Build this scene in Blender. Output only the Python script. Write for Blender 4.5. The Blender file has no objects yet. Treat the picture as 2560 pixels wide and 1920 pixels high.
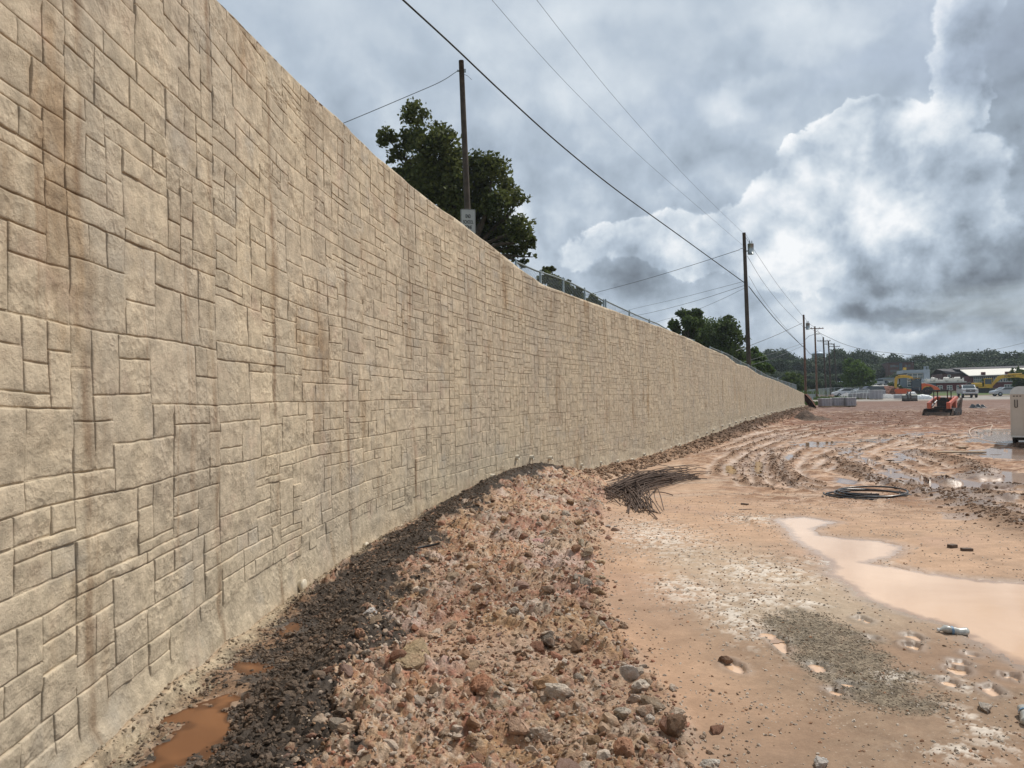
import bpy, math, random
import numpy as np
from mathutils import Vector, Matrix, Euler

# ------------------------------------------------------------------ camera
EYE = 1.75; FPX = 1850.0; PITCH = math.radians(1.08); ROLL = -0.0133
sc = bpy.context.scene
COL = sc.collection
cam_d = bpy.data.cameras.new('camera'); cam = bpy.data.objects.new('camera', cam_d); COL.objects.link(cam)
cam_d.sensor_width = 36.0; cam_d.lens = 36.0 * FPX / 2560.0; cam_d.clip_start = 0.05; cam_d.clip_end = 6000
CM = Matrix.Translation((0, 0, EYE)) @ Matrix.Rotation(math.pi / 2 + PITCH, 4, 'X') @ Matrix.Rotation(ROLL, 4, 'Z')
cam.matrix_world = CM
sc.camera = cam

def ray(px, py):
    v = CM.to_3x3() @ Vector(((px - 1280) / FPX, -(py - 960) / FPX, -1.0))
    return v / v.y
def at(px, py, Y):
    r = ray(px, py); return Vector((r.x * Y, r.y * Y, EYE + r.z * Y))
def atz(px, py, z):
    r = ray(px, py); t = (z - EYE) / r.z; return Vector((r.x * t, t, z))

# ------------------------------------------------------------------ light
SUN_AZ, SUN_EL = math.radians(56), math.radians(54)      # azimuth to the right of the view direction (+Y)
sun_dir = Vector((math.sin(SUN_AZ) * math.cos(SUN_EL), math.cos(SUN_AZ) * math.cos(SUN_EL), math.sin(SUN_EL)))
sd = bpy.data.lights.new('sun', 'SUN'); sd.energy = 4.0; sd.angle = math.radians(1.2); sd.color = (1.0, 0.94, 0.85)
so = bpy.data.objects.new('sun', sd); COL.objects.link(so)
so.rotation_euler = (-sun_dir).to_track_quat('-Z', 'Y').to_euler()
vs = sc.view_settings
vs.view_transform = 'Standard'; vs.look = 'None'; vs.gamma = 1.0; vs.use_curve_mapping = False; vs.exposure = 0.0

class NT:
    """small helper around a node tree"""
    def __init__(s, tree): s.t = tree; s.n = tree.nodes; s.l = tree.links
    def new(s, typ, **kw):
        nd = s.n.new(typ)
        for k, v in kw.items(): setattr(nd, k, v)
        return nd
    def put(s, sock, v):
        if isinstance(v, bpy.types.NodeSocket): s.l.new(v, sock)
        elif v is not None:
            try: sock.default_value = v
            except Exception:
                sock.default_value = (v[0], v[1], v[2], 1.0)
    def math(s, op, a, b=None, clamp=False):
        nd = s.new('ShaderNodeMath', operation=op); nd.use_clamp = clamp
        s.put(nd.inputs[0], a)
        if b is not None: s.put(nd.inputs[1], b)
        return nd.outputs[0]
    def vmath(s, op, a, b=None, scale=None):
        nd = s.new('ShaderNodeVectorMath', operation=op)
        s.put(nd.inputs[0], a)
        if b is not None: s.put(nd.inputs[1], b)
        if scale is not None: s.put(nd.inputs['Scale'], scale)
        return nd.outputs['Value'] if op in ('LENGTH', 'DOT_PRODUCT') else nd.outputs[0]
    def noise(s, vec, scale, detail=4, rough=0.55, dist=0.0, col=False, typ=None):
        nd = s.new('ShaderNodeTexNoise')
        if typ: nd.noise_type = typ
        s.put(nd.inputs['Vector'], vec); nd.inputs['Scale'].default_value = scale
        nd.inputs['Detail'].default_value = detail; nd.inputs['Roughness'].default_value = rough
        nd.inputs['Distortion'].default_value = dist
        return nd.outputs['Color' if col else 'Fac']
    def voro(s, vec, scale, out='Distance', feat='F1'):
        nd = s.new('ShaderNodeTexVoronoi', feature=feat); s.put(nd.inputs['Vector'], vec)
        nd.inputs['Scale'].default_value = scale
        return nd.outputs[out]
    def ramp(s, fac, lo, hi, a=0.0, b=1.0, smooth=True):
        nd = s.new('ShaderNodeMapRange'); nd.interpolation_type = 'SMOOTHSTEP' if smooth else 'LINEAR'
        s.put(nd.inputs[0], fac); nd.inputs[1].default_value = lo; nd.inputs[2].default_value = hi
        nd.inputs[3].default_value = a; nd.inputs[4].default_value = b
        return nd.outputs[0]
    def mix(s, fac, a, b, mode='MIX'):
        nd = s.new('ShaderNodeMix', data_type='RGBA', blend_type=mode)
        s.put(nd.inputs[0], fac); s.put(nd.inputs[6], a); s.put(nd.inputs[7], b)
        return nd.outputs[2]
    def mapping(s, vec, scale=(1, 1, 1), loc=(0, 0, 0), rot=(0, 0, 0)):
        nd = s.new('ShaderNodeMapping'); s.put(nd.inputs[0], vec)
        nd.inputs['Scale'].default_value = scale; nd.inputs['Location'].default_value = loc; nd.inputs['Rotation'].default_value = rot
        return nd.outputs[0]

# sky: Nishita blue with a broken cloud deck in front of it
world = bpy.data.worlds.new('World'); sc.world = world; world.use_nodes = True
w = NT(world.node_tree)
for nd in list(w.n): w.n.remove(nd)
out = w.new('ShaderNodeOutputWorld'); bg = w.new('ShaderNodeBackground')
sky = w.new('ShaderNodeTexSky', sky_type='NISHITA'); sky.sun_disc = False
sky.sun_elevation = SUN_EL; sky.sun_rotation = SUN_AZ; sky.air_density = 1.0; sky.dust_density = 2.0
tc = w.new('ShaderNodeTexCoord'); D = tc.outputs['Generated']
sep = w.new('ShaderNodeSeparateXYZ'); w.put(sep.inputs[0], D)
zz = w.math('ADD', w.math('MAXIMUM', sep.outputs[2], 0.0), 0.16)
cmb = w.new('ShaderNodeCombineXYZ')
w.put(cmb.inputs[0], w.math('DIVIDE', sep.outputs[0], zz)); w.put(cmb.inputs[1], w.math('DIVIDE', sep.outputs[1], zz))
P = cmb.outputs[0]
n_big = w.noise(P, 0.8, 9, 0.57, 0.25)
n_streak = w.noise(w.mapping(P, (0.9, 0.35, 1), (3.1, 1.7, 0), (0, 0, 0.7)), 1.7, 9, 0.56, 0.2)
# billows, lit from above: the same noise looked up a little nearer the sun
def billow(vec):
    a = w.noise(vec, 7.0, 9, 0.55, 0.1)
    b = w.voro(w.vmath('ADD', vec, w.vmath('SCALE', w.noise(vec, 9, 5, 0.6, 0, True), scale=0.09)), 11)
    return w.math('ADD', a, w.math('MULTIPLY', w.math('SUBTRACT', 0.55, b), 0.42))
b0 = billow(D); b1 = billow(w.vmath('ADD', D, (0.016, 0.004, 0.026)))
relief = w.math('SUBTRACT', b0, b1)
warp = w.vmath('SCALE', w.vmath('SUBTRACT', w.noise(D, 6.0, 7, 0.58, 0, True), (0.5, 0.5, 0.5)), scale=0.17)
DW = w.vmath('ADD', D, warp)
def blob(px, py, rx, ry, amp, edge=0.15, tilt=0.0):
    c = ray(px, py).normalized(); rt = Vector((c.y, -c.x, 0)).normalized(); up = rt.cross(c).normalized()
    ct, st = math.cos(tilt), math.sin(tilt); r2 = rt * ct + up * st; u2 = up * ct - rt * st
    v = w.new('ShaderNodeCombineXYZ')
    w.put(v.inputs[0], w.vmath('DOT_PRODUCT', DW, tuple(r2 * (FPX / rx))))
    w.put(v.inputs[1], w.vmath('DOT_PRODUCT', DW, tuple(u2 * (FPX / ry))))
    return w.ramp(w.vmath('LENGTH', v.outputs[0]), edge, 1.25, amp, 0.0)
def blobs(lst):
    t = None
    for b in lst:
        m = blob(*b); t = m if t is None else w.math('ADD', t, m)
    return t
tone = blobs([
    (1800, 640, 180, 90, .08), (2050, 560, 250, 150, .06), (1240, 110, 120, 60, .10), (1450, 30, 330, 60, .07), (1900, 50, 180, 60, .12),
    (1870, 215, 120, 45, .18), (2190, 800, 110, 40, .12), (2100, 60, 200, 60, .14), (850, 60, 300, 160, .04),
    (2560, 130, 150, 260, -.20, .55), (2500, 650, 210, 110, -.40, .3), (2230, 760, 130, 26, -.30, .3), (2480, 800, 180, 40, -.26, .3),
    (1640, 740, 260, 70, -.15), (1500, 380, 320, 120, -.05), (2000, 880, 700, 60, -.06), (1950, 830, 160, 60, .12), (1300, 250, 170, 60, -.04)])
val = w.math('ADD', w.math('MULTIPLY', w.math('SUBTRACT', n_big, 0.5), 0.52), w.math('MULTIPLY', w.math('SUBTRACT', n_streak, 0.5), 0.46))
val = w.math('ADD', w.math('ADD', val, tone), 0.575)
# relief shows where the cumulus stands (lower, right part of the sky) and fades with height
low = w.ramp(sep.outputs[2], 0.50, 0.16)
val = w.math('ADD', val, w.math('MULTIPLY', relief, w.math('ADD', w.math('MULTIPLY', low, 1.0), 0.32)))
# heaped cumulus with hard upper edges, shaded by the same relief
cm = blobs([(1480, 645, 170, 95, .75, .2), (1660, 625, 170, 95, .7, .2), (1850, 640, 230, 120, .65, .2), (2030, 450, 190, 100, .75, .2, .6), (2130, 335, 130, 85, .75, .2, .6), (2190, 300, 80, 60, .6, .2, .5),
            (2200, 500, 230, 150, .7, .2), (2385, 255, 105, 55, .8, .2, .5), (2420, 90, 95, 170, .8, .3), (2440, 420, 190, 130, .65, .2), (2080, 640, 300, 120, .6, .2), (2380, 620, 260, 120, .6, .3)])
cmask = w.ramp(w.math('ADD', cm, w.math('MULTIPLY', w.math('SUBTRACT', b0, 0.55), 1.5)), 0.41, 0.57)
rim = w.ramp(w.math('ADD', cm, w.math('MULTIPLY', w.math('SUBTRACT', b0, 0.55), 1.5)), 0.95, 0.50)
cval = w.math('ADD', w.math('ADD', w.math('MULTIPLY', relief, 1.45), w.math('MULTIPLY', rim, 0.17)), w.math('ADD', w.math('MULTIPLY', val, 0.60), 0.255))
cval = w.math('ADD', cval, w.math('MULTIPLY', blobs([(1500, 600, 200, 90, .16), (1640, 740, 330, 60, -.05), (2500, 90, 90, 200, -.16), (2330, 90, 40, 120, .12), (2130, 300, 150, 80, .10), (2380, 250, 110, 55, .10), (2500, 650, 230, 110, -.40, .3), (2250, 765, 180, 32, -.32, .3), (2500, 800, 200, 45, -.2, .3), (1950, 560, 300, 110, .14), (2080, 560, 200, 90, .14), (2200, 460, 120, 90, .10)]), 1.0))
mxv = w.new('ShaderNodeMix', data_type='FLOAT'); w.put(mxv.inputs[0], w.math('MULTIPLY', cmask, 0.88)); w.put(mxv.inputs[2], val); w.put(mxv.inputs[3], cval)
val = w.math('MULTIPLY', mxv.outputs[0], 1.0, clamp=True)
cr = w.new('ShaderNodeValToRGB'); w.put(cr.inputs[0], val)
stops = [(0.0, (0.14, 0.165, 0.20)), (0.2, (0.235, 0.28, 0.335)), (0.4, (0.37, 0.44, 0.525)), (0.56, (0.475, 0.555, 0.65)), (0.74, (0.66, 0.73, 0.80)), (1.0, (0.95, 0.97, 0.99))]
els = cr.color_ramp.elements
els[0].position, els[0].color = stops[0][0], (*stops[0][1], 1); els[1].position, els[1].color = stops[-1][0], (*stops[-1][1], 1)
for p, c in stops[1:-1]:
    e = els.new(p); e.color = (*c, 1)
cloud = w.mix(1.0, cr.outputs[0], (10.0, 10.0, 10.0), 'MULTIPLY')
cover = w.ramp(w.noise(P, 1.1, 5, 0.55, 0.2), 0.28, 0.48, 0.72, 0.985)
w.put(bg.inputs[0], w.mix(cover, sky.outputs[0], cloud)); bg.inputs[1].default_value = 0.1
w.l.new(bg.outputs[0], out.inputs[0])

# ------------------------------------------------------------------ numpy noise
_rng = np.random.RandomState(7)
PERM = _rng.permutation(512).astype(np.int64); PERM = np.concatenate([PERM, PERM, PERM])
GA = _rng.rand(512) * 2 * np.pi; GX, GY = np.cos(GA), np.sin(GA)
def _h(ix, iy): return PERM[(PERM[ix & 511] + (iy & 511)) & 1023] & 511
def perlin(x, y):
    x = np.asarray(x, float); y = np.asarray(y, float)
    ix = np.floor(x).astype(np.int64); iy = np.floor(y).astype(np.int64); fx = x - ix; fy = y - iy
    u = fx * fx * fx * (fx * (fx * 6 - 15) + 10); v = fy * fy * fy * (fy * (fy * 6 - 15) + 10)
    def g(a, b, dx, dy):
        h = _h(a, b); return GX[h] * dx + GY[h] * dy
    n00 = g(ix, iy, fx, fy); n10 = g(ix + 1, iy, fx - 1, fy); n01 = g(ix, iy + 1, fx, fy - 1); n11 = g(ix + 1, iy + 1, fx - 1, fy - 1)
    return ((n00 * (1 - u) + n10 * u) * (1 - v) + (n01 * (1 - u) + n11 * u) * v) * 1.5
def fbm(x, y, o=4, g=0.5):
    t = 0; a = 1.0; s = 0
    for i in range(o):
        t = t + a * perlin(x * 2 ** i + 17.3 * i, y * 2 ** i - 9.1 * i); s += a; a *= g
    return t / s
RC = _rng.rand(512, 4)
def cells(x, y, jitter=0.85):
    """nearest feature point: distance, cell id"""
    x = np.asarray(x, float); y = np.asarray(y, float)
    ix = np.floor(x).astype(np.int64); iy = np.floor(y).astype(np.int64)
    best = np.full(x.shape, 9.0); bid = np.zeros(x.shape, np.int64)
    for dx in (-1, 0, 1):
        for dy in (-1, 0, 1):
            h = _h(ix + dx, iy + dy)
            cx = ix + dx + .5 + (RC[h, 0] - .5) * jitter; cy = iy + dy + .5 + (RC[h, 1] - .5) * jitter
            d = (x - cx) ** 2 + (y - cy) ** 2
            m = d < best; best = np.where(m, d, best); bid = np.where(m, h, bid)
    return np.sqrt(best), bid
def sstep(a, b, x):
    t = np.clip((x - a) / (b - a), 0, 1); return t * t * (3 - 2 * t)
def lerp(a, b, t): return a + (b - a) * t

# ------------------------------------------------------------------ mesh helpers
def link(name, me, mat=None, parent=None):
    o = bpy.data.objects.new(name, me); COL.objects.link(o)
    if mat is not None and me is not None:
        me.materials.append(mat)
    if parent is not None: o.parent = parent
    return o
def tag(o, label=None, cat=None, group=None, kind=None):
    if label: o['label'] = label
    if cat: o['category'] = cat
    if group: o['group'] = group
    if kind: o['kind'] = kind
    return o
def empty(name, loc, rz=0.0, label=None, cat=None, group=None):
    o = bpy.data.objects.new(name, None); COL.objects.link(o); o.location = loc; o.rotation_euler = (0, 0, rz)
    o.empty_display_size = 0.2
    return tag(o, label, cat, group)
def fast_mesh(name, V, F, smooth=False, k=None):
    """V (n,3); F (m,k) equal-size faces"""
    V = np.asarray(V, np.float32); F = np.asarray(F, np.int32); k = F.shape[1]
    me = bpy.data.meshes.new(name)
    me.vertices.add(len(V)); me.vertices.foreach_set('co', V.ravel())
    me.loops.add(F.size); me.loops.foreach_set('vertex_index', F.ravel())
    me.polygons.add(len(F)); me.polygons.foreach_set('loop_start', np.arange(0, F.size, k, dtype=np.int32))
    try: me.polygons.foreach_set('loop_total', np.full(len(F), k, np.int32))
    except Exception: pass
    me.polygons.foreach_set('use_smooth', np.full(len(F), smooth, bool))
    me.update(calc_edges=True); me.validate()
    return me
def set_col(me, name, C):
    C = np.asarray(C, np.float32)
    if C.shape[1] == 3: C = np.hstack([C, np.ones((len(C), 1), np.float32)])
    a = me.color_attributes.new(name, 'FLOAT_COLOR', 'POINT'); a.data.foreach_set('color', C.ravel())
def set_uv(me, U):
    """per-vertex uv"""
    uv = me.uv_layers.new(name='UVMap'); idx = np.empty(len(me.loops), np.int32); me.loops.foreach_get('vertex_index', idx)
    uv.data.foreach_set('uv', np.asarray(U, np.float32)[idx].ravel())

class MB:
    def __init__(s): s.v = []; s.f = []; s.m = Matrix.Identity(4)
    def add(s, vs_, fs):
        b = len(s.v); s.v += [tuple(s.m @ Vector(p)) for p in vs_]; s.f += [tuple(i + b for i in f) for f in fs]; return s
    def box(s, x0, x1, y0, y1, z0, z1, bev=0.0):
        if bev > 0:
            b = bev; P = []
            for z, i in ((z0, b), (z0 + b, 0), (z1 - b, 0), (z1, b)):
                P += [(x0 + i, y0 + i, z), (x1 - i, y0 + i, z), (x1 - i, y1 - i, z), (x0 + i, y1 - i, z)]
            F = [(3, 2, 1, 0), (12, 13, 14, 15)]
            for r in range(3):
                for k in range(4): F.append((r * 4 + k, r * 4 + (k + 1) % 4, r * 4 + 4 + (k + 1) % 4, r * 4 + 4 + k))
            return s.add(P, F)
        return s.add([(x0, y0, z0), (x1, y0, z0), (x1, y1, z0), (x0, y1, z0), (x0, y0, z1), (x1, y0, z1), (x1, y1, z1), (x0, y1, z1)],
                     [(3, 2, 1, 0), (4, 5, 6, 7), (0, 1, 5, 4), (1, 2, 6, 5), (2, 3, 7, 6), (3, 0, 4, 7)])
    def prism(s, poly, a0, a1, axis='x'):
        """poly in the other two axes (y,z) for x, (x,z) for y, (x,y) for z"""
        n = len(poly)
        def mk(a, p): return (a, p[0], p[1]) if axis == 'x' else ((p[0], a, p[1]) if axis == 'y' else (p[0], p[1], a))
        return s.add([mk(a0, p) for p in poly] + [mk(a1, p) for p in poly],
                     [tuple(range(n))[::-1], tuple(range(n, 2 * n))] + [(i, (i + 1) % n, n + (i + 1) % n, n + i) for i in range(n)])
    def tube(s, pts, r, n=8, cap=True):
        pts = [Vector(p) for p in pts]; rs = r if isinstance(r, (list, tuple)) else [r] * len(pts)
        V = []; F = []; ref = None
        for i, p in enumerate(pts):
            t = (pts[min(i + 1, len(pts) - 1)] - pts[max(i - 1, 0)]).normalized()
            if ref is None: ref = Vector((0, 0, 1)) if abs(t.z) < .9 else Vector((1, 0, 0))
            a = t.cross(ref).normalized(); b = a.cross(t).normalized(); ref = b
            for k in range(n):
                an = 2 * math.pi * k / n; V.append(tuple(p + (a * math.cos(an) + b * math.sin(an)) * rs[i]))
        for i in range(len(pts) - 1):
            for k in range(n):
                F.append((i * n + k, i * n + (k + 1) % n, (i + 1) * n + (k + 1) % n, (i + 1) * n + k))
        if cap: F += [tuple(range(n)), tuple(range((len(pts) - 1) * n, len(pts) * n))[::-1]]
        return s.add(V, F)
    def cyl(s, c, r, h, axis='z', n=20, r2=None):
        c = Vector(c); d = {'x': Vector((1, 0, 0)), 'y': Vector((0, 1, 0)), 'z': Vector((0, 0, 1))}[axis]
        return s.tube([c, c + d * h], [r, r if r2 is None else r2], n)
    def build(s, name, mat, parent=None, smooth=False):
        me = bpy.data.meshes.new(name); me.from_pydata(s.v, [], s.f); me.update()
        if smooth:
            me.polygons.foreach_set('use_smooth', [len(p.vertices) <= 4 for p in me.polygons])
        return link(name, me, mat, parent)

def ico(sub):
    t = (1 + 5 ** .5) / 2
    V = [(-1, t, 0), (1, t, 0), (-1, -t, 0), (1, -t, 0), (0, -1, t), (0, 1, t), (0, -1, -t), (0, 1, -t), (t, 0, -1), (t, 0, 1), (-t, 0, -1), (-t, 0, 1)]
    F = [(0, 11, 5), (0, 5, 1), (0, 1, 7), (0, 7, 10), (0, 10, 11), (1, 5, 9), (5, 11, 4), (11, 10, 2), (10, 7, 6), (7, 1, 8), (3, 9, 4), (3, 4, 2), (3, 2, 6), (3, 6, 8), (3, 8, 9), (4, 9, 5), (2, 4, 11), (6, 2, 10), (8, 6, 7), (9, 8, 1)]
    V = [Vector(v).normalized() for v in V]
    for _ in range(sub):
        mid = {}; nf = []
        def m(a, b):
            k = (min(a, b), max(a, b))
            if k not in mid: V.append(((V[a] + V[b]) / 2).normalized()); mid[k] = len(V) - 1
            return mid[k]
        for a, b, c in F:
            ab, bc, ca = m(a, b), m(b, c), m(c, a); nf += [(a, ab, ca), (b, bc, ab), (c, ca, bc), (ab, bc, ca)]
        F = nf
    return np.array([tuple(v) for v in V]), np.array(F)
ICO = [ico(i) for i in range(4)]
def rock_shape(seed, sub=2, rough=0.25, cuts=9):
    r = np.random.RandomState(seed); V, F = ICO[sub]; V = V.copy()
    o = r.rand(6) * 40
    n = fbm(V[:, 0] * 1.2 + o[0] + V[:, 2], V[:, 1] * 1.2 + o[1] - V[:, 2] * .7, 4)
    V = V * (1 + rough * n[:, None] * 2)
    for _ in range(cuts):
        d = r.normal(size=3); d /= np.linalg.norm(d); k = r.uniform(.55, .85)
        e = V @ d - k; V = V - np.where(e > 0, e, 0)[:, None] * d * .92
    V *= np.array([1, r.uniform(.65, .95), r.uniform(.55, .8)])
    V += r.normal(size=V.shape) * (.02 if sub > 1 else .04)
    return V, F

# ------------------------------------------------------------------ materials
def mat_new(name):
    m = bpy.data.materials.new(name); m.use_nodes = True; t = NT(m.node_tree)
    b = t.n['Principled BSDF']; return m, t, b
def simple(name, col, rough=0.6, metal=0.0, var=0.12, scale=8.0, bump=0.0, spec=0.5, coat=0.0, dirt=None):
    m, t, b = mat_new(name); c = t.new('ShaderNodeTexCoord').outputs['Object']
    n = t.noise(c, scale, 5, 0.6)
    f = t.ramp(n, 0.3, 0.7, 1 - var, 1 + var)
    cc = t.vmath('SCALE', tuple(col), scale=f)
    if dirt:
        dn = t.ramp(t.noise(c, scale * .45, 6, 0.65), 0.48, 0.66, 0, dirt[1]); cc = t.mix(dn, cc, (*dirt[0], 1))
    t.put(b.inputs['Base Color'], cc); b.inputs['Roughness'].default_value = rough; b.inputs['Metallic'].default_value = metal
    b.inputs['Specular IOR Level'].default_value = spec; b.inputs['Coat Weight'].default_value = coat
    if bump:
        bn = t.new('ShaderNodeBump'); bn.inputs['Distance'].default_value = bump; bn.inputs['Strength'].default_value = 1
        t.put(bn.inputs['Height'], t.noise(c, scale * 4, 5, 0.65)); t.put(b.inputs['Normal'], bn.outputs[0])
    return m
MUD = (0.30, 0.17, 0.10)
M = {}
M['wood'] = simple('weathered_pole_wood', (0.055, 0.042, 0.032), .9, var=.3, scale=3, bump=.01)
M['wood_red'] = simple('treated_pole_wood', (0.13, 0.075, 0.05), .9, var=.3, scale=3)
M['steel'] = simple('galvanised_steel', (0.30, 0.34, 0.35), .45, .7, .12, 6)
M['fence'] = simple('fence_galvanised', (0.20, 0.24, 0.25), .5, .5, .12, 6)
M['cable'] = simple('black_cable', (0.015, 0.016, 0.018), .6)
M['wire'] = simple('aluminium_wire', (0.10, 0.11, 0.12), .6, .3)
M['black'] = simple('black_rubber', (0.02, 0.02, 0.022), .55, var=.2)
M['hdpe'] = simple('black_polyethylene', (0.022, 0.025, 0.03), .32, var=.25, scale=12, dirt=((.28, .2, .14), .35))
M['rebar'] = simple('rusty_rebar', (0.085, 0.052, 0.036), .85, .1, .35, 20)
M['lumber'] = simple('sawn_lumber', (0.36, 0.27, 0.18), .85, var=.2, scale=12, dirt=(MUD, .6))
M['darkwood'] = simple('wet_lumber', (0.10, 0.065, 0.045), .8, var=.25, scale=12)
M['orange'] = simple('orange_paint', (0.62, 0.10, 0.018), .38, var=.08, scale=3, coat=.3, dirt=((.35, .16, .08), .35))
M['redor'] = simple('loader_orange_paint', (0.62, 0.13, 0.07), .4, var=.08, scale=3, coat=.2, dirt=((.35, .18, .1), .5))
M['yellow'] = simple('yellow_paint', (0.62, 0.36, 0.025), .4, var=.08, scale=3, coat=.25, dirt=((.3, .18, .08), .35))
M['navy'] = simple('dark_blue_grey_paint', (0.02, 0.03, 0.05), .35, var=.1)
M['dark'] = simple('dark_machine_metal', (0.025, 0.024, 0.023), .6, .2, .25, 6, dirt=(MUD, .4))
M['glass'] = simple('tinted_glass', (0.03, 0.045, 0.05), .06, var=.05, spec=.9)
M['paneglass'] = simple('window_glass', (0.09, 0.13, 0.13), .1, var=.25, scale=.6, spec=.8)
M['white'] = simple('white_car_paint', (0.62, 0.64, 0.66), .25, var=.05, coat=.6, scale=2, dirt=((.4, .33, .27), .3))
M['silver'] = simple('silver_car_paint', (0.36, 0.38, 0.40), .3, .4, .05, 2, coat=.5)
M['chrome'] = simple('chrome', (0.5, 0.5, 0.5), .15, 1.0)
M['trailer'] = simple('trailer_beige_sheet', (0.52, 0.47, 0.40), .4, .15, .06, 1.5, dirt=((.36, .27, .2), .3))
M['trim'] = simple('aluminium_trim', (0.55, 0.60, 0.62), .3, .8, .05)
M['galv'] = simple('grey_bucket_steel', (0.13, 0.14, 0.13), .5, .4, .2, 3, dirt=((.28, .24, .2), .5))
M['tarp'] = simple('white_plastic_sack', (0.70, 0.72, 0.72), .5, var=.12, scale=4, bump=.03)
M['pvc'] = simple('cream_pvc', (0.62, 0.55, 0.43), .45, var=.12, scale=20)
M['signwhite'] = simple('sign_face', (0.36, 0.37, 0.36), .5, var=.04)
M['signblack'] = simple('sign_lettering', (0.01, 0.01, 0.01), .5)
M['blockstone'] = simple('grey_block_stone', (0.32, 0.31, 0.33), .9, var=.25, scale=6, bump=.02)
M['gravelgrey'] = simple('grey_gravel', (0.30, 0.30, 0.30), .95, var=.3, scale=5, bump=.06)
M['concrete'] = simple('pale_concrete', (0.42, 0.41, 0.39), .9, var=.1, scale=.5)
M['brick'] = simple('far_brick', (0.10, 0.05, 0.045), .9, var=.2, scale=1.2)
M['redwall'] = simple('maroon_wall', (0.115, 0.03, 0.032), .85, var=.15, scale=1)
M['teal'] = simple('blue_grey_wall', (0.075, 0.115, 0.14), .8, var=.1, scale=1)
M['greywall'] = simple('grey_panel_wall', (0.27, 0.31, 0.35), .7, var=.06, scale=.4)
M['whiteroof'] = simple('cream_metal_roof', (0.60, 0.57, 0.50), .6, var=.04, scale=.5)
M['darkroof'] = simple('dark_shingle_roof', (0.075, 0.07, 0.075), .9, var=.15, scale=1)
M['whitetrim'] = simple('white_trim', (0.62, 0.60, 0.55), .6, var=.1)
M['tank'] = simple('pale_blue_tank', (0.30, 0.38, 0.48), .4, .2, .1, .6)
M['bark'] = simple('dark_bark', (0.05, 0.038, 0.028), .95, var=.3, scale=5)
M['reddirt'] = simple('red_clay_bank', (0.13, 0.048, 0.028), .95, var=.45, scale=1.5, bump=.12)
M['darkdirt'] = simple('dark_spoil', (0.10, 0.065, 0.045), .95, var=.4, scale=3, bump=.08)
M['hose'] = simple('pale_hose', (0.42, 0.30, 0.22), .6, var=.15)
M['bottle'] = simple('milky_bottle_plastic', (0.40, 0.40, 0.37), .25, var=.2, scale=40)
M['bluelabel'] = simple('blue_label', (0.12, 0.22, 0.33), .4)

def leaf_mat(name, dark, light, trans=0.25):
    m, t, b = mat_new(name)
    c = t.new('ShaderNodeTexCoord').outputs['Object']; g = t.new('ShaderNodeNewGeometry')
    n = t.noise(c, .55, 3, .6); at_ = t.new('ShaderNodeAttribute', attribute_name='Tone').outputs['Fac']
    f = t.math('ADD', t.math('MULTIPLY', t.ramp(n, .35, .65), .45), t.math('MULTIPLY', at_, .55))
    cc = t.mix(f, (*dark, 1), (*light, 1))
    t.put(b.inputs['Base Color'], cc); b.inputs['Roughness'].default_value = .65; b.inputs['Specular IOR Level'].default_value = .2
    tr = t.new('ShaderNodeBsdfTranslucent'); t.put(tr.inputs[0], cc)
    mx = t.new('ShaderNodeMixShader'); mx.inputs[0].default_value = trans
    t.l.new(b.outputs[0], mx.inputs[1]); t.l.new(tr.outputs[0], mx.inputs[2]); t.l.new(mx.outputs[0], t.n['Material Output'].inputs[0])
    return m
M['oakleaf'] = leaf_mat('oak_leaves', (.032, .050, .014), (.135, .150, .045), .38)
M['midleaf'] = leaf_mat('mid_green_leaves', (.030, .052, .016), (.11, .155, .042), .38)
M['brightleaf'] = leaf_mat('bright_green_leaves', (.045, .085, .016), (.12, .19, .035), .35)
M['farleaf'] = leaf_mat('distant_leaves', (.022, .044, .018), (.052, .084, .030), .15)
M['grass'] = leaf_mat('grass_blades', (.05, .09, .02), (.12, .17, .05), .3)

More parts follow.
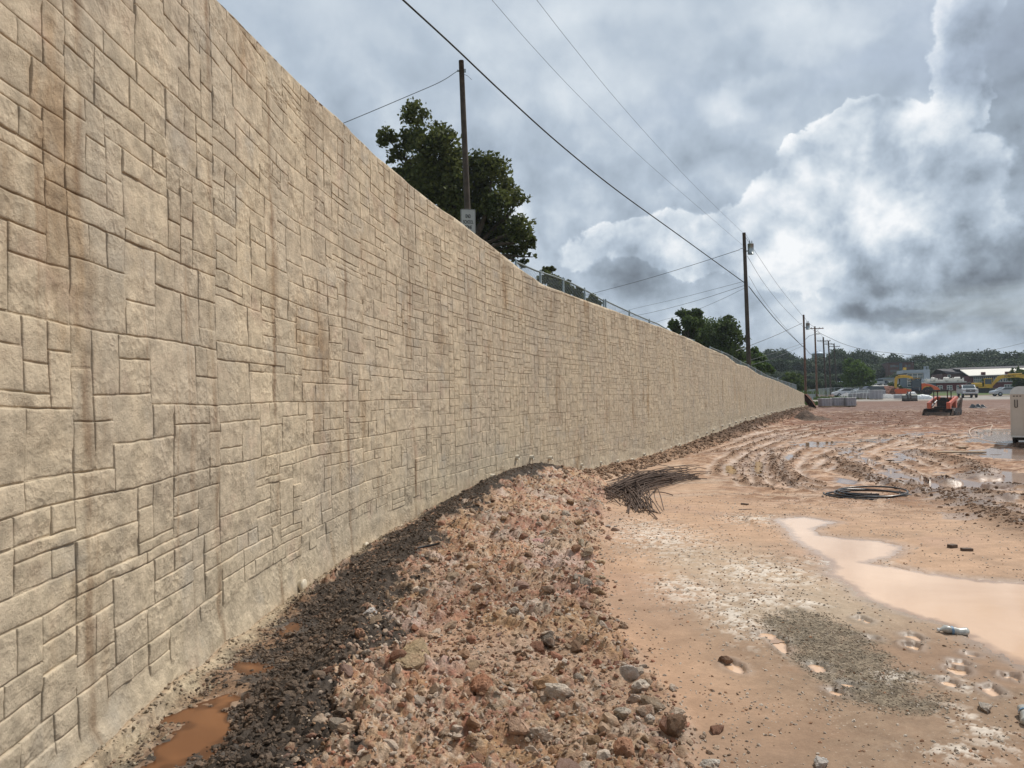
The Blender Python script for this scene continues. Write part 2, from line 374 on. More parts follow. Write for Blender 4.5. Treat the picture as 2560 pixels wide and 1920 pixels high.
# wall concrete: uv = metres along the wall, metres up
def wall_mat():
    m, t, b = mat_new('stamped_shotcrete'); uv = t.new('ShaderNodeUVMap').outputs[0]
    tone = t.new('ShaderNodeAttribute', attribute_name='Tone').outputs['Fac']
    base = t.mix(t.ramp(t.noise(uv, .55, 5, .55), .38, .62), (.505, .418, .298, 1), (.475, .395, .29, 1))
    base = t.mix(t.ramp(t.noise(t.mapping(uv, (1.6, .12, 1), (4, 0, 0)), .8, 5, .6), .46, .66, 0, .40), base, (.345, .295, .235, 1))
    base = t.mix(t.ramp(t.noise(t.mapping(uv, (1, .25, 1), (9, 3, 0)), 1.3, 5, .65), .54, .70, 0, .7), base, (.27, .175, .095, 1))
    # mottling inside each stone
    mot = t.noise(uv, 7, 8, .68, .3)
    base = t.mix(1.0, base, t.ramp(mot, .3, .7, .74, 1.22), 'MULTIPLY')
    # rust running down at scattered places
    st = t.noise(t.mapping(uv, (7.5, .22, 1), (2.2, 0, 0)), 1.0, 6, .62, .1)
    gate = t.ramp(t.noise(t.mapping(uv, (.8, .35, 1), (20, 5, 0)), 1.0, 3, .5), .44, .6)
    base = t.mix(t.math('MULTIPLY', t.ramp(st, .56, .72, 0, .5), gate), base, (.245, .125, .055, 1))
    st2 = t.noise(t.mapping(uv, (16, .3, 1), (5.5, 8, 0)), 1.0, 5, .6)
    base = t.mix(t.ramp(st2, .60, .74, 0, .15), base, (.19, .15, .115, 1))
    # pale pink and grey washes
    base = t.mix(t.ramp(t.noise(uv, 1.9, 4, .6), .55, .72, 0, .35), base, (.47, .33, .25, 1))
    base = t.mix(t.ramp(t.noise(t.mapping(uv, (1, 1, 1), (31, 7, 0)), 1.6, 4, .6), .55, .7, 0, .35), base, (.36, .34, .30, 1))
    sx = t.new('ShaderNodeSeparateXYZ'); t.put(sx.inputs[0], t.vmath('ADD', uv, t.vmath('SCALE', t.vmath('SUBTRACT', t.noise(uv, 2.2, 5, .65, 0, True), (.5, .5, .5)), scale=.16)))
    jn = t.ramp(t.noise(t.mapping(uv, (3, 1.1, 1)), 1.0, 5, .65), .38, .62)
    for q, sj in enumerate(JOINTS):        # cold joints between the sprayed panels: a stained line and a greyer, smoother strip after it
        dj = t.math('SUBTRACT', sx.outputs[0], sj); ln = t.ramp(t.math('ABSOLUTE', dj), .012, .07, .75, 0)
        base = t.mix(t.math('MULTIPLY', ln, jn), base, (.20, .125, .07, 1))
        gs = t.math('MULTIPLY', t.ramp(dj, -.02, .03), t.ramp(dj, .30, .60, .28, 0)); base = t.mix(t.math('MULTIPLY', gs, t.ramp(sx.outputs[1], .8, 2.4)), base, (.36, .32, .26, 1))
    base = t.mix(t.math('MULTIPLY', t.ramp(t.noise(t.mapping(uv, (1.3, .5, 1), (50, 9, 0)), 1.2, 5, .65), .50, .68, 0, .65), t.ramp(sx.outputs[1], 2.6, 4.6)), base, (.27, .205, .14, 1))
    base = t.mix(1.0, base, t.ramp(tone, 0, 1, .87, 1.08, False), 'MULTIPLY')
    pits = t.ramp(t.noise(uv, 95, 3, .7), .60, .72, 1, .72)
    base = t.mix(1.0, base, pits, 'MULTIPLY')
    t.put(b.inputs['Base Color'], base); b.inputs['Roughness'].default_value = .88; b.inputs['Specular IOR Level'].default_value = .25
    h1 = t.noise(uv, 8, 9, .70, .08); h2 = t.noise(uv, 42, 6, .7); h3 = t.voro(t.vmath('ADD', uv, t.vmath('SCALE', t.noise(uv, 9, 3, .5, 0, True), scale=.08)), 22)
    sel = t.ramp(t.noise(uv, 2.6, 3, .5), .42, .60)
    h = t.math('ADD', t.math('MULTIPLY', h1, .9), t.math('MULTIPLY', h2, .42))
    h = t.math('ADD', h, t.math('MULTIPLY', t.math('MULTIPLY', h3, .5), sel))
    bn = t.new('ShaderNodeBump'); bn.inputs['Distance'].default_value = .022; bn.inputs['Strength'].default_value = .85
    t.put(bn.inputs['Height'], h); t.put(b.inputs['Normal'], bn.outputs[0])
    return m

def ground_mat(name='site_soil', bumpk=1.0, scale=1.0):
    m, t, b = mat_new(name); c = t.new('ShaderNodeTexCoord').outputs['Object']
    col = t.new('ShaderNodeAttribute', attribute_name='Col').outputs['Color']
    wet = t.new('ShaderNodeAttribute', attribute_name='Wet').outputs['Fac']
    n1 = t.noise(c, 5 * scale, 8, .66); n2 = t.noise(c, 38 * scale, 6, .68)
    rg = t.new('ShaderNodeSeparateColor'); t.put(rg.inputs[0], t.new('ShaderNodeAttribute', attribute_name='Wet').outputs['Color']); wet = rg.outputs[0]; rgh = rg.outputs[1]
    cc = t.mix(1.0, col, t.ramp(n1, .3, .7, .88, 1.11), 'MULTIPLY')
    cc = t.mix(t.math('ADD', .25, t.math('MULTIPLY', rgh, .75)), cc, t.mix(1.0, cc, t.ramp(n2, .3, .7, .70, 1.25), 'MULTIPLY'))
    spk = t.ramp(t.noise(c, 120 * scale, 2, .5), .66, .72, 0, .5); cc = t.mix(spk, cc, (.16, .11, .08, 1))
    wsp = t.math('MULTIPLY', t.ramp(t.noise(c, 60 * scale, 3, .5), .64, .7, 0, .6), t.ramp(t.noise(c, 1.3, 4, .6), .48, .6)); cc = t.mix(wsp, cc, (.56, .47, .38, 1))
    t.put(b.inputs['Base Color'], cc)
    r = t.math('SUBTRACT', .93, t.math('MULTIPLY', wet, .48)); t.put(b.inputs['Roughness'], r)
    t.put(b.inputs['Specular IOR Level'], t.math('ADD', .18, t.math('MULTIPLY', wet, .4)))
    h = t.math('ADD', t.math('MULTIPLY', t.noise(c, 14 * scale, 8, .7), .7), t.math('MULTIPLY', n2, .3))
    bn = t.new('ShaderNodeBump'); bn.inputs['Distance'].default_value = .042 * bumpk
    t.put(bn.inputs['Strength'], t.math('MULTIPLY', t.math('ADD', .22, t.math('MULTIPLY', rgh, .78)), t.math('SUBTRACT', 1.0, t.math('MULTIPLY', wet, .7))))
    t.put(bn.inputs['Height'], h); t.put(b.inputs['Normal'], bn.outputs[0])
    return m
M['ground'] = ground_mat()
def stone_mat():
    m, t, b = mat_new('rubble_stone'); c = t.new('ShaderNodeTexCoord').outputs['Object']
    col = t.new('ShaderNodeAttribute', attribute_name='Col').outputs['Color']
    cc = t.mix(1.0, col, t.ramp(t.noise(c, 22, 6, .65), .3, .7, .68, 1.25), 'MULTIPLY')
    cc = t.mix(t.ramp(t.noise(c, 9, 4, .6), .55, .68, 0, .55), cc, (.33, .17, .10, 1))
    cc = t.mix(t.ramp(t.noise(c, 5, 5, .65), .35, .65, .04, .36), cc, (.42, .30, .215, 1)); t.put(b.inputs['Base Color'], cc); b.inputs['Roughness'].default_value = .92; b.inputs['Specular IOR Level'].default_value = .15
    bn = t.new('ShaderNodeBump'); bn.inputs['Distance'].default_value = .02; t.put(bn.inputs['Height'], t.noise(c, 55, 6, .7)); t.put(b.inputs['Normal'], bn.outputs[0])
    return m
M['rock'] = stone_mat()
def water_mat(name, col, rough=.04):
    m, t, b = mat_new(name); c = t.new('ShaderNodeTexCoord').outputs['Object']
    f = t.ramp(t.noise(c, .9, 5, .6, .5), .35, .65)
    dp = t.math('ADD', t.new('ShaderNodeAttribute', attribute_name='Depth').outputs['Fac'], t.math('MULTIPLY', t.math('SUBTRACT', t.noise(c, 6, 6, .65), .5), .35))
    edge = t.ramp(dp, .08, .55); k = [q * .62 for q in col[1]]
    t.put(b.inputs['Base Color'], t.mix(edge, (k[0], k[1] * .98, k[2] * 1.0, 1), t.mix(f, (*col[0], 1), (*col[1], 1)))); b.inputs['Roughness'].default_value = rough
    b.inputs['IOR'].default_value = 1.33; b.inputs['Specular IOR Level'].default_value = .5
    bn = t.new('ShaderNodeBump'); bn.inputs['Distance'].default_value = .004; bn.inputs['Strength'].default_value = .12
    t.put(bn.inputs['Height'], t.noise(c, 7, 3, .5)); t.put(b.inputs['Normal'], bn.outputs[0])
    return m
M['puddle'] = water_mat('muddy_water', ((.66, .45, .30), (.60, .40, .26)))
M['mudwater'] = water_mat('orange_mud_slurry', ((.23, .105, .045), (.16, .07, .03)), .32)
M['farwater'] = water_mat('thin_track_water', ((.36, .25, .185), (.30, .20, .15)), .09)
M['ochre'] = water_mat('ochre_water', ((.45, .27, .10), (.40, .23, .08)), .1)

# ------------------------------------------------------------------ the wall's plan
CTRL = [(-1.70, -7), (-1.88, -2), (-2.0, 1.5), (-2.12, 4), (-2.15, 5.5), (-2.10, 7.3), (-1.98, 8.9), (-1.58, 11.36), (-.88, 13.87), (.16, 16.97),
        (1.28, 19.56), (2.65, 22.3), (4.66, 26.3), (7.76, 32.5), (13.3, 43.5), (19.4, 55.8), (25.6, 68.2), (32, 81)]
def catmull(P, n=14):
    P = [np.array(p, float) for p in P]; P = [2 * P[0] - P[1]] + P + [2 * P[-1] - P[-2]]; o = []
    for i in range(1, len(P) - 2):
        for k in range(n):
            t = k / n; a, b, c, d = P[i - 1], P[i], P[i + 1], P[i + 2]
            o.append(.5 * ((2 * b) + (c - a) * t + (2 * a - 5 * b + 4 * c - d) * t * t + (-a + 3 * b - 3 * c + d) * t ** 3))
    o.append(P[-2]); return np.array(o)
WP = catmull(CTRL)
WS = np.concatenate([[0], np.cumsum(np.linalg.norm(np.diff(WP, axis=0), axis=1))]); WL = WS[-1]
WT = np.gradient(WP, WS, axis=0); WT /= np.linalg.norm(WT, axis=1)[:, None]
def plan(s):
    """x, y, tangent x, tangent y at distance s along the wall"""
    return np.interp(s, WS, WP[:, 0]), np.interp(s, WS, WP[:, 1]), np.interp(s, WS, WT[:, 0]), np.interp(s, WS, WT[:, 1])
def wall_dist(x, y):
    """signed distance to the wall face (positive on the site side) and s"""
    A = WP[::3]; S = WS[::3]
    if S[-1] < WL: A = np.vstack([A, WP[-1]]); S = np.append(S, WL)
    x = np.asarray(x, float); best = np.full(x.shape, 1e9); bs = np.zeros(x.shape); sg = np.ones(x.shape)
    for i in range(len(A) - 1):
        ax, ay = A[i]; bx, by = A[i + 1]; dx, dy = bx - ax, by - ay; L2 = dx * dx + dy * dy
        t = np.clip(((x - ax) * dx + (y - ay) * dy) / L2, 0, 1)
        ex, ey = x - ax - t * dx, y - ay - t * dy; d = ex * ex + ey * ey; m = d < best
        best = np.where(m, d, best); bs = np.where(m, S[i] + t * (S[i + 1] - S[i]), bs); sg = np.where(m, np.sign(ex * dy - ey * dx), sg)
    return np.sqrt(best) * sg, bs
def px_on_wall(px, py):
    """where the sight line through this point of the photograph meets the wall: s, z"""
    r = ray(px, py); k = WP[:, 0] - r.x * WP[:, 1]
    i = [j for j in range(len(k) - 1) if k[j] <= 0 < k[j + 1] and WP[j, 1] > 1]
    i = i[0] if i else len(k) - 2
    t = k[i] / (k[i] - k[i + 1]); Y = WP[i, 1] + t * (WP[i + 1, 1] - WP[i, 1])
    return WS[i] + t * (WS[i + 1] - WS[i]), EYE + r.z * Y
S0 = float(np.interp(0, WP[:, 1], WS))        # s where Y = 0
_top = [(560, 0), (620, 58), (700, 140), (780, 222), (860, 302), (940, 382), (1020, 451), (1090, 508), (1160, 560), (1230, 612), (1300, 668), (1323, 686), (1363, 715), (1411, 732), (1460, 751),
        (1506, 766), (1553, 784), (1603, 802), (1669, 824), (1733, 851), (1775, 872), (1820, 891), (1845, 911), (1872, 918), (1899, 937), (1949, 955), (1985, 972), (2011, 984)]
_t = np.array([px_on_wall(*p) for p in _top])
TS = np.concatenate([[-5, _t[0, 0] - 3], _t[:, 0]]); TZ = np.concatenate([[_t[0, 1], _t[0, 1]], _t[:, 1]])
TZ = TZ + np.interp(TS, [0, S0 + 5, S0 + 12, S0 + 22, WL], [.03, .04, .065, .05, .02])
def ztop(s): return np.interp(s, TS, TZ) + .012 * perlin(np.asarray(s, float) * .9, 3.3)
def s_at_y(y): return float(np.interp(y, WP[:, 1], WS))
ZBY = [-10, 5, 7, 11, 14, 17, 20, 26, 32, 43, 60, 81]; ZBZ = [0, 0, -.16, -.26, -.22, -.2, -.4, -.48, -.40, -.05, .12, .32]
ZBS = [s_at_y(y) for y in ZBY]
def zbase(s): return np.interp(s, ZBS, ZBZ)
TANB = math.tan(math.radians(1.0))
def wall_pt(s, z, n):
    s = np.asarray(s, float); z = np.asarray(z, float)
    x, y, tx, ty = plan(s); bul = .030 * fbm(s * .45, z * .5 + 9, 3) + .012 * fbm(s * 1.7, z * 1.5 + 40, 2)
    m = n + bul - z * TANB
    return np.stack([x + ty * m, y - tx * m, z], -1)
def warp_sz(s, z):
    ds = .007 * fbm(s * 1.9, z * 1.9 + 50, 3) + .0035 * perlin(s * 9, z * 9)
    dz = .030 * fbm(s * .6 + 70, z * 1.0, 2) + .0045 * perlin(s * 8 + 31, z * 8)
    return s + ds, z + dz

JOINTS = [px_on_wall(x, 960)[0] for x in (232, 545, 700, 875, 1037, 1180, 1480)]
M['wall'] = wall_mat()
# wall body: one curved slab with a rounded top and a smooth skirt flaring on to the soil
def skirt_z(s): return zbase(s) + np.interp(s, [0, S0 + 4, S0 + 6, S0 + 9], [.06, .12, .28, .36]) + .10 * perlin(np.asarray(s, float) * .8, 7.7) + .05 * perlin(np.asarray(s, float) * 3.1, 1.7)
wall = tag(empty('retaining_wall', (0, 0, 0)), 'long curving beige retaining wall stamped with a random stone pattern', 'wall')
def build_body():
    sv = [0.0]
    while sv[-1] < WL:
        y = np.interp(sv[-1], WS, WP[:, 1]); sv.append(sv[-1] + (.06 if y < 16 else .12 if y < 35 else .35))
    sv[-1] = WL; sv = np.array(sv); nr = 74
    u = np.linspace(0, 1, nr) ** 1.15
    zt = ztop(sv); zb = zbase(sv) - .30
    Z = zb[:, None] + (zt - zb)[:, None] * u[None, :]; S = np.repeat(sv[:, None], nr, 1)
    sk = skirt_z(S); below = sstep(.10, -.06, Z - sk)
    n = lerp(-.0095 if True else 0, .006, below) + below * .012 * fbm(S * 4, Z * 4, 4)
    hb = Z - zbase(S); n = n + .06 * np.clip(.16 - hb, 0, 1) ** 1.2 + .05 * sstep(.22, 0, hb) * (.5 + fbm(S * 1.6, Z * 1.2, 3))
    n = n - .012 * sstep(.03, 0, zt[:, None] - Z) ** 2
    Pf = wall_pt(S, Z, n)
    back = wall_pt(sv, zt - .004, -.5); back2 = wall_pt(sv, zb, -.5)
    ns = len(sv); V = np.concatenate([Pf.reshape(-1, 3), back, back2])
    i = np.arange(ns - 1)[:, None]; j = np.arange(nr - 1)[None, :]; a = i * nr + j
    F = np.stack([a, a + nr, a + nr + 1, a + 1], -1).reshape(-1, 4)
    B0 = ns * nr; k = np.arange(ns - 1)
    Ft = np.stack([k * nr + nr - 1, (k + 1) * nr + nr - 1, B0 + k + 1, B0 + k], -1); Fb = np.stack([B0 + k, B0 + k + 1, B0 + ns + k + 1, B0 + ns + k], -1)
    e = ns - 1; Fe = [[e * nr + q, B0 + e, e * nr + q + 1, e * nr + q + 1] for q in range(0)]
    me = fast_mesh('wall_face', V, np.concatenate([F, Ft, Fb]), True)
    set_uv(me, np.concatenate([np.stack([S, Z], -1).reshape(-1, 2), np.stack([sv, zt], -1), np.stack([sv, zb], -1)]))
    tn = np.full(len(V), .62); tn[:ns * nr] = lerp(np.interp(S, [0, S0 + 8, S0 + 22], [.15, .34, .72]), .54, below).ravel(); set_col(me, 'Tone', np.repeat(tn[:, None], 3, 1))
    link('wall_face', me, M['wall'], wall)
    # end face
    c = [wall_pt(WL, z, nn).tolist() for z, nn in ((float(zb[-1]), .0), (float(zt[-1]), -.03), (float(zt[-1]), -.5), (float(zb[-1]), -.5))]
    c = [(p[0] + .002, p[1] + .003, p[2]) for p in c]
    MB().add(c, [(0, 1, 2, 3)]).build('wall_end', M['wall'], wall)
build_body()

# random ashlar packing
U = .066
SIZES = [(6, 5, 3.0), (7, 6, 1.2), (5, 4, 3), (4, 3, 3), (3, 5, 1.6), (2, 4, 1.2), (2, 2, 1.2), (3, 2, 2.0), (6, 2, 4.4), (9, 2, 3.0), (5, 1, 2.0), (8, 1, 1.4), (3, 3, 2), (4, 5, 2), (4, 2, 3.0), (2, 3, 1.2), (7, 3, 2.4), (8, 4, 1.2)]
def pack(Wd, Hh, rnd):
    occ = np.zeros((Hh, Wd), bool); out = []
    for r in range(Hh):
        c = 0
        while c < Wd:
            if occ[r, c]: c += 1; continue
            av = 1
            while c + av < Wd and not occ[r, c + av] and av < 10: av += 1
            cand = [(a, b, wt) for a, b, wt in SIZES if a <= av and b <= Hh - r and av - a != 1 and Hh - r - b != 1]
            if not cand:
                a = av if av <= 3 else 3; b = min(2, Hh - r)
            else: a, b, _ = rnd.choices(cand, [x[2] for x in cand])[0]
            occ[r:r + b, c:c + a] = True; out.append((c, r, a, b)); c += a
    return out
rnd = random.Random(12)
stones = []
s = -.3; npan = 2; bands = None
while s < WL:
    pw = rnd.choice([20, 24, 26, 28]); ux = .094 if s < S0 + 5.0 else .112; z = -.9; bi = 0; npan += 1
    if npan % 3 == 0: bands = [rnd.choice([7, 8, 10, 12, 13]) for _ in range(30)]
    while z < 5.6:
        hh = bands[bi]; bi += 1
        for c, r, a, b in pack(pw, hh, rnd): stones.append((s + c * ux, z + r * U, s + (c + a) * ux, z + (r + b) * U))
        z += hh * U
    s += pw * ux
def stone_mesh(q, res, gap, fine):
    s0, z0, s1, z1 = q
    r2 = np.random.RandomState(int(abs(s0 * 917 + z0 * 3313)) % 99999)
    s0 += gap; s1 -= gap; z0 += gap; z1 -= gap
    if fine:
        def ln(a, b):
            L = b - a; e = min(.0045, L * .12); k = max(2, int(round((L - 2 * e * 2.4) / res)))
            return np.concatenate([[a, a, a + e], np.linspace(a + e * 2.4, b - e * 2.4, k + 1), [b - e, b, b]])
        sx = ln(s0, s1); zx = ln(z0, z1)
    else:
        e = .005; sx = np.array([s0, s0 + e, s1 - e, s1]); zx = np.array([z0, z0 + e, z1 - e, z1])
    S, Z = np.meshgrid(sx, zx, indexing='ij')
    ed = np.minimum(np.minimum(S - s0, s1 - S), np.minimum(Z - z0, z1 - Z))
    off = r2.uniform(-.003, .0035); tx, tz = r2.uniform(-.010, .010, 2)
    n = off + tx * (S - (s0 + s1) / 2) + tz * (Z - (z0 + z1) / 2)
    if fine:
        n = n - .004 * np.exp(-ed / .004)
        o = r2.rand() * 50; rgh = r2.uniform(.5, 1.5)
        k1 = fbm(S * 5 + o, Z * 5 + o * .7, 4); k2 = fbm(S * 14 + o, Z * 14, 3)
        n = n + rgh * (.0055 * k1 + .0035 * k2)
        if r2.rand() < .35:        # a chiselled ledge crosses the stone
            an = r2.uniform(-.6, .6); lvl = (Z - (z0 + z1) / 2) + an * (S - (s0 + s1) / 2) + .05 * fbm(S * 7 + o, Z * 2, 3)
            n = n + .007 * sstep(-.006, .006, lvl) - .0035
        n[0, :] = n[-1, :] = -.024; n[:, 0] = n[:, -1] = -.024
    else:
        n[0, :] = n[-1, :] = -.014; n[:, 0] = n[:, -1] = -.014
    S, Z = warp_sz(S, Z); zt = ztop(S) - .028; Z = np.minimum(Z, zt)
    V = wall_pt(S, Z, n).reshape(-1, 3); a, b = S.shape
    i = np.arange(a - 1)[:, None]; j = np.arange(b - 1)[None, :]; f = i * b + j
    F = np.stack([f, f + b, f + b + 1, f + 1], -1).reshape(-1, 4)
    return V, F, np.stack([S, Z], -1).reshape(-1, 2), np.full(len(V), r2.uniform(.35, .95))
keep = []
for q in stones:
    cs, cz = (q[0] + q[2]) / 2, (q[1] + q[3]) / 2
    if q[0] < 0.05 or q[2] > WL - .03: continue
    if cz < float(skirt_z(cs)) + .02 or q[1] > float(ztop(cs)) - .07: continue
    x, y, tx, ty = plan(cs); v = CM.inverted() @ Vector((float(x), float(y), cz)); area = 0.0
    if v.z < -.3:
        px, py = v.x / -v.z * FPX + 1280, 960 - v.y / -v.z * FPX
        if -60 < px < 2600 and -60 < py < 1980:
            dd = -v.z; obl = max(.02, abs((ty * (0 - x) - tx * (0 - y)) / math.hypot(x, y)))
            area = (q[2] - q[0]) * (q[3] - q[1]) * (FPX / dd) ** 2 * obl
    keep.append((area, q, float(y)))
keep.sort(key=lambda k: -k[0])
rest = [[], [], [], []]; nb = 0
for i, (area, q, y) in enumerate(keep):
    if i < 300:
        Vv, F, uvv, tn = stone_mesh(q, .026, .0036, True); me = fast_mesh('stone', Vv, F, True); set_uv(me, uvv); set_col(me, 'Tone', np.repeat(tn[:, None], 3, 1))
        link('stone', me, M['wall'], wall)
    else:
        Vv, F, uvv, tn = stone_mesh(q, .045, .0036 if y < 14 else .0045 if y < 30 else .006, area > 700)
        rest[0].append(Vv); rest[1].append(F + nb); rest[2].append(uvv); rest[3].append(tn); nb += len(Vv)
me = fast_mesh('smaller_stones', np.concatenate(rest[0]), np.concatenate(rest[1]), False)
set_uv(me, np.concatenate(rest[2])); set_col(me, 'Tone', np.repeat(np.concatenate(rest[3])[:, None], 3, 1))
tag(link('smaller_stones', me, M['wall'], wall), kind='stuff')

# weep pipes near the foot of the wall
wp = [px_on_wall(*p) for p in [(743, 1466), (908, 1368), (995, 1322), (1103, 1265), (1185, 1231), (1228, 1191), (1291, 1143), (1327, 1143), (1373, 1145), (1453, 1163), (1500, 1157), (1543, 1153), (1577, 1150), (1608, 1136),
      (1650, 1126), (1676, 1120), (1696, 1112), (1722, 1106)]]
s = wp[-1][0]; rr = random.Random(4)
while s < WL - 1.5:
    s += rr.uniform(1.5, 2.3); wp.append((s, float(zbase(s)) + rr.uniform(.22, .34)))
for i, (s, z) in enumerate(wp):
    c = wall_pt(s, z, 0); _, _, tx, ty = plan(s); r_ = .055 if i else .058
    mb = MB(); N = Vector((float(ty), -float(tx), 0)); c = Vector(c); T = Vector((float(tx), float(ty), 0)); ln_ = rr.uniform(.05, .10)
    n = 18; V = []; F = []
    prof = [(-.05, r_), (ln_, r_), (ln_ + .004, r_ - .004), (ln_, r_ - .010), (ln_ - .03, r_ - .012), (ln_ - .035, 0.001)]
    if i < 3: prof = [(-.05, r_), (ln_ - .035, r_), (ln_ - .033, r_ + .010), (ln_ - .004, r_ + .012), (ln_, r_ + .008), (ln_, .001)]
    for a, rad in prof:
        for k in range(n):
            t = 2 * math.pi * k / n; V.append(tuple(c + N * a + (T * math.cos(t) + Vector((0, 0, 1)) * math.sin(t)) * rad))
    for a in range(len(prof) - 1):
        for k in range(n): F.append((a * n + k, a * n + (k + 1) % n, (a + 1) * n + (k + 1) % n, (a + 1) * n + k))
    mb.v, mb.f = V, F; mb.build('drain_pipe', M['pvc'], wall, True)

# ------------------------------------------------------------------ ground
def world_poly(pts, z): return np.array([[p.x, p.y] for p in (atz(a, b, z) for a, b in pts)])
def poly_sdf(x, y, P):
    d = np.full(x.shape, 1e9); ins = np.zeros(x.shape, bool); n = len(P)
    for i in range(n):
        ax, ay = P[i]; bx, by = P[(i + 1) % n]; ex, ey = bx - ax, by - ay; wx, wy = x - ax, y - ay
        t = np.clip((wx * ex + wy * ey) / (ex * ex + ey * ey + 1e-12), 0, 1)
        d = np.minimum(d, (wx - ex * t) ** 2 + (wy - ey * t) ** 2)
        c = (ay > y) != (by > y)
        with np.errstate(divide='ignore', invalid='ignore'):
            xi = ax + (y - ay) / (by - ay + 1e-30) * ex
        ins ^= c & (x < xi)
    d = np.sqrt(d); return np.where(ins, -d, d)
def line_dist(x, y, P):
    d = np.full(x.shape, 1e9)
    for i in range(len(P) - 1):
        ax, ay = P[i]; bx, by = P[i + 1]; ex, ey = bx - ax, by - ay
        t = np.clip(((x - ax) * ex + (y - ay) * ey) / (ex * ex + ey * ey), 0, 1)
        d = np.minimum(d, (x - ax - ex * t) ** 2 + (y - ay - ey * t) ** 2)
    return np.sqrt(d)
G0Y = [-50, 9, 16, 42, 64, 84, 105, 114, 132, 160, 5000]; G0Z = [0, 0, -.32, -.32, -.22, .25, .78, .9, 1.35, 1.6, 1.6]
def g0(x, y):
    z = np.interp(y, G0Y, G0Z)
    far = np.clip(y - 160, 0, 260)
    return z + far * .045 * sstep(150, 70, x) + far * .02
FPL = -.335
# puddles: photograph outline, level, depth, material, noise
PUD = [
    dict(p=[(1935, 1298), (1960, 1318), (1985, 1350), (2030, 1377), (2072, 1402), (2078, 1420), (2072, 1436), (2120, 1462), (2150, 1490), (2215, 1518), (2300, 1545), (2370, 1562), (2440, 1608), (2560, 1668), (2760, 1760),
            (2900, 1500), (2560, 1458), (2440, 1450), (2330, 1435), (2240, 1418), (2165, 1408), (2230, 1392), (2262, 1368), (2200, 1352), (2110, 1346), (2050, 1338), (2035, 1322), (2090, 1306), (2010, 1292)], z=-.03, m='puddle', n=.05, lab='wide peach coloured puddle of muddy water in the right foreground'),
    dict(p=[(2186, 1180), (2230, 1203), (2300, 1228), (2370, 1262), (2440, 1296), (2560, 1352), (2700, 1400), (2700, 1350), (2560, 1306), (2460, 1262), (2400, 1235), (2480, 1236), (2560, 1236), (2700, 1230), (2700, 1180), (2560, 1178), (2460, 1180), (2360, 1190), (2280, 1186), (2230, 1176)], z=FPL, m='farwater', n=.5),
    dict(p=[(2370, 1128), (2440, 1142), (2530, 1152), (2620, 1150), (2620, 1118), (2480, 1122)], z=FPL, m='farwater', n=.4),
    dict(p=[(2238, 1128), (2250, 1142), (2230, 1152), (2275, 1152), (2292, 1144), (2270, 1130)], z=FPL, m='farwater', n=.22),
    dict(p=[(2098, 1120), (2110, 1134), (2128, 1136), (2134, 1122)], z=FPL, m='farwater', n=.22),
    dict(p=[(2138, 1142), (2160, 1158), (2190, 1164), (2180, 1150)], z=FPL, m='farwater', n=.22),
    dict(p=[(1985, 1114), (2030, 1118), (2100, 1112), (2130, 1104), (2060, 1104), (2008, 1106)], z=FPL, m='farwater', n=.4),
    dict(p=[(2245, 1092), (2330, 1088), (2345, 1080), (2300, 1080)], z=FPL, m='farwater', n=.5),
    dict(p=[(2150, 1106), (2200, 1104), (2245, 1098), (2190, 1098)], z=FPL, m='farwater', n=.5),
    dict(p=[(2405, 1080), (2440, 1106), (2520, 1118), (2640, 1118), (2640, 1072), (2480, 1072)], z=FPL, m='farwater', n=.5),
    dict(p=[(1888, 1154), (1886, 1178), (1896, 1188), (1906, 1176), (1904, 1154)], z=FPL, m='ochre', n=.04),
    dict(p=[(1814, 1164), (1816, 1182), (1834, 1186), (1842, 1178), (1830, 1164)], z=FPL, m='ochre', n=.08),
    dict(p=[(1968, 1152), (1964, 1142), (1978, 1136), (1984, 1140)], z=FPL, m='farwater', n=.05),
    dict(p=[(2100, 1196), (2090, 1206), (2130, 1212), (2150, 1204)], z=FPL + .02, m='farwater', n=.06),
    dict(p=[(350, 1880), (400, 1830), (520, 1780), (600, 1790), (640, 1825), (560, 1870), (480, 1905), (400, 1960), (330, 1990), (290, 1950)], z=-.045, m='mudwater', n=.2),
    dict(p=[(575, 1670), (590, 1655), (640, 1655), (690, 1665), (670, 1680), (610, 1690)], z=-.045, m='mudwater', n=.02),
    dict(p=[(690, 1580), (730, 1555), (760, 1560), (740, 1580), (705, 1592)], z=-.07, m='mudwater', n=.015),
]
for cx, cy, rx, ry in [(1838, 1672, 26, 15), (1917, 1592, 30, 10), (1950, 1618, 22, 24), (2042, 1673, 22, 13), (2088, 1736, 20, 12), (2122, 1717, 24, 9), (2158, 1554, 22, 7), (2176, 1600, 20, 4), (2282, 1597, 24, 9), (2280, 1622, 24, 9),
                       (2390, 1682, 30, 12), (2398, 1662, 26, 7), (2374, 1714, 24, 10), (2477, 1732, 24, 15), (2528, 1699, 22, 9), (2428, 1641, 18, 7)]:
    rs = np.random.RandomState(cx); P = []
    for k in range(11):
        a = 2 * math.pi * k / 11; q = rs.uniform(.72, 1.12); P.append((cx + rx * q * math.cos(a) + ry * .5 * math.sin(a), cy + ry * q * math.sin(a) + rx * .25 * math.cos(a) * .6))
    PUD.append(dict(p=P, z=-.022 - (.004 if cx in (1950, 2390, 2280) else 0), m='puddle', n=.012, hole=True))
for p in PUD: p['w'] = world_poly(p['p'], p['z'])
RUB = np.array([[p.y, p.x] for p in (atz(a, b, z) for a, b, z in [(1760, 2060, 0), (1722, 1920, 0), (1672, 1790, 0), (1655, 1740, 0), (1590, 1655, 0), (1535, 1580, 0), (1508, 1500, 0), (1498, 1420, 0), (1502, 1350, -.02), (1505, 1290, -.08), (1512, 1250, -.15), (1520, 1215, -.25), (1500, 1190, -.3)])])
